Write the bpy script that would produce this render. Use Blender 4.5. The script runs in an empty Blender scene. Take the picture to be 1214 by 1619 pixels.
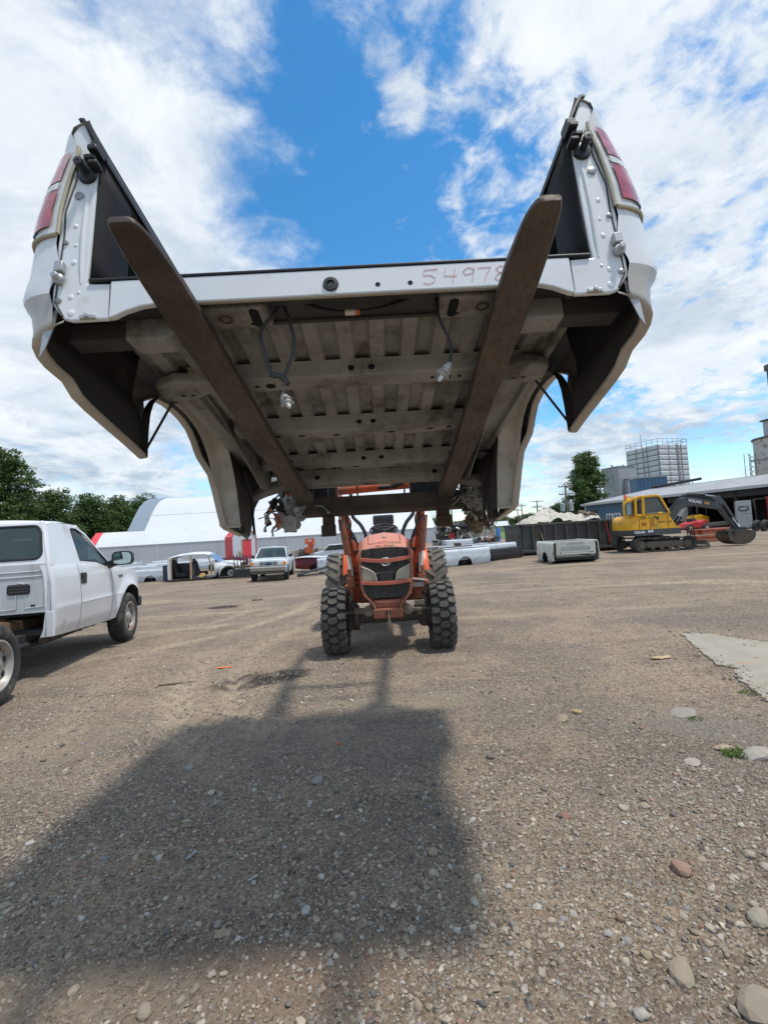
import bpy, bmesh, math, random
import numpy as np
from mathutils import Matrix, Vector, Euler
random.seed(7); RNG = np.random.default_rng(7)
S = bpy.context.scene; COL = S.collection; D = bpy.data; R_ = math.radians; PI = math.pi
# ------------------------------------------------------------------ camera
W_, H_, FPX, CAMH, PITCH, ROLL = 1214, 1619, 750.0, 1.4, R_(2.73), R_(3.5)
_r0 = Vector((1, 0, 0)); FWD = Vector((0, math.cos(PITCH), math.sin(PITCH))); _u0 = Vector((0, -math.sin(PITCH), math.cos(PITCH)))
RIGHT = _r0*math.cos(ROLL) - _u0*math.sin(ROLL); UP = _u0*math.cos(ROLL) + _r0*math.sin(ROLL)
cd = D.cameras.new('camera'); cam = D.objects.new('camera', cd); COL.objects.link(cam)
cam.matrix_world = Matrix(((RIGHT.x, UP.x, -FWD.x, 0), (RIGHT.y, UP.y, -FWD.y, 0), (RIGHT.z, UP.z, -FWD.z, CAMH), (0, 0, 0, 1)))
cd.sensor_fit = 'VERTICAL'; cd.sensor_height = 24; cd.lens = 24*FPX/H_; cd.clip_start = .05; cd.clip_end = 6000
S.camera = cam
def ray(px, py): return RIGHT*((px-W_/2)/FPX) - UP*((py-H_/2)/FPX) + FWD
def at(px, py, Y):
    d = ray(px, py); return Vector((0, 0, CAMH)) + d*(Y/d.y)
def sst(a, b, x):
    t = np.clip((x-a)/(b-a), 0, 1); return t*t*(3-2*t)
def terrain(x, y):   # the yard falls gently away to the left
    return -.028*np.clip(np.asarray(y, float)-4.5, 0, 18)*sst(1.0, -4.0, np.asarray(x, float))
def G(px, py):
    z = 0.
    for _ in range(12):
        d = ray(px, py); p = Vector((0, 0, CAMH)) + d*((z-CAMH)/d.z); z = float(terrain(p.x, p.y))
    return p
# ------------------------------------------------------------------ sky, sun, exposure
SUN = Vector((.30, -.12, 1)).normalized()
S.view_settings.view_transform = 'Standard'; S.view_settings.look = 'None'; S.view_settings.exposure = 0.56; S.view_settings.gamma = 1
S.view_settings.use_curve_mapping = False
wd = D.worlds.new('World'); S.world = wd; wd.use_nodes = True
nt = wd.node_tree; nt.nodes.clear()
def N(nt, t, **k):
    n = nt.nodes.new(t)
    for a, b in k.items(): setattr(n, a, b)
    return n
def L(nt, a, b): nt.links.new(a, b)
def mth(nt, op, a, b=None, c=None, clamp=False):
    n = N(nt, 'ShaderNodeMath', operation=op); n.use_clamp = clamp
    for i, x in enumerate((a, b, c)):
        if x is None: continue
        if isinstance(x, (int, float)): n.inputs[i].default_value = x
        else: L(nt, x, n.inputs[i])
    return n.outputs[0]
def mrange(nt, x, a, b, c=0., d=1., smooth=True):
    n = N(nt, 'ShaderNodeMapRange'); n.interpolation_type = 'SMOOTHSTEP' if smooth else 'LINEAR'
    L(nt, x, n.inputs[0])
    for i, v in enumerate((a, b, c, d)): n.inputs[i+1].default_value = v
    return n.outputs[0]
def noise(nt, vec, scale, detail=6, rough=.55, dist=0., col=False):
    n = N(nt, 'ShaderNodeTexNoise'); n.inputs['Scale'].default_value = scale; n.inputs['Detail'].default_value = detail
    n.inputs['Roughness'].default_value = rough; n.inputs['Distortion'].default_value = dist
    if vec is not None: L(nt, vec, n.inputs['Vector'])
    return n.outputs[1 if col else 0]
def mixc(nt, fac, a, b):
    n = N(nt, 'ShaderNodeMix', data_type='RGBA')
    for x, i in ((fac, 0), (a, 6), (b, 7)):
        if isinstance(x, (int, float)): n.inputs[i].default_value = x
        elif isinstance(x, (tuple, list)): n.inputs[i].default_value = (*x[:3], 1)
        else: L(nt, x, n.inputs[i])
    return n.outputs[2]
def vmath(nt, op, a, b=None):
    n = N(nt, 'ShaderNodeVectorMath', operation=op)
    for i, x in enumerate((a, b)):
        if x is None: continue
        if isinstance(x, (tuple, list, Vector)): n.inputs[i].default_value = tuple(x)
        else: L(nt, x, n.inputs[i])
    return n
sky = N(nt, 'ShaderNodeTexSky', sky_type='NISHITA'); sky.sun_disc = False
sky.sun_elevation = math.asin(SUN.z); sky.sun_rotation = math.atan2(SUN.x, SUN.y)
sky.air_density = 1.0; sky.dust_density = .2; sky.ozone_density = 3.5
tc = N(nt, 'ShaderNodeTexCoord'); dirv = tc.outputs['Generated']
sep = N(nt, 'ShaderNodeSeparateXYZ'); L(nt, dirv, sep.inputs[0])
zz = mth(nt, 'ADD', mth(nt, 'MAXIMUM', sep.outputs[2], 0.), .22)
cmb = N(nt, 'ShaderNodeCombineXYZ')
L(nt, mth(nt, 'DIVIDE', sep.outputs[0], zz), cmb.inputs[0]); L(nt, mth(nt, 'DIVIDE', sep.outputs[1], zz), cmb.inputs[1])
pv = cmb.outputs[0]
def blob(px, py, ang, amp, soft=.35):      # an angular patch of thinner or thicker cloud, centred on a sky direction
    c = ray(px, py).normalized(); dt = vmath(nt, 'DOT_PRODUCT', dirv, c).outputs[1]
    return mth(nt, 'MULTIPLY', mrange(nt, dt, math.cos(R_(ang)), math.cos(R_(ang*soft))), amp)
big = noise(nt, pv, 1.35, 10, .62, .7)
fine = noise(nt, pv, 4.6, 10, .66, .5)
mott = noise(nt, pv, 11., 8, .60, .35)
cov = mth(nt, 'ADD', mth(nt, 'MULTIPLY', mth(nt, 'SUBTRACT', big, .5), 1.5), mth(nt, 'MULTIPLY', mth(nt, 'SUBTRACT', fine, .5), 1.25))
cov = mth(nt, 'ADD', cov, .62)
rightm = mth(nt, 'ADD', blob(1000, 160, 40, 1., .3), .22, clamp=True)
cov = mth(nt, 'ADD', cov, mth(nt, 'MULTIPLY', mth(nt, 'MULTIPLY', mth(nt, 'SUBTRACT', mott, .5), 1.9), rightm))
BLOBS = [(610, 300, 23, -.66, .0), (480, 270, 13, -.26, .0), (750, 270, 12, -.20, .0), (530, 50, 10, -.26, .0), (730, 70, 14, .26, .1), (860, 200, 12, .18, .1), (560, 400, 5, .10, .1), (690, 385, 7, .22, .1), (390, 130, 12, .20, .1), (600, 400, 8, -.15, .0), (130, 170, 32, .24, .1), (340, 100, 12, .14, .1), (100, 420, 24, .26, .1), (240, 40, 9, -.20, .0), (420, 330, 8, -.10, .0), (620, 40, 8, .12, .0), (690, 165, 8, .12, .0),
         (390, 390, 9, .14, .0), (980, 100, 28, .20, .1), (760, 380, 8, .24, .1), (480, 405, 6, .22, .1), (1120, 330, 18, .16, .1), (1080, 560, 10, .20, .1), (940, 640, 7, -.20, .1), (1130, 690, 6, -.18, .1), (636, 168, 3, .45, .1),
         (80, 660, 16, .16, .1), (540, 720, 9, -.06, .1), (850, 640, 6, -.16, .1), (940, 715, 6, .26, .1), (240, 15, 7, -.22, .0), (1180, 60, 8, -.12, .0)]
for b in BLOBS: cov = mth(nt, 'ADD', cov, blob(*b))
cmask = mrange(nt, cov, .22, .92)
shade = noise(nt, pv, 2.1, 8, .60, .5)
lowz = mrange(nt, sep.outputs[2], .02, .42, 1., 0.)
gr = mth(nt, 'MULTIPLY', mrange(nt, shade, .40, .62), mth(nt, 'ADD', mth(nt, 'MULTIPLY', lowz, .50), .62), clamp=True)
ccol = mixc(nt, gr, (.59, .63, .67), (.31, .385, .47))
ccol = mixc(nt, mth(nt, 'MULTIPLY', mrange(nt, fine, .46, .68), .55), ccol, (.74, .76, .78))
bg1 = N(nt, 'ShaderNodeBackground'); bg1.inputs[1].default_value = .15
hs_ = N(nt, 'ShaderNodeHueSaturation'); hs_.inputs['Saturation'].default_value = 1.28; hs_.inputs['Hue'].default_value = .492; hs_.inputs['Value'].default_value = .92; L(nt, sky.outputs[0], hs_.inputs['Color']); L(nt, hs_.outputs[0], bg1.inputs[0])
bg2 = N(nt, 'ShaderNodeBackground'); bg2.inputs[1].default_value = 1.0; L(nt, ccol, bg2.inputs[0])
ms = N(nt, 'ShaderNodeMixShader'); L(nt, mth(nt, 'MULTIPLY', cmask, .96), ms.inputs[0]); L(nt, bg1.outputs[0], ms.inputs[1]); L(nt, bg2.outputs[0], ms.inputs[2])
wo = N(nt, 'ShaderNodeOutputWorld'); L(nt, ms.outputs[0], wo.inputs[0])
sl = D.lights.new('sun', 'SUN'); sl.energy = 2.25; sl.angle = R_(4.5); sl.color = (1, .955, .89)
so = D.objects.new('sun', sl); COL.objects.link(so); so.rotation_euler = SUN.to_track_quat('Z', 'Y').to_euler(); so.location = (5, -5, 30)
# ------------------------------------------------------------------ materials
MATS = {}
def M(name, col=(.5, .5, .5), rough=.6, metal=0., var=.14, scale=5., dirt=None, damt=.0, dscale=3., bump=0., bscale=60., coat=0., spec=.5, streak=False, wear=None, wamt=0.):
    if name in MATS: return MATS[name]
    m = D.materials.new(name); m.use_nodes = True; t = m.node_tree; t.nodes.clear(); MATS[name] = m
    b = N(t, 'ShaderNodeBsdfPrincipled'); o = N(t, 'ShaderNodeOutputMaterial'); L(t, b.outputs[0], o.inputs[0])
    co = N(t, 'ShaderNodeTexCoord').outputs['Object']
    n1 = noise(t, co, scale, 8, .6)
    c = mixc(t, mrange(t, n1, .3, .7, smooth=False), tuple(x*(1-var) for x in col), tuple(min(1, x*(1+var)) for x in col))
    rg = None
    if dirt:
        v2 = co
        if streak:
            mp = N(t, 'ShaderNodeMapping'); L(t, co, mp.inputs[0]); mp.inputs['Scale'].default_value = (1, 1, .12); v2 = mp.outputs[0]
        n2 = noise(t, v2, dscale, 10, .68, .2)
        f = mrange(t, n2, .66-damt*.4, .80-damt*.3); f = mth(t, 'MULTIPLY', f, min(1, .45+damt))
        c = mixc(t, f, c, dirt); rg = mth(t, 'ADD', mth(t, 'MULTIPLY', f, .35), rough, clamp=True)
    if wear:
        n3 = noise(t, co, dscale*4.1, 6, .7); c = mixc(t, mrange(t, n3, .74-wamt*.4, .78-wamt*.4), c, wear)
    L(t, c, b.inputs['Base Color'])
    if rg is not None: L(t, rg, b.inputs['Roughness'])
    else: b.inputs['Roughness'].default_value = rough
    b.inputs['Metallic'].default_value = metal; b.inputs['Specular IOR Level'].default_value = spec; b.inputs['Coat Weight'].default_value = coat; b.inputs['Coat Roughness'].default_value = .08
    if bump:
        bp = N(t, 'ShaderNodeBump'); bp.inputs['Strength'].default_value = bump; bp.inputs['Distance'].default_value = .01
        L(t, noise(t, co, bscale, 6, .65), bp.inputs['Height']); L(t, bp.outputs[0], b.inputs['Normal'])
    return m
def Mglass(name, tint=(.5, .6, .58), amt=.55, rough=.03, base=(.045, .065, .068)):
    if name in MATS: return MATS[name]
    m = D.materials.new(name); m.use_nodes = True; t = m.node_tree; t.nodes.clear(); MATS[name] = m
    g = N(t, 'ShaderNodeBsdfPrincipled'); g.inputs['Base Color'].default_value = (*base, 1); g.inputs['Roughness'].default_value = rough; g.inputs['Specular IOR Level'].default_value = 1.
    tr = N(t, 'ShaderNodeBsdfTransparent'); tr.inputs[0].default_value = (*tint, 1)
    ms = N(t, 'ShaderNodeMixShader'); ms.inputs[0].default_value = amt; o = N(t, 'ShaderNodeOutputMaterial')
    L(t, g.outputs[0], ms.inputs[1]); L(t, tr.outputs[0], ms.inputs[2]); L(t, ms.outputs[0], o.inputs[0]); return m
MUD = (.20, .165, .125); RUST = (.17, .075, .035)
white = M('white_paint', (.68, .69, .69), .34, 0, .05, 3, (.33, .29, .23), .24, 5, coat=.25, bump=.04, bscale=14)
white2 = M('white_paint_dull', (.62, .64, .65), .45, 0, .06, 2, (.30, .26, .21), .28, 1.6, streak=True)
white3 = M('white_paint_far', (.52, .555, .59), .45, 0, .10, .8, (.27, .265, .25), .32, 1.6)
beige = M('beige_paint', (.43, .39, .335), .42, .25, .08, 3, (.22, .18, .14), .2, 4, coat=.25)
under = M('underbody', (.285, .280, .262), .68, .15, .20, 4, (.125, .112, .095), .52, 3.2, bump=.3, bscale=55, wear=(.22, .155, .10), wamt=.24)
underd = M('underbody_dark', (.045, .042, .040), .75, 0, .2, 6, (.10, .09, .075), .35, 2.0, bump=.15, bscale=120)
liner = M('black_liner', (.012, .012, .014), .75, 0, .25, 30, (.045, .045, .045), .2, 9, bump=.25, bscale=220, spec=.22)
blackp = M('black_plastic', (.018, .018, .019), .5, 0, .25, 8, (.10, .09, .08), .15, 6)
blackm = M('black_metal', (.025, .025, .027), .45, .2, .25, 6, (.11, .09, .075), .3, 4)
rubber = M('rubber', (.030, .029, .028), .82, 0, .2, 10, (.15, .13, .105), .42, 5, bump=.15, bscale=120)
rubdust = M('rubber_dusty', (.11, .10, .085), .9, 0, .2, 10, (.20, .175, .14), .5, 5, bump=.15, bscale=120)
steel = M('bare_steel', (.30, .29, .27), .45, .8, .15, 8, (.12, .08, .05), .3, 5)
galv = M('galvanised', (.42, .43, .43), .5, .5, .1, 6, (.25, .23, .2), .2, 5)
rusty = M('rusty_steel', (.078, .060, .048), .7, .3, .35, 7, (.150, .085, .052), .40, 4, bump=.3, bscale=60, wear=(.21, .19, .165), wamt=.12)
def fork_mat():
    m = D.materials.new('fork_steel'); m.use_nodes = True; t = m.node_tree; b = t.nodes['Principled BSDF']; MATS['fork_steel'] = m
    co = N(t, 'ShaderNodeTexCoord').outputs['Object']; mp = N(t, 'ShaderNodeMapping'); mp.inputs['Scale'].default_value = (1, .05, 1); L(t, co, mp.inputs[0])
    n1 = noise(t, co, 3.2, 8, .62, .3); n2 = noise(t, mp.outputs[0], 75, 8, .7); n3 = noise(t, co, 26, 8, .72); n4 = noise(t, mp.outputs[0], 420, 3, .5)
    c = mixc(t, mrange(t, n1, .34, .66), (.072, .056, .046), (.128, .102, .082)); c = mixc(t, mrange(t, n2, .46, .66, 0, .28), c, (.042, .030, .024))
    c = mixc(t, mrange(t, n3, .56, .66, 0, .55), c, (.150, .085, .050)); c = mixc(t, mrange(t, n4, .70, .73, 0, .65), c, (.36, .33, .30)); L(t, c, b.inputs['Base Color'])
    b.inputs['Metallic'].default_value = .5; L(t, mrange(t, n2, .3, .7, .42, .66), b.inputs['Roughness'])
    bp = N(t, 'ShaderNodeBump'); bp.inputs['Strength'].default_value = .3; bp.inputs['Distance'].default_value = .006; L(t, mth(t, 'ADD', n2, n3), bp.inputs['Height']); L(t, bp.outputs[0], b.inputs['Normal']); return m
fork_m = fork_mat()
orange = M('orange_paint', (.58, .105, .034), .55, 0, .15, 4, (.24, .13, .085), .46, 5, wear=(.10, .06, .045), wamt=.22)
orangef = M('orange_faded', (.60, .215, .145), .6, 0, .12, 5, (.40, .27, .21), .48, 6, wear=(.17, .10, .075), wamt=.17)
orangebr = M('orange_rust', (.27, .095, .055), .65, .1, .25, 6, (.13, .075, .05), .45, 6)
yellow = M('yellow_paint', (.72, .36, .010), .45, 0, .10, 2, (.34, .21, .07), .34, 3, wear=(.16, .12, .08), wamt=.10)
dgrey = M('dark_grey_paint', (.060, .066, .070), .5, .1, .15, 3, (.14, .12, .095), .25, 4)
red = M('red_paint', (.44, .022, .028), .5, 0, .12, 3, (.25, .08, .06), .2, 4)
redbright = M('red_fabric', (.68, .055, .075), .6, 0, .06, 1)
maroon = M('maroon_paint', (.13, .012, .022), .4, 0, .15, 3, (.16, .07, .06), .2, 3)
blued = M('dark_blue_paint', (.016, .024, .055), .45, 0, .15, 3, (.06, .06, .07), .2, 4)
fabw = M('white_fabric', (.58, .60, .62), .55, 0, .04, .25, (.47, .485, .49), .25, .35, bump=.3, bscale=.7)
fabg = M('grey_fabric', (.44, .465, .49), .6, 0, .05, .5, (.32, .32, .31), .3, .4, streak=True)
fabband = M('blue_grey_band_and_shade', (.20, .245, .29), .6, 0, .04, .5)
conc = M('concrete', (.36, .33, .285), .85, 0, .12, 3, (.22, .2, .17), .35, 2, bump=.25, bscale=30)
conct = M('concrete_tower', (.33, .345, .355), .85, 0, .08, .7, (.24, .24, .235), .3, .6, streak=True)
bluew = M('blue_cladding', (.060, .115, .185), .6, 0, .10, 1, (.10, .13, .16), .25, 1.5, streak=True)
roofm = M('grey_roof', (.33, .34, .345), .6, .1, .10, .6, (.21, .20, .19), .35, .7)
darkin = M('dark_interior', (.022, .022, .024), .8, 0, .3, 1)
panelw = M('tank_panel', (.50, .54, .57), .55, .1, .10, .8, (.30, .24, .19), .30, 1.1, streak=True)
seam = M('rusty_seam', (.15, .085, .055), .8, 0, .3, 3)
wood = M('weathered_wood', (.16, .125, .095), .85, 0, .25, 5, (.09, .075, .06), .4, 8)
woodl = M('light_wood', (.46, .33, .20), .8, 0, .15, 6, (.25, .18, .11), .25, 5)
glass = Mglass('tinted_glass'); glassd = Mglass('dark_glass', (.32, .40, .38), .40)
chrome = M('chrome', (.62, .62, .62), .18, 1., .03)
lens_r = M('red_lens', (.36, .022, .038), .10, 0, .45, 22, (.46, .12, .13), .25, 18, bump=.35, bscale=45, coat=.7)
lens_c = M('clear_lens', (.60, .60, .57), .14, 0, .18, 20, (.36, .33, .26), .3, 8, coat=.7)
amber = M('amber_lens', (.75, .27, .03), .2, 0, .1)
tan = M('tan_trim', (.42, .30, .18), .7, 0, .2, 8)
tarp = M('cream_tarp', (.50, .465, .395), .8, 0, .14, 2, (.30, .24, .175), .35, 3.5, bump=.5, bscale=9)
cream = M('cream_paint', (.52, .52, .46), .5, 0, .1, 3, (.30, .28, .20), .35, 4)
# ------------------------------------------------------------------ mesh builder
SPLIT = set('steering_ram stop_lug post_dimple post_bolt track_wheel vent_slat tailgate_bumper chain_rod wall_hole bracket_slot bracket_hole end_hole crossmember_hole sill_hole insulator roof_pillar door_pillar rim_hole roof_vent lock_bar container_rib clad_rib bucket_tooth ram ram_rod hydraulic_hose tine skid screen_pillar overhead_guard white_mark orange_mark panel_gap vent_slot worn_lettering worn_stamping hood_seam arch_shadow door_seam wiper seat brake_hub inner_rib pale_marking worn_decal grille_rib down_pipe shut_line hook dark_shreds orange_shreds rag_strip'.split())
class MB:
    def __init__(s): s.v = []; s.f = []
    def add(s, vs, fs):
        o = len(s.v); s.v += [tuple(v) for v in vs]; s.f += [tuple(i+o for i in f) for f in fs]; return s
    def box(s, x0, x1, y0, y1, z0, z1):
        return s.add([(x0, y0, z0), (x1, y0, z0), (x1, y1, z0), (x0, y1, z0), (x0, y0, z1), (x1, y0, z1), (x1, y1, z1), (x0, y1, z1)],
                     [(0, 3, 2, 1), (4, 5, 6, 7), (0, 1, 5, 4), (1, 2, 6, 5), (2, 3, 7, 6), (3, 0, 4, 7)])
    def cbox(s, c, d, rot=None):
        m = (rot or Matrix.Identity(3)); c = Vector(c); x, y, z = (k/2 for k in d)
        vs = [c + m @ Vector((a*x, b*y, e*z)) for e in (-1, 1) for a, b in ((-1, -1), (1, -1), (1, 1), (-1, 1))]
        return s.add(vs, [(0, 3, 2, 1), (4, 5, 6, 7), (0, 1, 5, 4), (1, 2, 6, 5), (2, 3, 7, 6), (3, 0, 4, 7)])
    def beam(s, a, b, w, h, up=(0, 0, 1)):
        a, b = Vector(a), Vector(b); d = (b-a).normalized(); u = Vector(up)
        if abs(d.dot(u)) > .98: u = Vector((1, 0, 0))
        r = d.cross(u).normalized(); u = r.cross(d)
        vs = [p + r*(i*w/2) + u*(j*h/2) for p in (a, b) for i, j in ((-1, -1), (1, -1), (1, 1), (-1, 1))]
        return s.add(vs, [(0, 3, 2, 1), (4, 5, 6, 7), (0, 1, 5, 4), (1, 2, 6, 5), (2, 3, 7, 6), (3, 0, 4, 7)])
    def prism(s, poly, ax, a0, a1):     # poly in the two other axes, in cyclic order
        def P(p, a): return {'x': (a, p[0], p[1]), 'y': (p[0], a, p[1]), 'z': (p[0], p[1], a)}[ax]
        n = len(poly); vs = [P(p, a0) for p in poly] + [P(p, a1) for p in poly]
        return s.add(vs, [tuple(range(n-1, -1, -1)), tuple(range(n, 2*n))] + [(i, (i+1) % n, n+(i+1) % n, n+i) for i in range(n)])
    def tube(s, path, r, n=8, caps=True):
        P = [Vector(p) for p in path]; k = len(P); rr = r if isinstance(r, (list, tuple)) else [r]*k
        vs = []; u = None
        for i, p in enumerate(P):
            d = (P[min(i+1, k-1)] - P[max(i-1, 0)]).normalized()
            if u is None:
                u = d.orthogonal().normalized()
            u = (u - d*u.dot(d)).normalized(); w = d.cross(u)
            vs += [p + (u*math.cos(2*PI*j/n) + w*math.sin(2*PI*j/n))*rr[i] for j in range(n)]
        fs = [(i*n+j, i*n+(j+1) % n, (i+1)*n+(j+1) % n, (i+1)*n+j) for i in range(k-1) for j in range(n)]
        if caps: fs += [tuple(range(n-1, -1, -1)), tuple(range((k-1)*n, k*n))]
        return s.add(vs, fs)
    def loft(s, rings, closed=True, caps=True):
        n = len(rings[0]); k = len(rings); vs = [p for r in rings for p in r]
        m = n if closed else n-1
        fs = [(i*n+j, i*n+(j+1) % n, (i+1)*n+(j+1) % n, (i+1)*n+j) for i in range(k-1) for j in range(m)]
        if caps and closed: fs += [tuple(range(n-1, -1, -1)), tuple(range((k-1)*n, k*n))]
        return s.add(vs, fs)
    def sheet(s, rows): return s.loft(rows, closed=False, caps=False)
    def lathe(s, prof, c, ax='x', n=28, closed=False):   # prof: (radius, along)
        def P(r, a, t):
            q = {'x': (a, r*math.cos(t), r*math.sin(t)), 'y': (r*math.sin(t), a, r*math.cos(t)), 'z': (r*math.cos(t), r*math.sin(t), a)}[ax]
            return (q[0]+c[0], q[1]+c[1], q[2]+c[2])
        k = len(prof); vs = [P(r, a, 2*PI*j/n) for r, a in prof for j in range(n)]
        fs = [(i*n+j, i*n+(j+1) % n, ((i+1) % k)*n+(j+1) % n, ((i+1) % k)*n+j) for i in range(k if closed else k-1) for j in range(n)]
        return s.add(vs, fs)
    def ball(s, c, r, n=8, m=6):
        r = r if isinstance(r, (tuple, list)) else (r, r, r); vs = [(c[0], c[1], c[2]-r[2])]
        for i in range(1, m):
            a = -PI/2 + PI*i/m; vs += [(c[0]+r[0]*math.cos(a)*math.cos(2*PI*j/n), c[1]+r[1]*math.cos(a)*math.sin(2*PI*j/n), c[2]+r[2]*math.sin(a)) for j in range(n)]
        vs.append((c[0], c[1], c[2]+r[2])); t = len(vs)-1
        fs = [(0, 1+(j+1) % n, 1+j) for j in range(n)] + [(1+(i*n)+j, 1+i*n+(j+1) % n, 1+(i+1)*n+(j+1) % n, 1+(i+1)*n+j) for i in range(m-2) for j in range(n)]
        fs += [(t, 1+(m-2)*n+j, 1+(m-2)*n+(j+1) % n) for j in range(n)]
        return s.add(vs, fs)
    def mirror(s, ax=0):
        n = len(s.v); s.v += [tuple(-c if i == ax else c for i, c in enumerate(v)) for v in s.v[:n]]; s.f += [tuple(n+i for i in reversed(f)) for f in s.f]; return s
    def xf(s, m): s.v = [tuple(m @ Vector(v)) for v in s.v]; return s
    def islands(s):
        p = list(range(len(s.v)))
        def find(a):
            while p[a] != a: p[a] = p[p[a]]; a = p[a]
            return a
        for f in s.f:
            r = find(f[0])
            for i in f[1:]: p[find(i)] = r
        out = {}
        for f in s.f: out.setdefault(find(f[0]), []).append(f)
        res = []
        for fs in out.values():
            ids = sorted({i for f in fs for i in f}); mp = {i: k for k, i in enumerate(ids)}; m = MB(); m.v = [s.v[i] for i in ids]; m.f = [tuple(mp[i] for i in f) for f in fs]; res.append(m)
        return res
    def build(s, name, mat, parent=None, smooth=None, bevel=0., merge=False, solid=0.):
        if parent is not None and name in SPLIT and not merge:
            parts = s.islands()
            if len(parts) > 1: return [m.build(name, mat, parent, smooth, bevel, merge, solid) for m in parts][0]
        me = D.meshes.new(name); me.from_pydata([tuple(v) for v in s.v], [], s.f)
        bm = bmesh.new(); bm.from_mesh(me)
        if merge:
            bmesh.ops.remove_doubles(bm, verts=bm.verts, dist=1e-4); bmesh.ops.dissolve_degenerate(bm, edges=bm.edges, dist=1e-5)
        bmesh.ops.recalc_face_normals(bm, faces=bm.faces); bm.to_mesh(me); bm.free()
        me.materials.append(mat)
        if smooth is not None:
            me.shade_smooth(); me.set_sharp_from_angle(angle=R_(smooth))
        o = D.objects.new(name, me); COL.objects.link(o)
        if parent: o.parent = parent
        if solid:
            md = o.modifiers.new('thick', 'SOLIDIFY'); md.thickness = solid; md.offset = -1
        if bevel:
            md = o.modifiers.new('bevel', 'BEVEL'); md.width = bevel; md.segments = 2; md.limit_method = 'ANGLE'; md.angle_limit = R_(35)
        return o
def thing(name, label, cat, loc=(0, 0, 0), rz=0., group=None):
    o = D.objects.new(name, None); COL.objects.link(o); o.location = loc; o.rotation_euler = (0, 0, rz); o.empty_display_size = .1
    return tag(o, label, cat, group)
def tag(o, label=None, cat=None, group=None, kind=None):
    for k, v in (('label', label), ('category', cat), ('group', group), ('kind', kind)):
        if v: o[k] = v
    return o
def text_obj(txt, name, size, mat, parent, mtx, depth=.004, bold=0.):
    cu = D.curves.new(name, 'FONT'); cu.body = txt; cu.size = size; cu.extrude = depth/2; cu.align_x = 'CENTER'; cu.align_y = 'CENTER'; cu.offset = bold
    o = D.objects.new(name, cu); COL.objects.link(o); bpy.context.view_layer.update()
    me = D.meshes.new_from_object(o); D.objects.remove(o); me.materials.clear(); me.materials.append(mat)
    q = D.objects.new(name, me); COL.objects.link(q); q.parent = parent; q.matrix_local = mtx; return q
def lerp(a, b, t): return a+(b-a)*t
def interp(x, xs, ys): return float(np.interp(x, xs, ys))
def wheel(parent, c, Rr, w, rimR, side=1, tyre=rubber, rim=steel, hub=None, lugs=0, nm='wheel', holes=5):
    """wheel on an x axle; side=+1: outer face towards +x"""
    mb = MB(); h = w/2
    mb.lathe([(rimR, -h*.82), (rimR+.02, -h*.95), (lerp(rimR, Rr, .55), -h), (Rr-.035, -h*.93), (Rr-.008, -h*.72), (Rr, -h*.3), (Rr, h*.3), (Rr-.008, h*.72), (Rr-.035, h*.93), (lerp(rimR, Rr, .55), h), (rimR+.02, h*.95), (rimR, h*.82)], c, 'x', 40, True)
    t = mb.build(nm, tyre, parent, 40)
    for k in range(lugs):
        pass
    rm = MB(); s = side
    rm.lathe([(rimR+.012, s*h*.93), (rimR-.005, s*h*.96), (rimR-.02, s*h*.80), (rimR*.84, s*h*.50), (rimR*.62, s*h*.58), (rimR*.40, s*h*.62), (rimR*.34, s*h*.45), (0.001, s*h*.45)], c, 'x', 36)
    r = rm.build('rim', rim, t, 35)
    hl = MB()
    for k in range(holes):
        a = 2*PI*(k+.3)/holes; hl.ball((c[0]+s*h*.545, c[1]+rimR*.73*math.cos(a), c[2]+rimR*.73*math.sin(a)), (.014, rimR*.13, rimR*.13), 10, 6)
    if holes: hl.build('rim_hole', blackm, t, 60)
    hb = MB(); hb.lathe([(rimR*.36, s*h*.5), (rimR*.34, s*h*.75), (rimR*.20, s*h*.92), (.001, s*h*.95)], c, 'x', 20)
    hb.build('hub_cap', hub or rim, t, 40)
    return t
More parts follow.
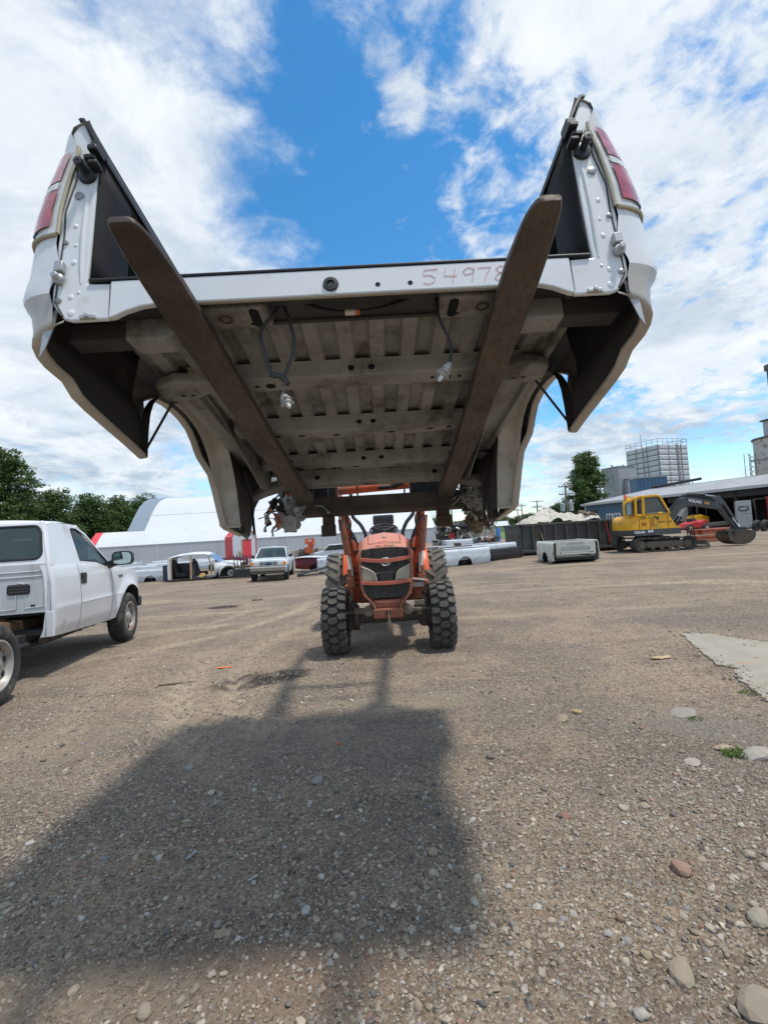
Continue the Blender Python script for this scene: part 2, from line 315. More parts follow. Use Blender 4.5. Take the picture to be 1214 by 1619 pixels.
# ------------------------------------------------------------------ ground
def vnoise(x, y, seed=0):
    xi = np.floor(x).astype(np.int64); yi = np.floor(y).astype(np.int64); fx = x-xi; fy = y-yi
    def h(a, b):
        n = (a*374761393 + b*668265263 + seed*974711) & 0x7fffffff; n = ((n ^ (n >> 13))*1274126177) & 0x7fffffff; return ((n ^ (n >> 16)) & 0xffff)/65535.
    fx = fx*fx*(3-2*fx); fy = fy*fy*(3-2*fy)
    return (h(xi, yi)*(1-fx)+h(xi+1, yi)*fx)*(1-fy) + (h(xi, yi+1)*(1-fx)+h(xi+1, yi+1)*fx)*fy
def fbm(x, y, o=4, seed=0):
    s = 0; a = .5
    for k in range(o): s = s + a*vnoise(x*2**k+17*k, y*2**k-9*k, seed+k); a *= .5
    return s
def rut(x, y):      # packed, paler wheel tracks that curve off to the left of the tractor, with tread marks pressed in
    s = 0
    for k, (x0, y0, rad_, w) in enumerate(((3.2, 6.2, 5.0, .15), (3.2, 6.2, 5.45, .15), (4.6, 7.2, 7.2, .13), (4.6, 7.2, 8.0, .13), (-7.5, 11., 4.2, .14), (-7.5, 11, 5.6, .14))):
        d = np.hypot(x-x0, y-y0); th = np.arctan2(y-y0, x-x0)*rad_
        s = s + np.exp(-((d-rad_)/w)**2)*(.62+.38*np.sign(np.sin(th*22+6*np.abs(d-rad_)/w)))*sst(2.6, 4.2, y)*sst(17, 10, y)*(.4+.6*sst(.38, .55, fbm(x*.5, y*.5, 2, 60+k)))
    for k in range(7):    # long straight passes across the yard
        c = 7.6+1.6*k+.06*x*(1 if k % 2 else -1); s = s + .7*np.exp(-((y-c-.25*np.sin(x*.35+k))/.16)**2)*sst(.40, .58, fbm(x*.25+k, y*.25, 2, 80+k))
    return np.clip(s, 0, 1)
def hgt(x, y):
    x = np.asarray(x, float); y = np.asarray(y, float); r = np.hypot(x, y)
    z = terrain(x, y)
    a = np.clip(r/1.2, 0, 1)*np.exp(-r/40.)
    z = z + a*((fbm(x*.55, y*.55, 3, 3)-.44)*.07 + (fbm(x*2.3, y*2.3, 4, 9)-.44)*.038*np.exp(-r/9.) + (fbm(x*9, y*9, 3, 21)-.44)*.014*np.exp(-r/5.))
    # old wheel ruts crossing the yard in front of the tractor
    for k, (ox, sl, am) in enumerate(((-1.35, .30, .022), (-2.15, .34, .02), (1.7, .05, .015), (2.9, .02, .018))):
        u = x-ox-sl*(y-5)-.15*np.sin(y*.7+k); z = z - am*np.exp(-(u/.11)**2)*sst(3.2, 4.6, y)*sst(16, 9, y)*(.7+.5*np.sin(y*26+k)*np.exp(-r/9))
    z = z - .012*rut(x, y)*np.exp(-r/30)
    fl = np.exp(-(((x+.02)/1.3)**2+((y-6.2)/1.6)**2))          # packed flat under the tractor
    return z*(1-fl)+terrain(x, y)*fl
rad = np.concatenate([[0.02], np.geomspace(.35, 300, 500), np.geomspace(340, 4000, 16)])
ang = np.concatenate([np.linspace(-58, 58, 400), np.linspace(58, 302, 62)[1:-1]])*PI/180
rr, aa = np.meshgrid(rad, ang, indexing='ij'); X = (rr*np.sin(aa)).ravel(); Y = (rr*np.cos(aa)).ravel(); Z = hgt(X, Y)
nr, na = len(rad), len(ang); idx = np.arange(nr*na).reshape(nr, na)
q = np.stack([idx[:-1], np.roll(idx, -1, 1)[:-1], np.roll(idx, -1, 1)[1:], idx[1:]], -1).reshape(-1, 4)
def np_mesh(name, V, F, mats, smooth=True, colors=None):
    me = D.meshes.new(name); n = len(V); k = F.shape[1]
    me.vertices.add(n); me.vertices.foreach_set('co', np.ascontiguousarray(V, np.float32).ravel())
    me.loops.add(F.size); me.loops.foreach_set('vertex_index', np.ascontiguousarray(F, np.int32).ravel())
    me.polygons.add(len(F)); me.polygons.foreach_set('loop_start', np.arange(0, F.size, k, dtype=np.int32)); me.polygons.foreach_set('loop_total', np.full(len(F), k, np.int32))
    me.polygons.foreach_set('use_smooth', np.full(len(F), smooth, bool))
    if colors is not None:
        at_ = me.color_attributes.new('tone', 'FLOAT_COLOR', 'POINT'); at_.data.foreach_set('color', np.ascontiguousarray(colors, np.float32).ravel())
    me.update(calc_edges=True)
    for m in (mats if isinstance(mats, list) else [mats]): me.materials.append(m)
    o = D.objects.new(name, me); COL.objects.link(o); return o
def ground_mat():
    m = D.materials.new('gravel_ground'); m.use_nodes = True; t = m.node_tree; t.nodes.clear()
    b = N(t, 'ShaderNodeBsdfPrincipled'); o = N(t, 'ShaderNodeOutputMaterial'); L(t, b.outputs[0], o.inputs[0])
    co = N(t, 'ShaderNodeTexCoord').outputs['Object']
    n1 = noise(t, co, .55, 7, .62, .4); n2 = noise(t, co, 2.6, 7, .65); n3 = noise(t, co, 14, 6, .7)
    c = mixc(t, mrange(t, n1, .38, .58), (.238, .185, .132), (.465, .338, .218))
    c = mixc(t, mth(t, 'MULTIPLY', mrange(t, n2, .46, .66), .70), c, (.195, .142, .094))
    c = mixc(t, mth(t, 'MULTIPLY', mrange(t, n3, .40, .70), .40), c, (.40, .325, .24))
    mp = N(t, 'ShaderNodeMapping'); L(t, co, mp.inputs[0]); mp.inputs['Scale'].default_value = (.35, 2.2, 1); mp.inputs['Rotation'].default_value = (0, 0, .12); n6 = noise(t, mp.outputs[0], 1.1, 9, .72, .4); c = mixc(t, mth(t, 'MULTIPLY', mrange(t, n6, .50, .64), .55), c, (.195, .142, .097)); c = mixc(t, mth(t, 'MULTIPLY', mrange(t, n6, .47, .36), .45), c, (.40, .31, .215))
    n5 = noise(t, co, .9, 8, .7, .6); c = mixc(t, mth(t, 'MULTIPLY', mrange(t, n5, .50, .66), .62), c, (.185, .150, .115))
    v = N(t, 'ShaderNodeTexVoronoi'); v.inputs['Scale'].default_value = 120; L(t, co, v.inputs['Vector'])
    hs = N(t, 'ShaderNodeSeparateColor'); L(t, v.outputs['Color'], hs.inputs[0])
    c = mixc(t, mrange(t, hs.outputs[0], .60, .97, 0, .75, False), c, (.58, .52, .44))
    c = mixc(t, mrange(t, hs.outputs[1], .74, .99, 0, .66, False), c, (.075, .068, .062))
    c = mixc(t, mrange(t, hs.outputs[2], .93, .97, 0, .5, False), c, (.30, .135, .085))
    v2 = N(t, 'ShaderNodeTexVoronoi'); v2.inputs['Scale'].default_value = 46; L(t, co, v2.inputs['Vector']); h2 = N(t, 'ShaderNodeSeparateColor'); L(t, v2.outputs['Color'], h2.inputs[0])
    near = mrange(t, v2.outputs['Distance'], .46, .30); c = mixc(t, mth(t, 'MULTIPLY', mrange(t, h2.outputs[0], .72, .9, 0, .7, False), near), c, (.52, .47, .395)); c = mixc(t, mth(t, 'MULTIPLY', mrange(t, h2.outputs[1], .76, .9, 0, .75, False), near), c, (.085, .078, .072)); c = mixc(t, mrange(t, noise(t, co, 24, 6, .75), .60, .44, 0, .38), c, (.125, .098, .073))
    sx = N(t, 'ShaderNodeSeparateXYZ'); L(t, co, sx.inputs[0])
    wob = mth(t, 'MULTIPLY', mth(t, 'SUBTRACT', noise(t, co, 3.5, 6, .65), .5), 2.4)
    def stain_or_shade(px, py, sxx, syy, amt, col, rot=0.):
        nonlocal c
        p = G(px, py)
        dx = mth(t, 'SUBTRACT', sx.outputs[0], p.x); dy = mth(t, 'SUBTRACT', sx.outputs[1], p.y)
        ca, sa = math.cos(rot), math.sin(rot)
        u = mth(t, 'ADD', mth(t, 'MULTIPLY', dx, ca), mth(t, 'MULTIPLY', dy, sa)); w = mth(t, 'SUBTRACT', mth(t, 'MULTIPLY', dy, ca), mth(t, 'MULTIPLY', dx, sa))
        d = mth(t, 'ADD', mth(t, 'POWER', mth(t, 'ABSOLUTE', mth(t, 'DIVIDE', u, sxx)), 2.), mth(t, 'POWER', mth(t, 'ABSOLUTE', mth(t, 'DIVIDE', w, syy)), 2.))
        f = mrange(t, mth(t, 'ADD', d, wob), .9, .25); c = mixc(t, mth(t, 'MULTIPLY', f, amt), c, col)
    stain_or_shade(415, 1074, .62, .30, .97, (.045, .037, .03), .35)
    stain_or_shade(352, 960, .60, .50, .95, (.06, .048, .038))
    stain_or_shade(640, 1110, .9, .3, .5, (.34, .285, .21))
    stain_or_shade(430, 1000, .7, .8, .5, (.31, .26, .195), .2)
    stain_or_shade(110, 1170, .8, .5, .55, (.32, .255, .185), .3)
    stain_or_shade(1130, 1150, .5, .22, .6, (.27, .235, .185), -.5)
    stain_or_shade(500, 1550, .35, .16, .6, (.30, .205, .14)); stain_or_shade(330, 1560, .5, .2, .5, (.27, .20, .145)); stain_or_shade(620, 1500, .25, .14, .5, (.29, .205, .145)); stain_or_shade(700, 1300, .5, .4, .35, (.14, .125, .11))  # last patch paints the gravel darker inside the bed's shadow
    stain_or_shade(120, 1580, .7, .16, .45, (.28, .225, .165))
    stain_or_shade(560, 1180, .9, .7, .35, (.15, .145, .14))  # grey painted into the gravel where the bed's shadow lies
    ra = N(t, 'ShaderNodeAttribute'); ra.attribute_name = 'rut'; c = mixc(t, mth(t, 'MULTIPLY', ra.outputs['Fac'], mrange(t, n2, .30, .55, .35, 1.)), c, (.47, .37, .255))
    L(t, c, b.inputs['Base Color']); b.inputs['Roughness'].default_value = .95; b.inputs['Specular IOR Level'].default_value = .25
    bp = N(t, 'ShaderNodeBump'); bp.inputs['Strength'].default_value = 1.0; bp.inputs['Distance'].default_value = .014
    hh = mth(t, 'ADD', mth(t, 'ADD', mth(t, 'MULTIPLY', mth(t, 'SUBTRACT', 1., v.outputs['Distance']), .5), mth(t, 'MULTIPLY', mrange(t, v2.outputs['Distance'], .5, .2), .7)), mth(t, 'MULTIPLY', noise(t, co, 42, 8, .75), 1.2))
    L(t, hh, bp.inputs['Height']); L(t, bp.outputs[0], b.inputs['Normal'])
    return m
gmat = ground_mat()
ground = np_mesh('ground', np.stack([X, Y, Z], 1), q, gmat); ra_ = ground.data.attributes.new('rut', 'FLOAT', 'POINT'); ra_.data.foreach_set('value', np.asarray(rut(X, Y), np.float32)); tag(ground, kind='structure')
# ---- pebbles: real little stones in their thousands
def stone_mat(name, attr=True, col=(.3, .27, .23)):
    m = D.materials.new(name); m.use_nodes = True; t = m.node_tree; b = t.nodes['Principled BSDF']; b.inputs['Roughness'].default_value = .85; b.inputs['Specular IOR Level'].default_value = .3
    co = N(t, 'ShaderNodeTexCoord').outputs['Object']; nn = noise(t, co, 45, 6, .7)
    if attr:
        a = N(t, 'ShaderNodeAttribute'); a.attribute_name = 'tone'; base = a.outputs[0]
    else: base = col
    c = mixc(t, mrange(t, nn, .36, .62, 0, .62, False), base, (.28, .22, .155)); L(t, c, b.inputs['Base Color'])
    if not attr:
        bp = N(t, 'ShaderNodeBump'); bp.inputs['Strength'].default_value = .5; bp.inputs['Distance'].default_value = .006; L(t, noise(t, co, 38, 10, .75), bp.inputs['Height']); L(t, bp.outputs[0], b.inputs['Normal'])
    return m
bm = bmesh.new(); bmesh.ops.create_icosphere(bm, subdivisions=1, radius=1); ICV = np.array([v.co[:] for v in bm.verts]); ICF = np.array([[v.index for v in f.verts] for f in bm.faces]); bm.free()
bm = bmesh.new(); bmesh.ops.create_icosphere(bm, subdivisions=2, radius=1); IC2V = np.array([v.co[:] for v in bm.verts]); IC2F = np.array([[v.index for v in f.verts] for f in bm.faces]); bm.free()
OCV = np.array([(1, 0, 0), (-1, 0, 0), (0, 1, 0), (0, -1, 0), (0, 0, 1), (0, 0, -1.)]); OCF = np.array([(0, 2, 4), (2, 1, 4), (1, 3, 4), (3, 0, 4), (2, 0, 5), (1, 2, 5), (3, 1, 5), (0, 3, 5)])
TONES = np.array([(.37, .315, .245), (.48, .42, .335), (.26, .228, .19), (.10, .10, .105), (.26, .21, .16), (.34, .27, .20), (.48, .45, .40), (.27, .16, .12), (.22, .23, .24)])
TW = np.array([.20, .18, .13, .10, .12, .11, .09, .03, .04]); TW /= TW.sum()
def scatter(name, n, r0, r1, s0, sig, smax, BV, BF, seed, power=1.0, label=None, keep=.5):
    g = np.random.default_rng(seed)
    r = (r0**power + g.random(n)*(r1**power-r0**power))**(1/power); a = (g.random(n)*2-1)*R_(50)
    x = r*np.sin(a); y = r*np.cos(a)
    dn = fbm(x*.9, y*.9, 4, 5) + .5*fbm(x*3.1, y*3.1, 2, 8); k = g.random(n) < np.clip((dn-.48)*2.4+.12, .10, 1)
    x, y, r = x[k], y[k], r[k]; n = len(x)
    s = np.minimum(s0*np.exp(g.normal(0, sig, n)), smax)
    V = BV[None]*(1+g.normal(0, .21, (n, len(BV), 1)))
    V = V*(s[:, None]*g.uniform(.65, 1.35, (n, 3)))[:, None, :]; V[:, :, 2] *= g.uniform(.42, .85, (n, 1))
    th = g.random(n)*2*PI; tl = g.normal(0, .30, n); c, s_ = np.cos(th)[:, None], np.sin(th)[:, None]
    z2 = V[:, :, 2]*np.cos(tl)[:, None]+V[:, :, 0]*np.sin(tl)[:, None]; x2 = V[:, :, 0]*np.cos(tl)[:, None]-V[:, :, 2]*np.sin(tl)[:, None]
    x3 = x2*c-V[:, :, 1]*s_; y3 = x2*s_+V[:, :, 1]*c
    P = np.stack([x3+x[:, None], y3+y[:, None], z2+(hgt(x, y)+s*.18)[:, None]], -1).reshape(-1, 3)
    F = (BF[None]+(np.arange(n)*len(BV))[:, None, None]).reshape(-1, 3)
    tn = TONES[g.choice(len(TONES), n, p=TW)]*g.uniform(.72, 1.2, (n, 1)); C = np.repeat(np.concatenate([tn, np.ones((n, 1))], 1), len(BV), 0)
    o = np_mesh(name, P, F, PEB, len(BV) > 20, C); tag(o, kind='stuff'); return o
PEB = stone_mat('pebble')
scatter('gravel', 46000, .95, 3.2, .0037, .50, .015, ICV, ICF, 1, 1.7)
scatter('gravel', 30000, 2.4, 6.5, .0052, .48, .02, ICV, ICF, 2, 1.5)
scatter('gravel', 12000, 6, 15, .0085, .40, .022, OCV, OCF, 3, 1.3)
scatter('gravel', 1100, 1.0, 4.5, .0095, .35, .021, IC2V, IC2F, 4, 1.4)
# ---- loose stones and scraps one can point at
def stone(px, py, sz, col, label, flat=.6, seed=0, cat='stone', group=None, ang_=0, elong=1.3, nm='stone'):
    sz *= .82; col = tuple(c*.86 for c in col)
    g = np.random.default_rng(seed+int(px*7+py)); p = G(px, py); p.z = float(hgt(p.x, p.y))
    V = IC2V.copy()
    for _ in range(5):       # chip facets off
        d = g.normal(0, 1, 3); d /= np.linalg.norm(d); h = g.uniform(.62, .88); k = V@d; V -= np.outer(np.maximum(k-h, 0)*.9, d)
    V *= 1+g.normal(0, .03, (len(V), 1)); V *= np.array([elong, 1, flat])*sz/2
    o = np_mesh(nm, V, IC2F, stone_mat('loose_stone', False, col), False); o.location = (p.x, p.y, p.z+sz*flat*.22); o.rotation_euler = (g.normal(0, .1), g.normal(0, .1), ang_ or g.uniform(0, 6))
    return tag(o, label, cat, group)
def psz(px_, py, w):   # metres for a width of w photo pixels at that spot of ground
    return w*G(px_, py).y/FPX
ST = [(1198, 1600, 62, (.33, .28, .22), 'big tan boulder in the bottom right corner', .75), (1077, 1545, 46, (.34, .29, .22), 'smooth oval tan stone to the left of the corner boulder', .6),
      (1077, 1381, 32, (.36, .20, .155), 'pink angular stone on the gravel at right', .7), (1200, 1461, 40, (.38, .34, .27), 'pale stone at the right edge above the corner boulder', .6),
      (893, 1295, 17, (.33, .15, .11), 'small red brick fragment on the gravel', .8), (1143, 1184, 30, (.52, .39, .28), 'flat peach coloured stone at the edge of the grass tuft', .4),
      (1080, 1128, 48, (.33, .31, .28), 'flat round grey stone sunk in the gravel', .12), (1095, 1206, 30, (.44, .41, .36), 'flat whitish stone in the gravel', .15),
      (502, 1237, 22, (.34, .34, .33), 'light grey chunky stone in the bed shadow', .6), (535, 1178, 12, (.40, .15, .085), 'small orange stone in the bed shadow', .7),
      (484, 1450, 18, (.52, .51, .48), 'white angular stone on sandy patch', .7), (350, 1482, 19, (.38, .31, .21), 'oval tan stone lying beside a grey one at lower left', .6),
      (345, 1465, 15, (.27, .27, .27), 'grey stone lying behind the oval tan stone', .5), (117, 1572, 19, (.42, .35, .26), 'oval pale tan stone near the bottom left', .6),
      (228, 1605, 26, (.30, .255, .205), 'lumpy brown stone at the bottom edge', .75), (354, 1543, 13, (.50, .44, .33), 'small cream egg shaped stone near the bottom', .7),
      (8, 1436, 17, (.42, .38, .29), 'yellowish stone at the left edge', .5), (750, 1432, 16, (.38, .38, .33), 'pale triangular stone at the shadow edge', .6),
      (685, 1352, 18, (.42, .32, .22), 'tan stone with a dark stone beside it in the shadow', .7), (960, 1482, 17, (.36, .35, .33), 'light grey stone among gravel right of centre', .6),
      (985, 1280, 20, (.42, .37, .29), 'flat pale stone right of the brick fragment', .4), (887, 1137, 26, (.36, .29, .20), 'flat tan slab of stone on the gravel', .35),
      (912, 1126, 16, (.50, .36, .16), 'small yellow stone beside the tan slab', .6), (775, 1200, 14, (.10, .10, .10), 'dark round stone near the shadow edge', .7),
      (1021, 1516, 18, (.42, .35, .22), 'upright yellow stone above the smooth oval stone', .9), (1110, 1342, 15, (.05, .05, .05), 'black lump on the gravel at right', .5),
      (300, 1213, 18, (.30, .31, .31), 'grey angular stone at the left of the bed shadow', .5), (461, 1380, 13, (.03, .03, .03), 'black stone in the gravel below the bed shadow', .6)]
for i, (px, py, w, c, lb, fl) in enumerate(ST): stone(px, py, psz(px, py, w), c, lb, fl, i)
g_ = np.random.default_rng(12)
for i in range(40):
    px = g_.uniform(20, 1200); py = g_.uniform(1180, 1600)
    if g_.random() < .55: px = g_.uniform(760, 1200); py = g_.uniform(1300, 1610)
    c = TONES[g_.choice(len(TONES), p=TW)]*g_.uniform(.8, 1.15)
    stone(px, py, psz(px, py, g_.uniform(6, 11)), tuple(c), 'small loose stone lying in the gravel of the yard', g_.uniform(.45, .8), 100+i, group='small loose stones in the gravel')
# concrete slab at the right edge
def slab():
    pts = [(1075, 1004), (1110, 1003), (1214, 1018), (2300, 1025), (2300, 1330), (1214, 1112), (1196, 1097), (1161, 1073), (1163, 1058), (1131, 1052), (1103, 1027)]
    P = [G(*p) for p in pts]; g = np.random.default_rng(3); out = []
    for i, a in enumerate(P):
        b = P[(i+1) % len(P)]
        for k in range(9):
            t = (k+g.uniform(-.3, .3))/9 if k else 0; q = a.lerp(b, t); s = .015 if k else 0.; out.append((q.x+g.normal(0, s), q.y+g.normal(0, s)))
    z = max(float(hgt(x, y)) for x, y in out if x < 4.2); mb = MB(); mb.prism(out, 'z', z-.14, z+.010); o = mb.build('concrete_slab', M('slab_concrete', (.32, .285, .225), .9, 0, .10, 4, (.26, .22, .17), .30, 2.5, bump=.4, bscale=50), None, bevel=.01)
    tag(o, kind='structure'); n = 420; k = g.integers(0, 90, n) % len(out); E = np.array(out); t = g.random(n)[:, None]
    xy = E[k]*(1-t)+E[(k+1) % len(out)]*t+g.normal(0, .055, (n, 2)); s = np.minimum(.006*np.exp(g.normal(0, .5, n)), .02)
    V = ICV[None]*(1+g.normal(0, .2, (n, 12, 1)))*s[:, None, None]; V[:, :, 2] *= .65; V[:, :, :2] += xy[:, None, :]; V[:, :, 2] += (z+.010+s*.2)[:, None]
    F = (ICF[None]+(np.arange(n)*12)[:, None, None]).reshape(-1, 3); C = np.repeat(np.concatenate([TONES[g.choice(len(TONES), n, p=TW)], np.ones((n, 1))], 1), 12, 0)
    tag(np_mesh('gravel', V.reshape(-1, 3), F, PEB, False, C), kind='stuff')
slab()
def tuft(px, py, n, r, h, label, group=None):
    p = G(px, py); z = float(hgt(p.x, p.y)); g = np.random.default_rng(int(px+py)); mb = MB()
    for i in range(n):
        a = g.uniform(0, 6.28); rr_ = r*math.sqrt(g.random()); x, y = p.x+rr_*math.cos(a)*1.6, p.y+rr_*math.sin(a); hh = h*g.uniform(.4, 1.1); b = g.uniform(0, 6.28); l = hh*g.uniform(.4, 1.1); w = .0018+.0016*g.random()
        dx, dy = math.cos(b), math.sin(b); zz_ = float(hgt(x, y))-.004
        mb.add([(x-dy*w, y+dx*w, zz_), (x+dy*w, y-dx*w, zz_), (x+dx*l*.45+dy*w*.8, y+dy*l*.45-dx*w*.8, zz_+hh*.7), (x+dx*l*.45-dy*w*.8, y+dy*l*.45+dx*w*.8, zz_+hh*.7), (x+dx*l, y+dy*l, zz_+hh)], [(0, 1, 2, 3), (3, 2, 4)])
    o = mb.build('grass_tuft', M('grass_blades', (.105, .165, .030), .7, 0, .4, 40), None); o.name = 'grass_tuft'; tag(o, label, 'grass', group)
tuft(1168, 1193, 330, .062, .034, 'green grass tuft between peach stone and slab edge stone')
tuft(1187, 1096, 120, .06, .030, 'grass growing along the broken edge of the concrete slab')
tuft(1098, 1137, 70, .035, .018, 'short grass at the rim of the flat round grey stone')
stone(1195, 1196, psz(1195, 1196, 46), (.42, .40, .35), 'broken pale concrete lump by the grass tuft', .4, 77, ang_=.3)
def scrap(px, py, l, w, h, mat, label, nm, cat, ang_=0.):
    p = G(px, py); z = float(hgt(p.x, p.y)); g = np.random.default_rng(int(px)); mb = MB(); n = 7; top = []
    for i in range(n+1):
        t = i/n-.5; top.append([(t*l, -w/2*g.uniform(.5, 1.1), h*g.uniform(.2, 1)), (t*l, 0, h*g.uniform(.7, 1.5)), (t*l, w/2*g.uniform(.5, 1.1), h*g.uniform(.2, 1)), (t*l, 0, -.004)])
    mb.loft(top); o = mb.build(nm, mat, None, 40); o.location = (p.x, p.y, z+.004); o.rotation_euler = (0, 0, ang_); tag(o, label, cat)
scrap(355, 1058, .15, .05, .012, M('orange_plastic', (.72, .16, .03), .5), 'torn orange plastic scrap lying on the dirt', 'plastic_scrap', 'scrap', .1)
scrap(1172, 1052, .22, .05, .01, M('orange_plastic'), 'orange paint flakes on the concrete slab', 'plastic_scrap', 'scrap', .1)
scrap(1044, 1041, .20, .07, .022, woodl, 'short chunk of brown wood on the gravel', 'wood_scrap', 'wood', .2)
scrap(280, 1082, .36, .03, .012, wood, 'thin dark stick lying on the dirt', 'stick', 'stick', .15)
scrap(407, 949, .3, .14, .02, rubber, 'flat black rubber ring piece on the dirt', 'rubber_scrap', 'scrap', .1)
scrap(303, 1355, .055, .018, .008, M('foil', (.36, .36, .37), .45), 'crumpled silver scrap on the gravel', 'foil_scrap', 'scrap', 1.1)
scrap(400, 1392, .04, .016, .006, M('foil'), 'small grey sliver of metal in the gravel', 'metal_scrap', 'scrap', .7)
# ------------------------------------------------------------------ the white pickup bed held up on the forks (u right, v away from camera, w up)
bed = thing('truck_bed', 'white pickup bed with beige trim raised on the tractor forks, grimy underside showing', 'truck bed', (-.083, 1.39, 2.205))
bed.rotation_euler = (R_(-9.45), R_(.09), R_(.79)); bpy.context.view_layer.update()
BEDM = Matrix.Translation(bed.location) @ bed.rotation_euler.to_matrix().to_4x4()
PW = [.605, .595, .58, .555, .52, .47, .37, .26, .14, .06, .03, .005, -.015, -.03, -.055, -.075, -.12, -.19, -.25, -.33, -.43]
PU = [.80, .835, .868, .893, .908, .918, .950, .974, .987, .996, 1.004, 1.008, 1.008, 1.003, .985, .972, .962, .955, .948, .94, .925]
def su(w): return float(np.interp(-w, [-a for a in PW], PU))
def ins(v, w): return interp(v, [0, .006, .014, .028, .05, .085, .13, 3], [1, .74, .54, .33, .17, .06, 0, 0])*interp(w, [-.43, -.25, -.19, -.07, .0, .06, .14, .37, .49, .555, .59, .61], [.07, .09, .10, .118, .148, .15, .125, .108, .096, .045, .016, .004])
ARCH = [(.690, -.30), (.688, -.20), (.695, -.11), (.715, -.055), (.75, -.005), (.80, .035), (.87, .066), (.95, .083), (1.04, .090), (1.13, .088), (1.22, .072), (1.31, .035), (1.39, -.03), (1.46, -.12), (1.515, -.215), (1.555, -.31), (1.585, -.385), (1.60, -.415)]
def bottom(v):
    if v <= .69: return interp(v, [0, .03, .10, .21, .26, .33, .57, .69], [-.13, -.165, -.19, -.20, -.235, -.25, -.28, -.30])
    if v >= 1.60: return interp(v, [1.60, 1.66, 2.05], [-.415, -.425, -.415])
    return interp(v, [a[0] for a in ARCH[1:]], [a[1] for a in ARCH[1:]])
VS = [0, .006, .014, .028, .05, .085, .13, .18, .21, .235, .26, .29, .33, .40, .48, .57, .63, .675, .6899, .6901, .697, .705, .715, .73, .75, .775, .80, .835, .87, .91, .95, 1.0, 1.04, 1.09, 1.13, 1.18, 1.22, 1.27, 1.31, 1.35, 1.39, 1.43, 1.46, 1.49, 1.515, 1.535, 1.555, 1.57, 1.585, 1.60, 1.63, 1.66, 1.75, 1.90, 2.04]
def skin(rows_w, off=0., vs=VS, k=1.):
    rows = []
    for v in vs:
        bt = bottom(v); r = []
        for w in rows_w:
            ww = max(w, bt); r.append(((su(ww)-ins(v, ww)+off)*k, v, ww))
        rows.append(r)
    return rows
WU = [w for w in PW if w >= -.03]; WL = [w for w in PW if w <= -.03]
for sgn in (1, -1):
    mb = MB(); mb.sheet(skin(WU, 0, VS, sgn)); sp = mb.build('side_panel', white, bed, 40, merge=True)
    mb = MB(); mb.sheet(skin(WL, 0, VS, sgn)); lo = mb.build('lower_trim', beige, bed, 40, merge=True); lo['label'] = 'beige lower body trim with dirty wheel arch edge'
    # inner, undercoated face of the skin
    mb = MB(); mb.sheet(skin([.30, .2, .1, .03, -.03, -.075, -.12, -.19, -.25, -.33, -.43], -.016, [v for v in VS if v <= .69 and v > .01], sgn)); mb.build('quarter_inner', underd, bed, 60, merge=True)
    mb = MB(); mb.sheet(skin([.10, .03, -.03, -.075, -.12, -.19, -.25, -.33, -.43], -.016, [v for v in VS if v >= .69], sgn)); mb.build('arch_inner', under, bed, 60, merge=True)
    # rolled lip along the bottom edge and the arch
    path = [(v, bottom(v)) for v in VS if v < .69] + ARCH + [(v, bottom(v)) for v in (1.63, 1.66, 1.75, 1.9, 2.04)]
    mb = MB(); rows = []
    for v, w in path:
        u = su(w)-ins(v, w); rows.append([(sgn*(u+.003), v, w+.004), (sgn*(u+.002), v, w-.004), (sgn*(u-.012), v, w-.006), (sgn*(u-.034), v, w-.002), (sgn*(u-.036), v, w+.006)])
    mb.sheet(rows); mb.build('arch_lip', beige, lo, 50)
    # wheelhouse: tunnel of pressed steel, ribs on its front half
    def arc_pt(t, grow=0.):
        i = t*(len(ARCH)-1); a = int(min(i, len(ARCH)-2)); f = i-a; v = lerp(ARCH[a][0], ARCH[a+1][0], f); w = lerp(ARCH[a][1], ARCH[a+1][1], f)
        cv, cw = 1.13, -.30; d = math.hypot(v-cv, w-cw); return cv+(v-cv)*(1+grow/d), cw+(w-cw)*(1+grow/d)
    def tunnel(t0, t1, n, ribs):
        rows = []
        for i in range(n+1):
            t = lerp(t0, t1, i/n); r = []
            for j, (u, gr) in enumerate([(.935, .004), (.915, .012), (.90, .030), (.87, .036), (.835, .038), (.815, .036), (.805, .020), (.80, -.006)]):
                g2 = gr + (.012*math.exp(-((i % 6)-3)**2/1.2) if ribs and 2 < j < 6 else 0)
                v, w = arc_pt(t, g2); r.append((sgn*u, v, w))
            rows.append(r)
        return rows
    mb = MB(); mb.sheet([[(sgn*u, *arc_pt(t, g_)) for u, g_ in ((.945, .002), (.925, .006), (.900, .014))] for t in np.linspace(0, .42, 20)]); mb.build('wheelhouse_flange', underd, bed, 50)
    mb = MB(); mb.sheet(tunnel(.42, 1., 48, True)); mb.build('wheelhouse_front', M('wheelhouse_beige', (.45, .42, .37), .6, .05, .14, 6, (.24, .21, .17), .35, 5, bump=.12), bed, 35)
    mb = MB()
    prof = [(.60, .30), (.60, -.03), (.69, -.03)] + [arc_pt(t/20, .04) for t in range(2, 21)] + [(1.72, -.40), (1.80, -.12), (1.80, .30)]
    pl = [arc_pt(t/20, .04) for t in range(0, 21)]
    mb.prism([(.66, -.012), (.66, -.03), (.9, -.05), (1.1, -.085), (1.4, -.15), (1.65, -.20), (1.9, -.15), (1.95, -.012)], 'x', sgn*.655, sgn*.66); mb.build('wheelhouse_wall', under, bed)
    mb = MB(); mb.sheet([[(sgn*.803, *arc_pt(t, .01)), (sgn*.815, lerp(arc_pt(t, .03)[0], 2.0, .35), arc_pt(t, .01)[1]+.01), (sgn*min(.842, .74+max(0, -.09-arc_pt(t, .01)[1])/.14*.075), 2.03, max(-.43, arc_pt(t, .01)[1]-.01))] for t in np.linspace(.62, 1, 12)]); mb.build('inner_closing_panel', underd, bed, 50)
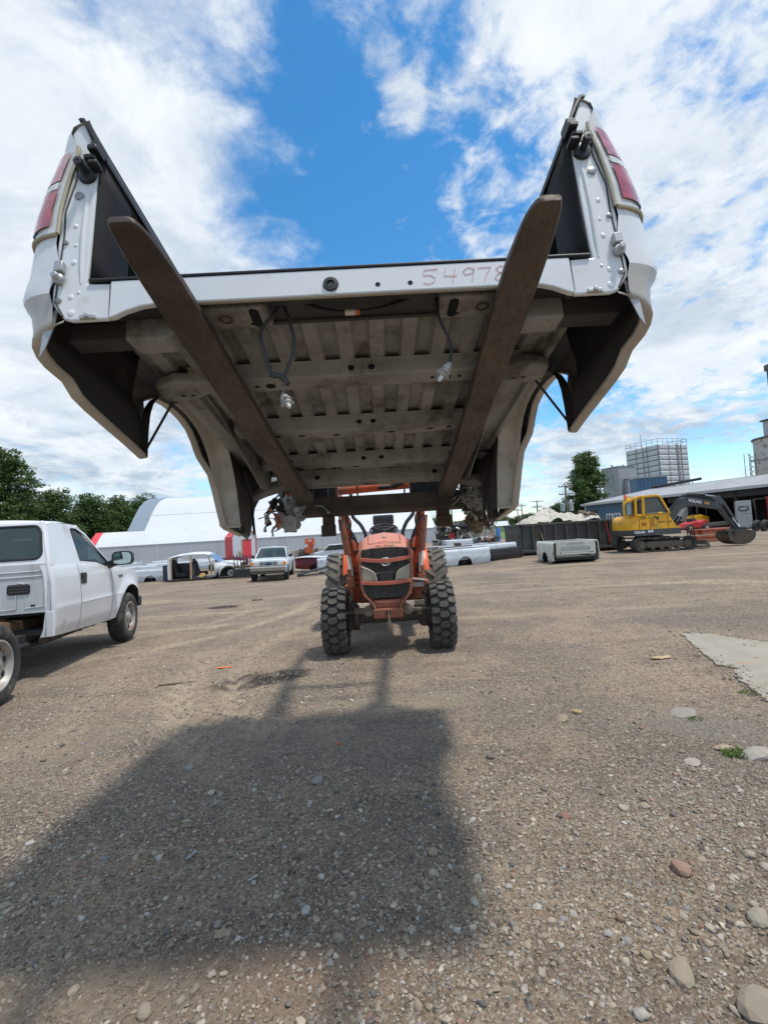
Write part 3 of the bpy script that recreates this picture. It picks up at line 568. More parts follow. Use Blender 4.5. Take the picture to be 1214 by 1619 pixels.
    # dark strut and flange in front of the wheelhouse
    mb = MB(); mb.tube([(sgn*.80, 1.62, -.05), (sgn*.775, 1.80, -.22), (sgn*.80, 1.98, -.42)], .011, 6); mb.tube([(sgn*.60, 1.60, -.045), (sgn*.80, 1.63, -.045)], .008, 6); mb.build('front_strut', blackm, bed, 40)
    mb = MB(); mb.prism([(sgn*.70, -.09), (sgn*.925, -.09), (sgn*.915, -.40), (sgn*.865, -.455), (sgn*.84, -.40), (sgn*.81, -.22), (sgn*.76, -.14)], 'y', 2.035, 2.042); mb.build('front_corner_plate', under, bed)
    mb = MB(); rows = []
    for t in range(13):
        f = t/12; u = lerp(.50, .885, f); w = -.115 - .055*math.sin(min(1, f*1.2)*PI*.5)**2; rows.append([(sgn*u, 1.90, w+.05), (sgn*u, 1.91, w), (sgn*u, 1.94, w-.016), (sgn*u, 1.985, w-.016), (sgn*u, 2.015, w), (sgn*u, 2.02, w+.05)])
    mb.sheet(rows); mb.build('front_outrigger', under, bed, 40, solid=.004)
    # thin brace from the floor to the lower edge behind the wheel
    mb = MB(); mb.tube([(sgn*.765, .62, -.075), (sgn*.935, .715, -.262)], .0055, 8); mb.ball((sgn*.935, .713, -.262), .012); mb.build('brace_rod', blackm, bed, 40)
    # tail post: painted closing face between jamb and lamp
    inn = [(.763, 0), (.7605, .06), (.759, .161), (.758, .295), (.757, .395), (.757, .460)]
    out = [(.812, .600), (.832, .590), (.850, .560), (.846, .520), (.826, .478), (.840, .375), (.862, .26), (.860, .17), (.862, .14), (.862, .06), (.862, .025), (.864, -.02), (.862, -.066), (.823, -.117), (.80, -.124), (.690, -.124), (.690, -.004)]
    mb = MB(); mb.prism([(sgn*a, b) for a, b in inn+out], 'y', .006, .022); post = mb.build('tail_post', white, bed, bevel=.006)
    mb = MB(); mb.tube([(sgn*a, .0075, b) for a, b in ((.781, .0), (.783, .06), (.786, .18), (.782, .30), (.774, .36))], [.004, .008, .009, .008, .003], 8); mb.build('post_ridge', white, post, 60)
    mb = MB()
    for a, b, r in ((.812, .205, .010), (.808, .075, .011), (.808, -.045, .011), (.803, -.098, .014), (.800, .30, .006), (.806, .135, .007), (.786, -.03, .007)):
        mb.ball((sgn*a, .0075, b), (r*.85, .0042, r), 14, 8)
    mb.build('post_dimple', white, post, 60)
    mb = MB()
    pathv = [(.822, .478), (.820, .38), (.846, .26), (.843, .17), (.848, .05), (.852, -.06), (.825, -.108)]
    mb.tube([(sgn*a, .0055, b) for a, b in pathv], .0028, 6); mb.tube([(sgn*.692, .006, -.01), (sgn*.690, .006, -.11)], .002, 6); mb.build('post_seam', M('seam_dark', (.07, .065, .06), .8), post, 40)
    mb = MB()
    for a, b, r in ((.808, .315, .014), (.842, .05, .010), (.842, -.055, .009), (.836, .145, .008)):
        mb.lathe([(r, .004), (r, .002), (r*.55, 0), (.001, 0)], (sgn*a, 0, b), 'y', 14)
    mb.build('post_bolt', steel, post, 40)
    mb = MB(); mb.cbox((sgn*.840, -.006, .05), (.026, .02, .034)); mb.lathe([(.017, .0), (.017, -.012), (.010, -.014), (.010, -.028), (.001, -.028)], (sgn*.842, 0, .012), 'y', 14); mb.build('hinge_bracket', galv, post, 40, bevel=.003)
    # latch striker bolt and black hook block near the top
    mb = MB(); mb.lathe([(.030, .004), (.028, -.006), (.012, -.010), (.011, -.040), (.014, -.042), (.014, -.052), (.004, -.053), (.001, -.046)], (sgn*.785, 0, .388), 'y', 18); mb.build('striker_bolt', blackp, post, 40)
    mb = MB(); mb.lathe([(.026, .004), (.024, -.004), (.012, -.008), (.001, -.006)], (sgn*.800, 0, .425), 'y', 16); mb.cbox((sgn*.765, -.014, .425), (.034, .04, .016)); mb.cbox((sgn*.752, -.018, .450), (.030, .05, .018)); mb.cbox((sgn*.752, -.016, .402), (.028, .04, .014)); mb.build('latch_hook', blackp, post, 40, bevel=.004)
    # white clip at the foot of the post
    mb = MB(); mb.box(*sorted((sgn*.728, sgn*.772)), -.004, .006, -.124, -.112); mb.cbox((sgn*.75, -.006, -.118), (.012, .012, .012)); mb.build('post_clip', galv, post, bevel=.002)
    # folded inner flange with its rust hole
    mb = MB(); mb.prism([(sgn*.848, -.075), (sgn*.875, -.10), (sgn*.885, -.165), (sgn*.888, -.235), (sgn*.874, -.205), (sgn*.853, -.13)], 'y', .012, .016); mb.build('quarter_flange', galv, bed)
    # inner wall of the box
    mb = MB(); mb.sheet([[(sgn*u, v, w) for w in (.0, .1, .2, .3, .40, .47)] for u, v in ((.7545, .009), (.7565, .20))]); iw = mb.build('jamb_liner', liner, bed, 30, solid=.004); mb = MB(); mb.sheet([[(sgn*u, v, w) for w in (.0, .1, .2, .3, .40, .47)] for u, v in ((.757, .20), (.80, .235), (.80, .70), (.80, 2.04))]); mb.build('inner_wall', M('recess_black', (.005, .005, .0055), 1., spec=.03), bed, 30, solid=.004)
    mb = MB()
    for v, w in ((.10, .305), (.13, .12), (.10, .032)): mb.lathe([(.001, -.006), (.015, -.006), (.015, .006), (.001, .006)], (sgn*.757, v, w), 'x', 16)
    mb.build('wall_hole', M('hole_black', (.004, .004, .004), .95), iw, 40)
    # bed rail cap
    mb = MB(); rows = []
    for v in (-.004, .0, .35, 2.05):
        rows.append([(sgn*a, v, b) for a, b in ((.746, .466), (.744, .480), (.752, .500), (.785, .566), (.808, .609), (.822, .612), (.828, .606), (.814, .602), (.792, .562), (.759, .492), (.757, .466))])
    mb.loft(rows); mb.build('rail_cap', blackp, bed, 40)
    mb = MB(); mb.cbox((sgn*.754, .0, .475), (.030, .05, .036)); mb.build('rail_end', blackp, bed, bevel=.004)
    # tail light wrapped round the corner
    LV = [0, .004, .009, .016, .028, .045, .065, .09, .13, .16]
    def lamp(w0, w1, i0, i1, off, n=9, inset=0.):
        rows = []
        for v in LV[i0:i1]:
            r = []
            for k in range(n):
                w = lerp(w0, w1, k/(n-1)); r.append((sgn*(su(w)-ins(v, w)+off*(.4 if v < .03 else 1)), v-off*(1.4 if v < .06 else .3), w))
            rows.append(r)
        return rows
    mb = MB(); mb.sheet(lamp(.172, .494, 0, 10, .004, 13)); tl = mb.build('tail_light', lens_c, bed, 40)
    mb = MB(); mb.sheet(lamp(.366, .474, 1, 10, .0075)); mb.build('red_lens', M('red_lens_pale', (.46, .13, .15), .10, 0, .4, 20, (.60, .42, .40), .4, 9, bump=.35, bscale=45, coat=.7), tl, 40)
    mb = MB(); mb.sheet(lamp(.200, .330, 1, 10, .0075)); mb.build('red_lens', lens_r, tl, 40)
    mb = MB(); mb.sheet(lamp(.336, .360, 1, 10, .0075)); mb.build('reverse_lens', lens_c, tl, 40)
    mb = MB()
    ring = [(sgn*(su(w)-ins(0, w)-.003), -.004, w) for w in np.linspace(.172, .494, 12)]
    mb.tube(ring, .006, 6); mb.tube([(sgn*(su(.170)-ins(v, .17)+.003), v-.004, .170) for v in LV], .006, 6); mb.build('lamp_seal', M('aged_seal', (.40, .36, .25), .6), tl, 50)
    # rear cross box and its end shoe
    mb = MB(); mb.box(*sorted((sgn*.60, sgn*.89)), .13, .20, -.112, -.048); mb.build('rear_cross_box', underd, bed, bevel=.006)
    mb = MB(); mb.prism([(sgn*.705, -.044), (sgn*.52, -.044), (sgn*.52, -.085), (sgn*.575, -.122), (sgn*.705, -.118)], 'y', .120, .21); mb.build('cross_box_shoe', under, bed, bevel=.008)
    # slotted bracket under the sill
    mb = MB(); mb.box(*sorted((sgn*.27+.03, sgn*.55+.03)), .055, .165, -.074, -.040); br = mb.build('sill_bracket', under, bed, bevel=.006)
    mb = MB()
    for uu in (.315, .50):
        cx_ = sgn*uu+.03; mb.loft([[(cx_+.016*math.cos(a), .11+(.030 if math.sin(a) > 0 else -.030)+.016*math.sin(a), z) for a in np.linspace(0, 2*PI, 17)[:-1]] for z in (-.0748, -.0735)])
    mb.build('bracket_slot', M('hole_black'), br)
    mb = MB(); cx_ = sgn*.41+.03; mb.lathe([(.022, -.0742), (.022, -.0755), (.014, -.0755), (.012, -.072), (.001, -.072)], (cx_, .11, 0), 'z', 16); mb.build('bracket_bolt', rusty, br, 40)
    mb = MB()
    for du in (.075, .095): mb.lathe([(.006, -.0745), (.005, -.0752), (.001, -.0752)], (sgn*(.41-du)+.03, .14, 0), 'z', 10)
    mb.build('bracket_hole', M('hole_black'), br)
    # light outer end of the first crossmember
    mb = MB(); mb.prism([(sgn*.62, .47), (sgn*.62, .60), (sgn*.745, .64), (sgn*.80, .60), (sgn*.79, .50), (sgn*.70, .455)], 'z', -.090, -.045); mb.build('crossmember_end', under, bed, bevel=.012)
    mb = MB(); [mb.lathe([(.009, -.0905), (.008, -.0912), (.001, -.0912)], (sgn*u, .575, 0), 'z', 12) for u in (.665, .705)]; mb.build('end_hole', M('hole_black'), bed)
# floor pan: corrugations running lengthwise
mb = MB(); us = []; per = .117; k = -.80
while k < .80:
    us += [(k, 0), (k+.046, 0), (k+.057, -.023), (k+.106, -.023)]; k += per
us = [(min(max(u, -.80), .80), d) for u, d in us] + [(.80, 0)]
mb.sheet([[(u, v, -.014+d*f) for u, d in us] for v, f in ((.03, .0), (.07, 1), (.4, 1), (.69, 1), (.70, 1), (1.5, 1), (2.03, 1))])
fl = mb.build('floor_pan', under, bed, 20, solid=.003)
mb = MB(); mb.sheet([[(u, v, -.004) for u in (-.80, 0, .80)] for v in (.01, 2.03)]); mb.build('floor_top', liner, bed)
# crossmembers
for n, (v0, v1, wb, hw, dip) in enumerate(((.462, .600, -.092, .66, 0), (.985, 1.130, -.100, .64, .012), (1.535, 1.665, -.108, .64, 0), (1.865, 2.02, -.125, .62, 0))):
    mb = MB(); rows = []
    for i in range(25):
        u = lerp(-hw+.015, hw+.015, i/24); e = abs(u)/hw; b = wb + dip*(e*e*2-.6) + (.012 if n == 2 and u < -.1 else 0)
        rows.append([(u, v0-.012, -.038), (u, v0, -.038), (u, v0+.012, b+.006), (u, v0+.020, b), (u, v1-.03, b), (u, v1-.02, b+.004), (u, v1, -.038), (u, v1+.012, -.038)])
    mb.sheet(rows); cm = mb.build('crossmember', under, bed, 30, solid=.003)
    mb = MB(); hz = M('hole_black')
    def hol(u, v, r, sl=1.): mb.loft([[(u+r*sl*math.cos(a), v+r*math.sin(a), z) for a in np.linspace(0, 2*PI, 15)[:-1]] for z in (wb+dip*(abs(u/hw)**2*2-.6)-.0012, wb+.004)])
    def holf(u, w, r): mb.loft([[(u+r*math.cos(a), v0+(-.038-w)*.012/(-.038-wb)-.0035, w+r*.8*math.sin(a)) for a in np.linspace(0, 2*PI, 15)[:-1]], [(u+r*math.cos(a), v0+.03, w+r*.8*math.sin(a)) for a in np.linspace(0, 2*PI, 15)[:-1]]])
    if n == 0:
        for u in (-.335, .375): hol(u, .53, .020); hol(u-.055, .53, .009); hol(u+.055, .53, .009)
        holf(-.005, -.065, .013); holf(.075, -.065, .013)
    elif n == 1:
        holf(.0, -.07, .013); holf(.07, -.07, .013)
        for u, s_ in ((-.30, 2.2), (-.12, 2.2), (.16, 2.4), (.36, 2.2)): hol(u, 1.06, .009, s_)
        hol(-.42, 1.06, .012); hol(.46, 1.06, .014)
    elif n == 2:
        holf(-.45, -.075, .015); holf(.0, -.075, .014); holf(.11, -.075, .014); holf(.54, -.075, .015)
        for u in (-.40, -.05, .22): hol(u, 1.60, .009, 2.6)
    else:
        holf(-.33, -.085, .018); holf(.47, -.085, .018); hol(.0, 1.94, .01, 2.5)
    mb.build('crossmember_hole', hz, cm)
# bulkhead at the cab end
mb = MB(); mb.box(-.93, .93, 2.045, 2.06, -.10, .52); mb.build('front_panel', white2, bed)
# rear sill with number, rubber drain, holes, black cap
mb = MB()
pts = [(-.689, .0), (.689, .0), (.689, -.122), (.672, -.118), (.63, -.098), (.595, -.088), (.55, -.085), (-.55, -.085), (-.595, -.090), (-.64, -.104), (-.672, -.12), (-.689, -.124)]
mb.prism(pts, 'y', 0, .02); sill = mb.build('rear_sill', white, bed, bevel=.004)
mb = MB(); mb.box(-.755, .755, -.003, .06, .0015, .010); mb.build('sill_cap', blackp, sill, bevel=.003)
mb = MB(); mb.box(-.545, .545, .003, .012, -.0885, -.0855); mb.build('sill_hem', M('hem_tan', (.36, .31, .24), .6), sill)
mb = MB(); mb.lathe([(.024, .001), (.022, -.006), (.012, -.007), (.010, .0), (.001, .0)], (-.034, 0, -.052), 'y', 22); mb.build('rubber_grommet', blackp, sill, 40)
mb = MB()
for u in (.106, .203): mb.lathe([(.0075, -.0008), (.001, -.0008)], (u, 0, -.060), 'y', 14)
mb.build('sill_hole', M('hole_black'), sill)
STROKES = {'5': [[(1, 1), (.12, .95), (.10, .60), (.55, .60), (.86, .42), (.82, .12), (.45, .0), (.12, .10)]], '4': [[(.18, 1), (.10, .50), (.95, .46)], [(.80, .95), (.74, .45), (.68, -.05)]],
           '9': [[(.88, .85), (.50, 1), (.15, .75), (.35, .48), (.78, .60), (.90, .92), (.84, .5), (.78, 0)]], '7': [[(.05, .92), (.90, .95), (.62, .45), (.48, -.05)]],
           '8': [[(.88, .88), (.50, 1), (.20, .80), (.40, .58), (.72, .40), (.78, .12), (.42, 0), (.15, .16), (.30, .40), (.70, .64), (.88, .88)]]}
mb = MB(); pen = M('red_marker', (.66, .22, .22), .7)
for ch, u0 in (('5', .236), ('4', .298), ('9', .352), ('7', .402), ('8', .449)):
    for st in STROKES[ch]:
        pp = [(u0+.046*(x+.12*y), -.0012, -.068+.050*y) for x, y in st]; fin = []
        for a, b in zip(pp[:-1], pp[1:]): fin += [tuple(lerp(a[i], b[i], t) for i in range(3)) for t in (0, .5)]
        mb.tube(fin+[pp[-1]], .0007, 5)
mb.build('written_number', pen, sill, 60)
# dark hollow behind the sill
mb = MB(); mb.box(-.72, .72, .022, .165, -.046, -.040); mb.box(-.72, .72, .165, .18, -.056, -.018); mb.box(-.60, .60, .0205, .028, -.080, -.03); mb.build('rear_channel', underd, bed, bevel=.004)
# wiring harness with two lamp sockets
def smooth(P, k=6):
    P = [Vector(p) for p in P]; out = []
    for i in range(len(P)-1):
        a, b, c, d = P[max(i-1, 0)], P[i], P[i+1], P[min(i+2, len(P)-1)]
        for j in range(k):
            t = j/k; out.append(.5*((2*b)+(c-a)*t+(2*a-5*b+4*c-d)*t*t+(3*b-a-3*c+d)*t**3))
    return out+[P[-1]]
mb = MB(); hv = .10
mb.tube(smooth([(-.30, .14, -.030), (-.21, hv, -.040), (-.15, hv, -.034), (-.07, hv, -.064), (.0, hv, -.078), (.06, hv, -.077), (.12, hv, -.068), (.19, hv, -.048), (.24, hv, -.026), (.32, .13, -.024)]), .0075, 8)
har = mb.build('wiring_harness', blackp, bed, 50)
mb = MB(); mb.tube([(.0, hv, -.0785), (.032, hv, -.0788)], .0092, 10); mb.build('harness_tag', M('tag_white', (.60, .56, .50), .6), har, 40)
mb = MB(); mb.tube([(.032, hv, -.0788), (.046, hv, -.0782)], .0092, 10); mb.build('harness_tag', M('tag_orange', (.50, .16, .06), .6), har, 40)
mb = MB(); wire = M('grey_loom', (.034, .034, .036), .6, 0, .3, 40)
mb.tube(smooth([(-.205, hv, -.035), (-.225, hv, -.07), (-.262, hv, -.115), (-.270, hv, -.145), (-.258, hv, -.20), (-.243, hv, -.255), (-.236, hv, -.278), (-.225, hv, -.290)]), .0062, 8); mb.build('hanging_wire', wire, har, 50)
mb = MB(); mb.tube(smooth([(-.20, hv, -.035), (-.185, hv, -.07), (-.170, hv, -.13), (-.163, hv, -.18), (-.172, hv, -.22), (-.190, hv, -.27), (-.197, hv, -.295)]), .0055, 8); mb.build('hanging_wire', wire, har, 50)
mb = MB(); mb.tube(smooth([(-.240, hv, -.278), (-.215, hv, -.285), (-.198, hv, -.296), (-.186, hv, -.315)]), .0095, 8); mb.build('taped_joint', wire, har, 50)
mb = MB(); mb.tube(smooth([(.292, hv, -.03), (.294, hv, -.08), (.296, hv, -.115), (.312, hv, -.165), (.325, hv, -.21), (.322, hv, -.25), (.314, hv, -.275)]), .0048, 8); mb.build('hanging_wire', blackp, har, 50)
sock = M('socket_grey', (.33, .32, .30), .5, 0, .15, 60)
def socket(p, d, tip):
    p = Vector(p); d = Vector(d).normalized(); q_ = d.to_track_quat('Z', 'Y').to_matrix().to_4x4(); m = Matrix.Translation(p) @ q_
    mb = MB(); mb.lathe([(.001, -.028), (.008, -.028), (.010, -.014), (.014, -.012), (.014, .006), (.018, .008), (.018, .014), (.013, .016), (.012, .026), (.004, .027)], (0, 0, 0), 'z', 16)
    for a in range(3):
        t = a*2*PI/3; mb.cbox((.017*math.cos(t), .017*math.sin(t), .012), (.010, .008, .010), Matrix.Rotation(t, 3, 'Z'))
    mb.xf(m); s = mb.build('lamp_socket', sock, har, 40)
    mb = MB(); mb.lathe([(.0145, .002), (.0158, .004), (.0145, .006)], (0, 0, 0), 'z', 16); mb.xf(m); mb.build('seal_ring', tip, s, 40)
    mb = MB(); mb.lathe([(.007, .026), (.0075, .036), (.005, .046), (.001, .048)], (0, 0, 0), 'z', 12); mb.xf(m); mb.build('bulb', lens_c, s, 40)
mb = MB(); mb.tube([(-.192, hv, -.305), (-.203, hv, -.348)], .003, 6); mb.build('bare_wire', steel, har, 40)
socket((-.192, hv-.005, -.368), (.35, -.55, -.85), M('seal_grey', (.2, .2, .2), .6)); socket((.300, hv-.002, -.298), (-.55, -.15, -.85), M('seal_red', (.40, .13, .09), .6))

# the left flank is pushed a little towards the cab (old damage): shear its far half
def warp_left(o):
    for c in o.children: warp_left(c)
    if o.type != 'MESH': return
    for v in o.data.vertices:
        k = min(1, max(0, (-v.co.x-.70)/.10))
        if k > 0: v.co.y += k*float(np.interp(v.co.y, [0, .5, .7, 1.1, 1.5, 1.62, 2.04], [0, 0, .02, .06, .105, .11, .045]))
warp_left(bed)
# ------------------------------------------------------------------ the orange tractor with its loader and forks
TX, TY = -.02, 5.9
tr = thing('tractor', 'dirty orange loader tractor with black seat and chunky tyres, holding up the bed', 'tractor', (TX, TY, 0)); bpy.context.view_layer.update()
B2T = Matrix.Translation((-TX, -TY, 0)) @ BEDM
def block_tread(parent, c, Rr, w, n=22):
    mb = MB(); vs_ = []
    def blk(u0s, a0, poly, hgt_):    # poly in (x, angle*R)
        k = len(poly); ring = []
        for hh, sh in ((-.012, 1.0), (hgt_, .86)):
            cx_ = sum(p[0] for p in poly)/k; cy_ = sum(p[1] for p in poly)/k
            for x, y in poly:
                x = cx_+(x-cx_)*sh; y = cy_+(y-cy_)*sh; ab = abs(x)/(w/2); r = Rr+hh-.055*max(0, ab-.62)**1.6*2.2; a = a0+y/Rr
                ring.append((c[0]+x, c[1]+r*math.sin(a), c[2]+r*math.cos(a)))
        mb.add(ring, [tuple(range(k-1, -1, -1)), tuple(range(k, 2*k))]+[(i, (i+1) % k, k+(i+1) % k, k+i) for i in range(k)])
    st = 2*PI*Rr/n
    for i in range(n):
        a = 2*PI*i/n; h_ = .026; s_ = st
        blk(0, a, [(-.062, -.20*s_), (-.03, -.36*s_), (.03, -.36*s_), (.062, -.20*s_), (.062, .16*s_), (.028, .38*s_), (0, .30*s_), (-.028, .38*s_), (-.062, .16*s_)], h_)
        for sg in (1, -1):
            blk(0, a+PI/n, [(sg*.046, -.18*s_), (sg*.078, -.42*s_), (sg*w*.52, -.40*s_), (sg*w*.52, .28*s_), (sg*.078, .34*s_), (sg*.046, .12*s_)], h_)
    return mb.build('tread', M('tread_dusty', (.066, .062, .056), .85, 0, .25, 9, (.16, .14, .11), .4, 7, bump=.2, bscale=150), parent, None)
def bar_tread(parent, c, Rr, w, n=20):
    mb = MB()
    for i in range(n):
        for sg in (1, -1):
            a0 = 2*PI*(i+(.5 if sg > 0 else 0))/n; rows = []
            for t in np.linspace(0, 1, 6):
                x = sg*lerp(-.02, w*.53, t); a = a0+.30*t**1.2; dr = .026-.05*max(0, t-.78)*1.5
                rows.append([(c[0]+x, c[1]+(Rr+h)*math.sin(a+d), c[2]+(Rr+h)*math.cos(a+d)) for d, h in ((-.10, -.02), (-.075, dr), (.075, dr), (.10, -.02))])
            mb.loft(rows)
    return mb.build('tread', rubdust, parent, None)
for s in (-1, 1):
    w_ = wheel(tr, (s*.645, 0, .39), .385, .285, .21, s, rubber, orangebr, holes=0); block_tread(w_, (s*.645, 0, .39), .39, .285)
    w_ = wheel(tr, (s*.74, 2.0, .57), .53, .40, .31, s, rubdust, orangebr, holes=0); bar_tread(w_, (s*.74, 2.0, .57), .535, .40)
# front axle, knuckles, steering rams
mb = MB(); mb.tube([(-.52, .02, .40), (-.30, .02, .41), (-.12, .02, .44), (.12, .02, .44), (.30, .02, .41), (.52, .02, .40)], [.075, .085, .12, .12, .085, .075], 14)
for s in (-1, 1): mb.lathe([(.001, .26), (.07, .26), (.095, .30), (.095, .52), (.07, .56), (.001, .56)], (s*.46, .02, 0), 'z', 16); mb.lathe([(.08, 0), (.15, .02), (.15, .08), (.001, .08)], (s*.44, .02, .40), 'x', 18)
mb.build('front_axle', M('grimy_iron', (.075, .062, .052), .7, .2, .25, 6, (.16, .12, .085), .4, 5, bump=.2), tr, 40)
mb = MB()
for s in (-1, 1): mb.tube([(s*.18, -.13, .50), (s*.40, -.13, .49)], .042, 12); mb.tube([(s*.40, -.13, .49), (s*.52, -.10, .48)], .016, 8); mb.lathe([(.06, -.04), (.06, .04), (.001, .04)], (s*.235, -.17, .50), 'y', 16); mb.lathe([(.06, -.04), (.03, -.045), (.001, -.045)], (s*.235, -.17, .50), 'y', 16)
mb.cbox((.38, -.14, .565), (.12, .06, .05)); mb.build('steering_ram', M('dusty_ram', (.22, .185, .14), .6, .2, .2, 8, (.12, .09, .06), .4, 5), tr, 40)
# chassis, bumper, pin
mb = MB(); mb.cbox((0, .75, .66), (.44, 1.9, .26)); mb.cbox((0, -.10, .60), (.34, .5, .10)); mb.cbox((0, 1.9, .62), (.9, .5, .34)); mb.build('chassis', orangebr, tr, bevel=.02)
mb = MB(); mb.cbox((0, -.42, .505), (.335, .10, .105)); mb.cbox((0, -.36, .595), (.30, .05, .075)); bu = mb.build('bumper', orangebr, tr, bevel=.012)
mb = MB(); mb.tube([(0, -.48, .535), (.005, -.485, .44), (.018, -.485, .34)], .010, 8); mb.lathe([(.026, -.015), (.026, .0), (.001, .0)], (0, -.47, .52), 'y', 14); mb.tube([(.0, -.485, .45), (-.012, -.49, .38), (.002, -.49, .30), (.028, -.49, .31), (.026, -.49, .40), (.005, -.485, .45)], .005, 6); mb.build('hitch_pin', M('pin_tan', (.32, .24, .16), .6, .3), bu, 40)
mb = MB(); mb.box(-.36, -.22, .15, .9, .55, .80); mb.box(.22, .42, .10, .6, .56, .84); mb.cbox((.40, -.02, .80), (.13, .16, .035)); mb.build('side_box', orangebr, tr, bevel=.02)
mb = MB(); mb.cbox((.385, -.09, .775), (.13, .06, .06)); mb.cbox((.395, -.10, .835), (.16, .12, .02), Matrix.Rotation(.15, 3, 'Y')); mb.build('step_plate', M('plate_grey', (.34, .33, .31), .6, .2), tr, bevel=.006)
# hood
def ring(y, hw, zt, zb, r, crown, n=7):
    P = [(-hw*.96, y, zb)]
    for i in range(n):
        a = PI - (PI/2)*i/(n-1); P.append((-hw+r+r*math.cos(a), y, zt-r+r*math.sin(a)))
    P.append((0, y, zt+crown))
    for i in range(n):
        a = PI/2-(PI/2)*i/(n-1); P.append((hw-r+r*math.cos(a), y, zt-r+r*math.sin(a)))
    P.append((hw*.96, y, zb)); return P
mb = MB(); mb.loft([ring(-.335, .283, 1.215, .72, .06, .012), ring(-.325, .292, 1.245, .70, .08, .016), ring(-.27, .298, 1.290, .69, .10, .024), ring(-.15, .300, 1.335, .70, .11, .028), ring(.10, .30, 1.372, .74, .11, .03), ring(.5, .30, 1.395, .80, .11, .03), ring(1.02, .30, 1.405, .85, .10, .03)])
hood = mb.build('hood', orangef, tr, 35)
mb = MB()
for x0, x1 in ((-.19, -.20), (.19, .20)): mb.tube([(x0, -.26, 1.302), (x0*1.02, -.12, 1.352), (x1, .1, 1.40), (x1, .6, 1.422)], .0035, 5)
mb.tube([(-.2, -.272, 1.298), (0, -.285, 1.318), (.2, -.272, 1.298)], .003, 5); mb.build('hood_seam', orangebr, hood, 40)
mb = MB(); mb.ball((0, -.14, 1.372), (.022, .022, .018), 12, 8); mb.build('hood_knob', galv, hood, 50)
mb = MB()
for i in range(14): mb.cbox((-.10+.2*i/13, -.316, 1.270+.006*math.sin(i)), (.009, .003, .016), Matrix.Rotation(-.6, 3, 'X'))
mb.build('worn_decal', orangebr, hood)
# grille
mesh_m = M('grille_mesh', (.040, .038, .036), .75, .1, .3, 60, (.11, .10, .085), .35, 6, bump=.5, bscale=300)
mb = MB(); mb.prism([(-.272, 1.235), (-.15, 1.25), (0, 1.255), (.15, 1.25), (.272, 1.235), (.285, 1.0), (.285, .86), (.255, .74), (.205, .665), (-.205, .665), (-.255, .74), (-.285, .86), (-.285, 1.0)], 'y', -.352, -.30)
gr_ = mb.build('grille', mesh_m, tr, bevel=.008)
mb = MB()
for x0, x1, z0, z1 in ((-.235, -.245, 1.16, 1.235), (-.135, -.15, 1.16, 1.245), (.135, .15, 1.16, 1.245), (.235, .245, 1.16, 1.235), (-.12, -.14, .96, 1.13), (.12, .14, .96, 1.13)): mb.beam((x0, -.356, z0), (x1, -.356, z1), .006, .006, (0, 1, 0))
mb.tube([(-.285, -.356, 1.06), (-.16, -.36, .995), (-.125, -.36, .955), (.125, -.36, .955), (.16, -.36, .995), (.285, -.356, 1.06)], .006, 6)
mb.tube([(-.28, -.356, 1.135), (0, -.366, 1.125), (.28, -.356, 1.135)], .005, 6); mb.build('grille_rib', blackp, gr_, 40)
mb = MB(); mb.cbox((0, -.362, .905), (.15, .02, .135)); mb.build('lower_vent', mesh_m, gr_, bevel=.008)
mb = MB(); mb.lathe([(.036, -.010), (.044, -.016), (.052, -.010), (.052, .002), (.036, .002)], (0, -.358, 1.085), 'y', 28, True); mb.v = [(x*1.25, y, z) for x, y, z in mb.v]; bd = mb.build('badge', chrome, gr_, 40)
mb = MB(); mb.beam((-.020, -.368, 1.060), (-.020, -.368, 1.110), .012, .004, (0, 1, 0)); mb.beam((-.014, -.369, 1.084), (.026, -.369, 1.108), .011, .004, (0, 1, 0)); mb.beam((-.006, -.369, 1.088), (.028, -.369, 1.062), .011, .004, (0, 1, 0)); mb.build('badge_letter', chrome, bd)
for s in (-1, 1):
    P = [(.288, 1.045), (.20, 1.005), (.150, .975), (.128, .945), (.112, .868), (.275, .868), (.292, .90)]
    mb = MB(); mb.prism([(s*a, b) for a, b in P], 'y', -.372, -.33); hl = mb.build('headlight', M('headlight_cream', (.40, .36, .28), .35, 0, .15, 6, (.25, .22, .16), .35, 6, coat=.25), tr, bevel=.014)
    mb = MB(); mb.tube([(s*a, -.372, b) for a, b in P[:5]], .008, 6); mb.build('lamp_rim', M('rim_cream', (.55, .50, .38), .5), hl, 40)
    mb = MB(); mb.sheet([[(s*.30, y, z) for y in (-.31, -.2)] for z in (1.02, .84)]); mb.build('cheek_panel', white2, hood)
# brush guard: salmon bars over the grille
mb = MB()
for zc, dz in ((1.130, -.030), (.862, -.018)):
    rows = []
    for i in range(15):
        f = i/14*2-1; z = zc+dz*(1-f*f); rows.append([(f*.292, -.392-.03*(1-f*f)+a, z+b) for a, b in ((0, -.022), (-.012, -.018), (-.012, .018), (0, .022))])
    mb.loft(rows)
gd = mb.build('brush_guard', M('salmon_paint', (.52, .135, .085), .5, 0, .15, 6, (.25, .12, .08), .35, 6), tr, 30)
mb = MB()
for s in (-1, 1): mb.tube([(s*.285, -.12, 1.33), (s*.292, -.28, 1.29), (s*.295, -.385, 1.20), (s*.297, -.39, 1.0), (s*.290, -.39, .80), (s*.262, -.40, .715), (s*.165, -.42, .61), (s*.148, -.43, .56), (s*.148, -.43, .47)], .014, 8)
mb.build('guard_tube', orangebr, gd, 50)
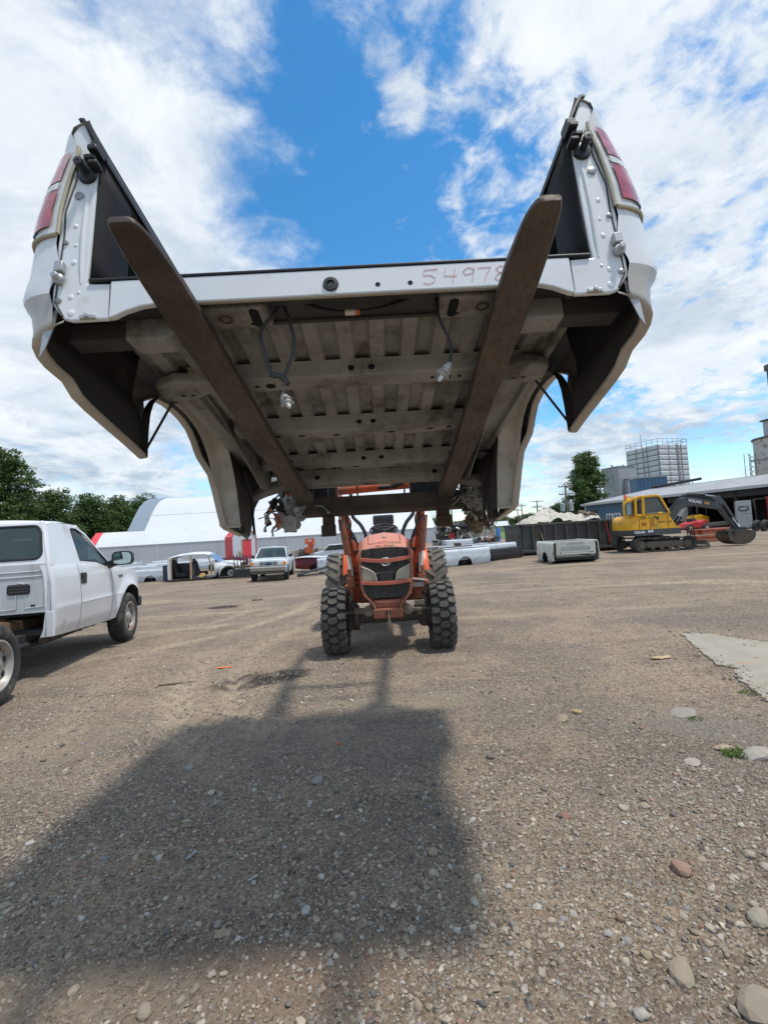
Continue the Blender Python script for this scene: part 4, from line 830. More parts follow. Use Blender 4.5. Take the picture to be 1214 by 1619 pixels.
# loader posts, rams, hoses
for s in (-1, 1):
    mb = MB(); mb.loft([[(s*(xc+a), yc+b, z) for a, b in ((-.05, -.08), (.05, -.08), (.05, .08), (-.05, .08))] for xc, yc, z in ((.385, .30, .55), (.395, .24, .80), (.41, .18, 1.10), (.45, .12, 1.40), (.49, .08, 1.78))]); po = mb.build('loader_post', orange, tr, bevel=.01)
    mb = MB(); mb.tube([(s*.435, -.02, .70), (s*.440, -.02, 1.00)], .040, 12); mb.cbox((s*.437, -.02, .84), (.10, .10, .12)); mb.tube([(s*.46, 0, 1.18), (s*.515, -.02, 1.62)], .043, 12); lr = mb.build('lift_ram', orangebr, po, 40, bevel=.004)
    mb = MB(); mb.tube([(s*.440, -.02, 1.00), (s*.46, 0, 1.18)], .019, 10); mb.tube([(s*.41, -.06, .92), (s*.425, -.06, 1.16)], .012, 8); mb.build('ram_rod', chrome, lr, 40)
    mb = MB()
    for k in range(3): mb.tube(smooth([(s*(.38+.01*k), .05, 1.15+.03*k), (s*(.33-.03*k), .0, 1.25), (s*(.36+.02*k), -.02, 1.40), (s*(.44-.02*k), -.02, 1.55+.02*k), (s*.46, -.05, 1.68)]), .009, 6)
    mb.tube(smooth([(s*.50, -.08, 1.62), (s*.42, -.14, 1.50), (s*.39, -.10, 1.42), (s*.43, -.05, 1.36)]), .010, 6); mb.build('hydraulic_hose', blackp, po, 50)
    mb = MB(); mb.loft([[(s*(x+a), y, z+b) for a, b in ((-.045, -.07), (.045, -.07), (.045, .07), (-.045, .07))] for x, y, z in ((.50, .15, 1.74), (.50, -.6, 1.86), (.46, -1.5, 1.84), (.42, -2.15, 1.74))]); mb.build('loader_arm', orange, tr, bevel=.01)
    mb = MB(); mb.cbox((s*.40-.02, -2.14, 1.735), (.17, .12, .13)); mb.build('quick_hitch', blackm, tr, bevel=.01)
    mb = MB(); mb.cbox((s*.41, .04, .95), (.05, .06, .12)); [mb.ball((s*(.36+.01*i), -.02+.02*i, .80+.07*i), .02, 8, 5) for i in range(4)]; mb.build('hose_coupler', blackm, tr, 50)
mb = MB(); mb.tube([(-.46, -1.55, 1.83), (.46, -1.55, 1.86)], .045, 14); mb.build('torque_tube', orange, tr, 40)
mb = MB(); mb.tube([(-.02, -1.9, 1.80), (.10, -1.9, 1.80)], .02, 10); mb.tube([(.10, -1.9, 1.80), (.20, -1.9, 1.84)], .028, 10); mb.build('diverter_valve', blackm, tr, 40)
# operator place
vinyl = M('black_vinyl', (.028, .028, .030), .5, 0, .2, 6, (.10, .095, .09), .25, 4)
mb = MB(); mb.cbox((0, 1.99, 1.645), (.345, .09, .165)); seat = mb.build('headrest', vinyl, tr, bevel=.028)
mb = MB(); mb.cbox((0, 1.99, 1.43), (.40, .10, .26)); mb.cbox((0, 1.80, 1.25), (.44, .40, .12)); mb.build('seat', vinyl, tr, bevel=.035)
mb = MB(); ringp = [(.205*math.cos(a), 1.33+.205*math.sin(a)*.80, 1.475+.205*math.sin(a)*.42) for a in np.linspace(0, 2*PI, 33)]; mb.tube(ringp, .016, 8, False)
for a in (.5, 2.64, 4.71): mb.tube([(0, 1.33, 1.455), (.2*math.cos(a), 1.33+.2*math.sin(a)*.80, 1.475+.2*math.sin(a)*.42)], .013, 6)
mb.ball((0, 1.33, 1.46), (.05, .05, .03), 12, 6); mb.tube([(0, 1.33, 1.46), (0, 1.15, 1.30)], .025, 8); mb.build('steering_wheel', blackp, tr, 50)
mb = MB(); mb.cbox((0, 1.2, 1.33), (.46, .30, .15)); mb.build('dashboard', blackp, tr, bevel=.03)
mb = MB(); rp = [(-.31, 2.25, 1.15), (-.315, 2.25, 1.36), (-.33, 2.25, 1.46), (-.40, 2.25, 1.60), (-.49, 2.25, 1.70), (-.525, 2.25, 1.80), (-.53, 2.25, 2.30), (-.48, 2.25, 2.40), (.48, 2.25, 2.40), (.53, 2.25, 2.30), (.525, 2.25, 1.80), (.49, 2.25, 1.70), (.40, 2.25, 1.60), (.33, 2.25, 1.46), (.315, 2.25, 1.36), (.31, 2.25, 1.15)]
mb.tube(smooth(rp, 4), .032, 12); mb.build('roll_bar', M('rollbar_grey', (.035, .037, .040), .4, .1), tr, 50)
for s in (-1, 1):
    rows = []
    for i in range(12):
        a = lerp(-1.25, .9, i/11); rows.append([(s*x, 2.0+math.sin(a)*.68, .60+math.cos(a)*.66+dz) for x, dz in ((.42, -.10), (.42, 0), (.45, .025), (.62, .03), (.66, 0))])
    mb = MB(); mb.sheet(rows); mb.prism([(2.0+math.sin(a)*.68, .60+math.cos(a)*.66) for a in np.linspace(-1.25, .9, 12)]+[(2.45, .62), (1.3, .62)], 'x', s*.415, s*.42); mb.build('rear_fender', M('orange_clean', (.66, .10, .02), .4, 0, .1, 4, (.35, .16, .1), .2, 5), tr, 35)
    mb = MB(); mb.cbox((s*.47, 1.0, .72), (.20, .9, .05)); mb.cbox((s*.40, .62, 1.02), (.06, .06, .66)); mb.build('foot_plate', orange, tr, bevel=.01)
# forks and carriage (in line with the bed they carry)
def forkbar(pts, w, tip_in):
    mb = MB(); rows = []
    for i, (v, u) in enumerate(pts):
        top = -.098-.026*(v); th = interp(v, [-.31, -.05, .6, 2.1], [.016, .028, .044, .056]); h = w/2
        ui, uo = u-h, u+h
        tp = interp(v, [-.315, -.312, -.305, -.29, -.26, -.20, -.12, .0], [.048, .040, .033, .026, .018, .010, .003, 0])
        if tip_in > 0: ui += tp; uo -= tp*.45
        else: uo -= tp; ui += tp*.45
        e = .004; rows.append([(ui, v, top-e), (ui+e, v, top), (uo-e, v, top), (uo, v, top-e), (uo, v, top-th+e), (uo-e, v, top-th), (ui+e, v, top-th), (ui, v, top-th+e)])
    mb.loft(rows); return mb
lf = [(v, interp(v, [-.31, 1.0, 2.12], [-.478, -.470, -.450])) for v in (-.315, -.312, -.305, -.29, -.26, -.22, -.17, -.12, -.05, .1, .5, 1.0, 1.6, 2.16)]
rf = [(v, interp(v, [-.31, 1.0, 2.12], [.500, .550, .572])) for v in (-.315, -.312, -.305, -.29, -.26, -.22, -.17, -.12, -.05, .1, .5, 1.0, 1.6, 2.16)]
for pts, ti, uc in ((lf, -1, -.450), (rf, 1, .572)):
    mb = forkbar(pts, .112, ti); mb.box(uc-.056, uc+.056, 2.105, 2.165, -.215, .34); mb.xf(B2T); mb.build('fork', fork_m, tr, 30)
mb = MB(); mb.box(-.66, .80, 2.175, 2.215, -.238, -.148); mb.box(-.62, .76, 2.178, 2.30, -.272, -.2385); mb.box(-.62, .76, 2.175, 2.215, .26, .34); mb.box(-.64, -.57, 2.215, 2.26, -.3, .34); mb.box(.70, .78, 2.215, 2.26, -.3, .34)
mb.box(-.06, .10, 2.168, 2.174, -.236, -.222); mb.xf(B2T); cg = mb.build('fork_carriage', rusty, tr, bevel=.006)
mb = MB()
for u0, u1, w0, w1 in ((-.36, -.25, -.43, -.345), (.50, .62, -.405, -.318)): mb.box(u0, u1, 2.24, 2.256, w0, w1); mb.box(u0+.01, u1-.01, 2.256, 2.30, w1-.02, w1+.07)
mb.box(-.225, -.212, 2.2, 2.21, -.40, -.25); mb.xf(B2T); mb.build('stop_lug', rusty, cg, bevel=.003)
mb = MB()
for u in (-.235, -.075, .275): mb.tube([(u, 2.19, -.18), (u, 2.19, -.06), (u, 2.19, .02)], .007, 6)
mb.xf(B2T); mb.build('chain_rod', orangebr, cg, 40)
for u0, u1 in ((-.41, -.30), (.32, .45)):
    mb = MB(); mb.box(u0, u1, 2.22, 2.32, -.175, .02); mb.xf(B2T); mb.build('hitch_plate', blackm, cg, bevel=.008)
# shredded stuff caught on the carriage ends
def shreds(cu, cv, cw, du, dw, n, seed, wd_, mats, lab, nm, cat):
    t_ = thing(nm, lab, cat, BEDM @ Vector((cu, cv, cw))); g = np.random.default_rng(seed); inv = Matrix.Translation(-Vector(t_.location)) @ BEDM
    for mi, (mat, frac, nm2) in enumerate(mats):
        mb = MB()
        for i in range(int(n*frac)):
            p = np.array([cu+g.normal(0, du*.45), cv+g.normal(0, .035), cw+abs(g.normal(0, dw*.35))]); d = np.array([g.normal(0, .5), g.normal(0, .35), -1.]); rows = []; ln = g.uniform(.35, 1.1)*dw; ww = wd_*g.uniform(.4, 1.2); a = g.uniform(0, 3.1)
            for k in range(7):
                q_ = p+np.array([math.cos(a), math.sin(a), g.normal(0, .2)])*ww*(1-.5*k/6); rows.append([tuple(p), tuple((p+q_)/2+g.normal(0, ww*.15, 3)), tuple(q_)])
                d = d*.75+g.normal(0, .55, 3)+np.array([0, 0, -.25]); d /= np.linalg.norm(d); p = p+d*ln/6; a += g.normal(0, .5)
            mb.sheet(rows)
        mb.xf(inv); mb.build(nm2, mat, t_, 60, solid=.002)
    mb = MB(); rows = []
    for i in range(9):
        z = cw+dw*.5-i*dw*1.15/8; f = math.sin(PI*(i+.6)/9.4)**.7; rows.append([(cu+du*.62*f*math.cos(a)*(1+.25*g.normal()), cv+.05*f*math.sin(a)*(1+.25*g.normal()), z+g.normal(0, .008)) for a in np.linspace(0, 2*PI, 11)[:-1]])
    mb.loft(rows); mb.xf(inv); mb.build('bundle_core', mats[0][0], t_, 20)
foil = M('shredded_foil', (.40, .41, .42), .5, .2, .35, 25, (.12, .11, .10), .4, 12); rag = M('rag_grey', (.44, .42, .38), .85, 0, .35, 30, (.13, .10, .075), .5, 14); ragb = M('rag_brown', (.20, .14, .095), .9, 0, .4, 20, (.07, .05, .04), .5, 9); ragd = M('rag_dark', (.05, .045, .04), .9, 0, .4, 20)
shreds(.815, 2.19, -.215, .17, .15, 260, 5, .018, [(rag, .75, 'rope_shreds'), (ragd, .25, 'dark_shreds')], 'bundle of shredded grey rope and rag hanging at the right end of the fork carriage', 'rag_bundle', 'rag bundle')
shreds(.79, 2.20, -.37, .11, .16, 34, 9, .055, [(ragb, .6, 'rag_flap'), (rag, .3, 'pale_flap'), (ragb, .1, 'rag_strip')], 'brown ragged cloth hanging below the grey rope bundle', 'hanging_rag', 'rag')
shreds(-.575, 2.19, -.24, .15, .24, 46, 6, .07, [(foil, .6, 'foil_shreds'), (M('shred_orange', (.62, .13, .03), .6), .14, 'orange_shreds'), (ragd, .12, 'dark_shreds')], 'torn silvery and orange shreds hanging at the left end of the fork carriage', 'torn_shreds', 'shreds')
# ------------------------------------------------------------------ the bedless white pickup at the left
tk = thing('pickup_truck', 'large white pickup without its bed, rusty frame bare, at the left edge', 'pickup truck', (-3.68, 4.5, .0)); tk.rotation_euler = (R_(-1.3), 0, R_(10.26))
XC = -.985
def sx_(z): return float(np.interp(z, [.40, .46, .56, .72, .80, .84, 1.0, 1.18, 1.27, 1.31, 1.84], [-.12, -.10, -.062, -.042, -.030, -.036, -.040, -.052, -.072, -.090, -.225]))
def mir(p): return (2*XC-p[0], p[1], p[2])
def tbuild(mb, *a, mirror=True, **k):
    if mirror:
        m2 = MB(); m2.v = [mir(v) for v in mb.v]; m2.f = [tuple(reversed(f)) for f in mb.f]; m2.build(*a, **k)
    return mb.build(*a, **k)
tw = M('truck_white', (.68, .69, .70), .30, 0, .05, 1.5, (.40, .35, .28), .22, 2.4, coat=.3)
TA = [(3.04, .44), (3.07, .52), (3.12, .62), (3.20, .73), (3.30, .82), (3.42, .885), (3.55, .912), (3.68, .905), (3.80, .87), (3.90, .81), (3.98, .73), (4.03, .64), (4.05, .55)]
def tbot(s):
    if s < 3.04: return interp(s, [1.1, 1.3, 2.9, 3.04], [.475, .462, .415, .43])
    if s > 4.05: return interp(s, [4.05, 4.4], [.55, .56])
    return interp(s, [a[0] for a in TA], [a[1] for a in TA])
def ttop(s): return interp(s, [1.1, 1.9, 2.45, 2.66, 2.80, 2.97, 3.18, 3.8, 4.0, 4.14, 4.24, 4.30, 4.34], [1.31, 1.31, 1.285, 1.235, 1.205, 1.215, 1.215, 1.165, 1.115, 1.05, .97, .88, .80])
def tins(s): return interp(s, [1.10, 1.115, 1.15, 1.20, 1.25, 3.9, 4.1, 4.22, 4.30, 4.34], [.10, .055, .02, .004, 0, 0, .02, .06, .13, .2])
def flare(s, z):
    d = abs(math.hypot(s-3.55, z-.42)-.50); return .035*math.exp(-(d/.07)**2)*(1 if 2.95 < s < 4.2 else 0)
def tpt(s, z): return (sx_(z)-tins(s)+flare(s, z), s, z)
def tside(s_list, zs):
    rows = []
    for s in s_list:
        b, t = tbot(s), ttop(s); rows.append([tpt(s, min(max(z, b), t)) for z in zs])
    return rows
ZS = [.40, .44, .48, .52, .56, .60, .65, .70, .74, .77, .80, .82, .84, .88, .92, .96, 1.0, 1.05, 1.10, 1.14, 1.18, 1.21, 1.24, 1.27, 1.29, 1.31]
mb = MB(); mb.sheet(tside([1.10, 1.105, 1.115, 1.13, 1.15, 1.175, 1.20, 1.25, 1.4, 1.6, 1.792], ZS)); cab = tbuild(mb, 'cab_corner', tw, tk, smooth=40, merge=True)
mb = MB(); mb.sheet(tside([1.804, 1.9, 2.1, 2.3, 2.45, 2.55, 2.66, 2.73, 2.80, 2.852], ZS)); door = tbuild(mb, 'door', tw, tk, smooth=40, merge=True)
mb = MB(); mb.sheet(tside([2.864, 2.90, 2.97, 3.039, 3.041]+[a[0] for a in TA[1:-1]]+[4.049, 4.051, 4.1, 4.16, 4.22, 4.26, 4.30, 4.34], ZS)); fen = tbuild(mb, 'fender', tw, tk, smooth=40, merge=True)
mb = MB(); rows = []
for s, z in TA: x, _, _ = tpt(s, z); rows.append([(x, s, z), (x-.03, s, z+.004), (x-.20, s, z+.03)])
mb.sheet(rows); mb.box(-.32, -.30, 2.95, 4.2, .40, 1.1); tbuild(mb, 'arch_liner', darkin, fen, smooth=40)
mb = MB()     # door and fender shut lines, a dark strip set just behind the gap
for s in (1.798, 2.858): mb.sheet([[(sx_(z)-.006, s-.012, z), (sx_(z)-.006, s+.012, z)] for z in ZS if z <= ttop(s) and z > tbot(s)])
tbuild(mb, 'shut_line', darkin, tk)
# greenhouse side with window opening
O = [(1.135, 1.31), (1.322, 1.79), (1.46, 1.845), (2.08, 1.84), (2.33, 1.735), (3.00, 1.20), (2.74, 1.215), (1.93, 1.305)]
I_ = [(1.93, 1.35), (1.905, 1.765), (1.93, 1.785), (2.07, 1.785), (2.29, 1.695), (2.885, 1.262), (2.70, 1.255), (2.42, 1.322)]
mb = MB(); n = 8; V = [(sx_(z), s, z) for s, z in O]+[(sx_(z), s, z) for s, z in I_]
mb.add(V, [(i, (i+1) % n, n+(i+1) % n, n+i) for i in range(n)]); tbuild(mb, 'window_frame', tw, tk, solid=.0)
mb = MB(); mb.add([(sx_(z)-.012, s, z) for s, z in I_], [tuple(range(8))]); tbuild(mb, 'side_window', Mglass('truck_glass', (.60, .70, .72), .50), tk)
mb = MB(); mb.tube([(sx_(z)-.002, s, z) for s, z in I_+I_[:1]], .009, 6); mb.add([(sx_(z)+.002, s, z) for s, z in ((2.66, 1.255), (2.885, 1.262), (2.80, 1.325))], [(0, 1, 2)]); tbuild(mb, 'window_seal', blackp, tk)
# roof
mb = MB(); rows = []
for s, z in ((1.30, 1.76), (1.33, 1.80), (1.38, 1.83), (1.46, 1.852), (1.8, 1.868), (2.05, 1.855), (2.16, 1.825), (2.20, 1.80)):
    rows.append([(XC+f*(.76 if abs(f) > .99 else .775)*(1 if abs(f) < .99 else 1.0), s, z+.045*(1-f*f)-(.012 if abs(f) > .99 else 0)) for f in np.linspace(-1, 1, 13)])
mb.sheet(rows); rf_ = mb.build('roof', tw, tk, 50)
# back wall, rounded window, pressings, vent
def bs(z): return interp(z, [.70, 1.31, 1.84], [1.10, 1.115, 1.315])
def rrect(x0, x1, z0, z1, r, n=6, tp=0.):
    P = []
    for cx_, cz, a0 in ((x1-r, z1-r, 0), (x0+r, z1-r, 90), (x0+r, z0+r, 180), (x1-r, z0+r, 270)):
        for k in range(n): a = R_(a0+90*k/(n-1)); P.append((cx_+r*math.cos(a), cz+r*math.sin(a)))
    zc = z0; return [(XC+(x-XC)*(1-tp*max(0, z-zc)), z) for x, z in P]
ow = [(x, z) for x, z in rrect(XC-.885, XC+.885, 1.33, 1.835, .03, tp=.25)]; iw_ = rrect(XC-.80, XC+.80, 1.392, 1.795, .085, tp=.24)
mb = MB(); n = len(ow); mb.add([(x, bs(z), z) for x, z in ow]+[(x, bs(z), z) for x, z in iw_], [(i, (i+1) % n, n+(i+1) % n, n+i) for i in range(n)]); mb.build('rear_window_frame', tw, tk)
mb = MB(); mb.add([(x, bs(z)-.001, z) for x, z in rrect(XC-.792, XC+.792, 1.40, 1.787, .08, tp=.24)], [tuple(range(n))]); mb.build('rear_window', Mglass('truck_rear_glass', (.50, .60, .55), .55, .03, (.10, .135, .12)), tk)
mb = MB(); mb.tube([(x, bs(z)-.004, z) for x, z in iw_+iw_[:1]], .014, 6); mb.build('rear_window_seal', blackp, tk, 40)
mb = MB(); mb.sheet([[(x, bs(z), z) for x in np.linspace(XC-.90, XC+.90, 9)] for z in (.765, .90, 1.1, 1.33)]); bw = mb.build('back_wall', M('back_wall_paint', (.50, .51, .515), .5, 0, .08, 2, (.36, .33, .28), .36, 3.0, streak=True), tk)
mb = MB(); mb.box(XC+.86, XC+.935, 1.092, 1.104, .478, .77); mb.build('lower_edge', tw, tk, bevel=.004)
for sg in (1, -1): mb = MB(); mb.tube([(XC+sg*.905, 1.128, .49), (XC+sg*.925, 1.128, .80), (XC+sg*.915, 1.130, 1.10), (XC+sg*.872, 1.138, 1.31), (XC+sg*.745, 1.330, 1.80), (XC+sg*.70, 1.36, 1.835)], .030, 10); mb.build('corner_bend', tw, tk, 60)
def press(P, r=.009):
    mb.tube([(x, bs(z)+.001, z) for x, z in P], r, 6)
mb = MB()
for m_ in (1, -1):
    X = lambda d: XC+m_*d
    press([(X(.84), 1.19), (X(.84), .83), (X(.64), .825), (X(.64), 1.10), (X(.56), 1.12), (X(.545), 1.09), (X(.545), .82), (X(.38), .815), (X(.38), .95), (X(.30), .96), (X(.29), .93), (X(.29), .80), (X(.10), .795), (X(.10), 1.17), (X(.27), 1.175), (X(.28), 1.14), (X(.35), 1.135), (X(.36), 1.18), (X(.84), 1.19)])
press([(XC-.84, 1.235), (XC+.84, 1.245)], .007); mb.build('pressed_rib', bw.data.materials[0], bw, 50)
mb = MB(); mb.loft([[(x, bs(z)-d, z) for x, z in rrect(XC+.45, XC+.69, .985, 1.105, .03)] for d in (-.004, .010)]); vt = mb.build('cab_vent', blackp, tk, bevel=.004)
mb = MB(); [mb.cbox((XC+.57, bs(1.04)-.013, 1.015+.034*k), (.20, .008, .012), Matrix.Rotation(.5, 3, 'X')) for k in range(3)]; mb.build('vent_slat', M('slat_grey', (.07, .07, .07), .5), vt)
mb = MB(); mb.cbox((XC+.72, bs(.85)-.002, .852), (.05, .012, .022)); mb.build('drain_plug', blackp, bw, bevel=.006)
# hood, cowl, windscreen, nose
mb = MB(); mb.sheet([[(XC+f*(sx_(ttop(s))-tins(s)-XC), s, ttop(s)+d*(1-f*f)*1.0) for f in np.linspace(-1, 1, 11)] for s, d in ((2.86, .02), (3.0, .06), (3.18, .075), (3.8, .07), (4.0, .06), (4.14, .05), (4.24, .03), (4.30, .02), (4.34, .0))]); mb.build('hood', tw, tk, 60)
mb = MB(); mb.sheet([[(XC+f*w, s+.10*(1-f*f), z) for f in np.linspace(-1, 1, 9)] for s, z, w in ((2.12, 1.82, .74), (2.95, 1.215, .88))]); mb.build('windscreen', Mglass('truck_glass'), tk, 60)
mb = MB()
for sg in (1, -1): mb.beam((XC+sg*.745, 2.10, 1.825), (XC+sg*.885, 2.97, 1.21), .05, .05)
mb.build('screen_pillar', tw, tk, bevel=.01)
mb = MB(); mb.box(XC-.80, XC+.80, 4.34, 4.38, .62, 1.0); mb.build('front_grille', dgrey, tk); mb = MB(); mb.box(XC-.90, XC+.90, 4.22, 4.38, .48, .66); mb.build('front_bumper', blackp, tk, bevel=.03)
# interior
mb = MB(); mb.cbox((XC, 1.46, 1.05), (1.5, .20, .70)); mb.cbox((XC, 1.75, .82), (1.5, .55, .2))
for d in (.42, -.42): mb.cbox((XC+d, 1.46, 1.50), (.30, .12, .26))
mb.build('bench_seat', M('seat_grey', (.075, .075, .075), .85, 0, .2, 10), tk, bevel=.05)
mb = MB(); mb.box(XC-.83, XC+.83, 2.55, 2.98, .9, 1.20); mb.tube([(XC-.42+.19*math.cos(a), 2.42-.08*math.sin(a), 1.22+.19*math.sin(a)) for a in np.linspace(0, 2*PI, 25)], .016, 8); mb.build('dashboard', darkin, tk, bevel=.03)
mb = MB(); mb.cbox((XC+.05, 2.22, 1.66), (.24, .02, .07)); mb.build('inside_mirror', chrome, tk, bevel=.015); mb = MB(); mb.box(XC-.86, XC+.86, 1.15, 2.95, .50, .56); mb.box(XC-.86, XC+.86, 2.93, 2.97, .5, 1.15); mb.build('cab_floor', darkin, tk)
# door mirror, handle, badge
mb = MB(); mb.loft([[(x, y, z) for x, z in [(.005+.30*a, 1.245+.215*b) for a, b in ((.06, .1), (.0, .35), (.02, .75), (.14, .95), (.5, 1.0), (.85, .95), (.98, .78), (1, .4), (.95, .12), (.8, .02), (.4, .0))]] if i < 2 else [(.16+.22*(a-.5)*1.0, y, 1.35+.16*(b-.5)) for a, b in ((.06, .1), (.0, .35), (.02, .75), (.14, .95), (.5, 1.0), (.85, .95), (.98, .78), (1, .4), (.95, .12), (.8, .02), (.4, .0))] for i, y in enumerate((2.72, 2.80, 2.87))]); mb.beam((-.12, 2.80, 1.235), (.05, 2.80, 1.30), .08, .10)
mr = mb.build('door_mirror', blackp, tk, 50)
mb = MB(); mb.prism([(.03+.255*a, 1.262+.18*b) for a, b in ((.06, .1), (.0, .35), (.02, .75), (.14, .95), (.5, 1.0), (.85, .95), (.98, .78), (1, .4), (.95, .12), (.8, .02), (.4, .0))], 'y', 2.714, 2.718); mb.build('mirror_glass', M('mirror_silver', (.45, .52, .50), .04, 1., .02), mr)
mb = MB(); mb.cbox((sx_(1.11)+.004, 1.895, 1.11), (.02, .155, .145)); hd = mb.build('door_handle', blackp, door, bevel=.008); mb = MB(); mb.cbox((sx_(1.11)+.016, 1.895, 1.135), (.012, .13, .05)); mb.build('handle_pull', M('pull_black', (.012, .012, .012), .4), door, bevel=.005)
mb = MB(); mb.cbox((sx_(1.08)+.004, 3.22, 1.075), (.010, .17, .040)); mb.build('fender_badge', M('badge_grey', (.18, .20, .24), .3, .6), fen, bevel=.004)
mb = MB(); mb.sheet([[(sx_(.805)-.004+d, s, .80+e) for d, e in ((0, -.016), (.008, 0), (0, .012))] for s in (1.81, 2.3, 2.85)]); mb.build('door_crease', tw, door, 60)
# frame, axle, tank
mb = MB()
for x in (XC+.43, XC-.43):
    mb.loft([[(x+a, s, z+b) for a, b in ((-.04, -.13), (.04, -.13), (.04, .10), (-.04, .10))] for s, z in ((-1.3, .62), (-.55, .62), (-.2, .68), (.3, .69), (.65, .66), (1.2, .56), (2.9, .54), (4.1, .60))])
for s, z in ((-1.2, .66), (-.45, .66), (.45, .68), (.9, .58)): mb.cbox((XC, s, z), (.86, .10, .10))
mb.cbox((XC+.43, .84, .66), (.10, .16, .12)); mb.build('frame', M('frame_rust', (.28, .165, .09), .8, .05, .3, 6, (.10, .065, .045), .4, 3, bump=.3), tk, bevel=.008)
mb = MB(); mb.lathe([(.05, -.72), (.05, -.16), (.14, -.10), (.14, .10), (.05, .16), (.05, .72)], (XC, 0, .385), 'x', 18); mb.cbox((XC+.50, .0, .50), (.07, 1.3, .05)); mb.cbox((XC-.50, .0, .50), (.07, 1.3, .05)); mb.build('rear_axle', underd, tk, 40)
mb = MB(); mb.box(XC-.80, XC+.62, 1.0, 2.95, .36, .52); mb.box(XC-.2, XC+.2, .7, 1.6, .32, .6); mb.box(XC-.78, XC-.35, .3, 1.0, .36, .62); mb.tube([(XC+.60, .85, .40), (XC+.64, 1.6, .38), (XC+.66, 2.7, .40)], .04, 8); mb.tube([(XC-.3, 3.55, .37), (XC+.7, 3.55, .37)], .06, 8); mb.build('underside', darkin, tk, bevel=.03)
mb = MB()
for k in range(9): mb.cbox((XC+.78, 1.22+.19*k, .435+.01*random.random()), (.05, .15, .05+.03*random.random()), Matrix.Rotation(.2*random.random(), 3, 'X'))
mb.build('rocker_rust', rusty, tk)
rimt = M('painted_rim', (.36, .345, .315), .5, .3, .12, 8, (.20, .10, .045), .45, 5)
for x in (-.13, 2*XC+.13): 
    sg = 1 if x > XC else -1
    wheel(tk, (x, 0, .385), .395, .25, .235, sg, rubber, rimt, M('hub_grey', (.38, .37, .35), .45, .4, .1), holes=8); wheel(tk, (x, 3.53, .385), .395, .25, .235, sg, rubber, rimt, M('hub_grey'), holes=8)
# ------------------------------------------------------------------ salvaged pickup beds standing on the ground
def side_rows(Ln, h, ax_, r, zc, y, yo, n=9):
    xs = sorted(set([0, .02, Ln-.02, Ln] + list(np.linspace(.02, ax_-r-.01, 5)) + [ax_-r-.001] + [ax_-r*math.cos(a) for a in np.linspace(0, PI, 13)] + [ax_+r+.001] + list(np.linspace(ax_+r+.01, Ln-.02, 5))))
    rows = []
    for x in xs:
        d = abs(x-ax_); b = zc+math.sqrt(max(0, r*r-d*d)) if d < r else 0.
        if x < ax_-r: b = .10*max(0, 1-x/.5)
        e = .03 if x in (0, Ln) else 0
        rows.append([(x, y+yo*(interp(z/h, [0, .25, .3, .55, .62, .95, 1], [-.03, .005, .015, .02, .0, -.005, -.05])-e), z) for z in [max(b, q_) for q_ in np.linspace(0, h, n)]])
    return rows
def pickup_bed(p, rz, Ln, Wd, h, mat, label, tail=False, group=None, arch=.42, roll=0., liner_=None):
    t = thing('truck_bed', label, 'truck bed', p, rz, group)
    if roll: t.rotation_euler = (roll, 0, rz)
    ax_ = Ln*.47
    for sg in (1, -1):
        mb = MB(); mb.sheet(side_rows(Ln, h, ax_, arch, .0, sg*Wd/2, sg)); s = mb.build('side_panel', mat, t, 40, merge=True, solid=.012)
        mb = MB(); mb.box(.02, Ln-.02, *sorted((sg*(Wd/2-.04), sg*(Wd/2-.14))), h-.05, h-.01); mb.box(.05, Ln-.05, *sorted((sg*(Wd/2-.14), sg*(Wd/2-.16))), .22, h-.05); mb.build('bed_rail', mat, s, bevel=.01)
        mb = MB(); mb.tube([(ax_-(arch+.012)*math.cos(a), sg*(Wd/2+.004), (arch+.012)*math.sin(a)) for a in np.linspace(0.12, PI-.12, 14)], .018, 6); mb.build('arch_lip', mat, s, 50)
        mb = MB(); mb.lathe([(arch+.03, 0), (arch+.03, -sg*.25), (.001, -sg*.25)], (0, 0, 0), 'y', 24); mb.v = [(x+ax_, y+sg*(Wd/2-.02), z) for x, y, z in mb.v if True]; mb.build('wheelhouse', darkin, t, 50)
    mb = MB(); mb.box(Ln-.05, Ln-.01, -Wd/2+.04, Wd/2-.04, .16, h-.02); mb.build('front_panel', mat, t, bevel=.01)
    mb = MB(); mb.box(.04, Ln-.05, -Wd/2+.14, Wd/2-.14, .18, .22); [mb.box(.15+k*Ln/5, .25+k*Ln/5, -Wd/2+.1, Wd/2-.1, .10, .18) for k in range(5)]; mb.build('bed_floor', liner_ or underd, t)
    if tail:
        mb = MB(); mb.box(-.01, .03, -Wd/2+.13, Wd/2-.13, .30, h-.01); g = mb.build('tailgate', mat, t, bevel=.012)
        mb = MB(); mb.box(-.045, -.01, -Wd/2+.16, Wd/2-.16, .31, .345); mb.box(-.03, -.01, -Wd/2+.2, Wd/2-.2, .39, .405); mb.build('tailgate_ridge', mat, g, bevel=.008)
        mb = MB()
        for k in range(11):
            y0 = -Wd/2+.30+k*(Wd-.6)/11; mb.box(-.022, -.008, y0+.015, y0+.105, .46, .58)
            if k % 2 == 0: mb.box(-.026, -.008, y0+.045, y0+.075, .48, .55)
        mb.box(-.022, -.008, -.3, .3, h-.10, h-.06); mb.build('worn_stamping', M('stamping_grey', (.34, .35, .35), .6, 0, .25, 12), g)
        mb = MB(); [mb.ball((-.014, y, .37), (.014, .035, .035), 10, 6) for y in (-Wd/2+.26, Wd/2-.26)]; mb.build('tailgate_bumper', blackp, g, 50)
    return t
b1 = G(700, 897); ang1 = math.atan2(G(775, 890).y-b1.y, G(775, 890).x-b1.x)
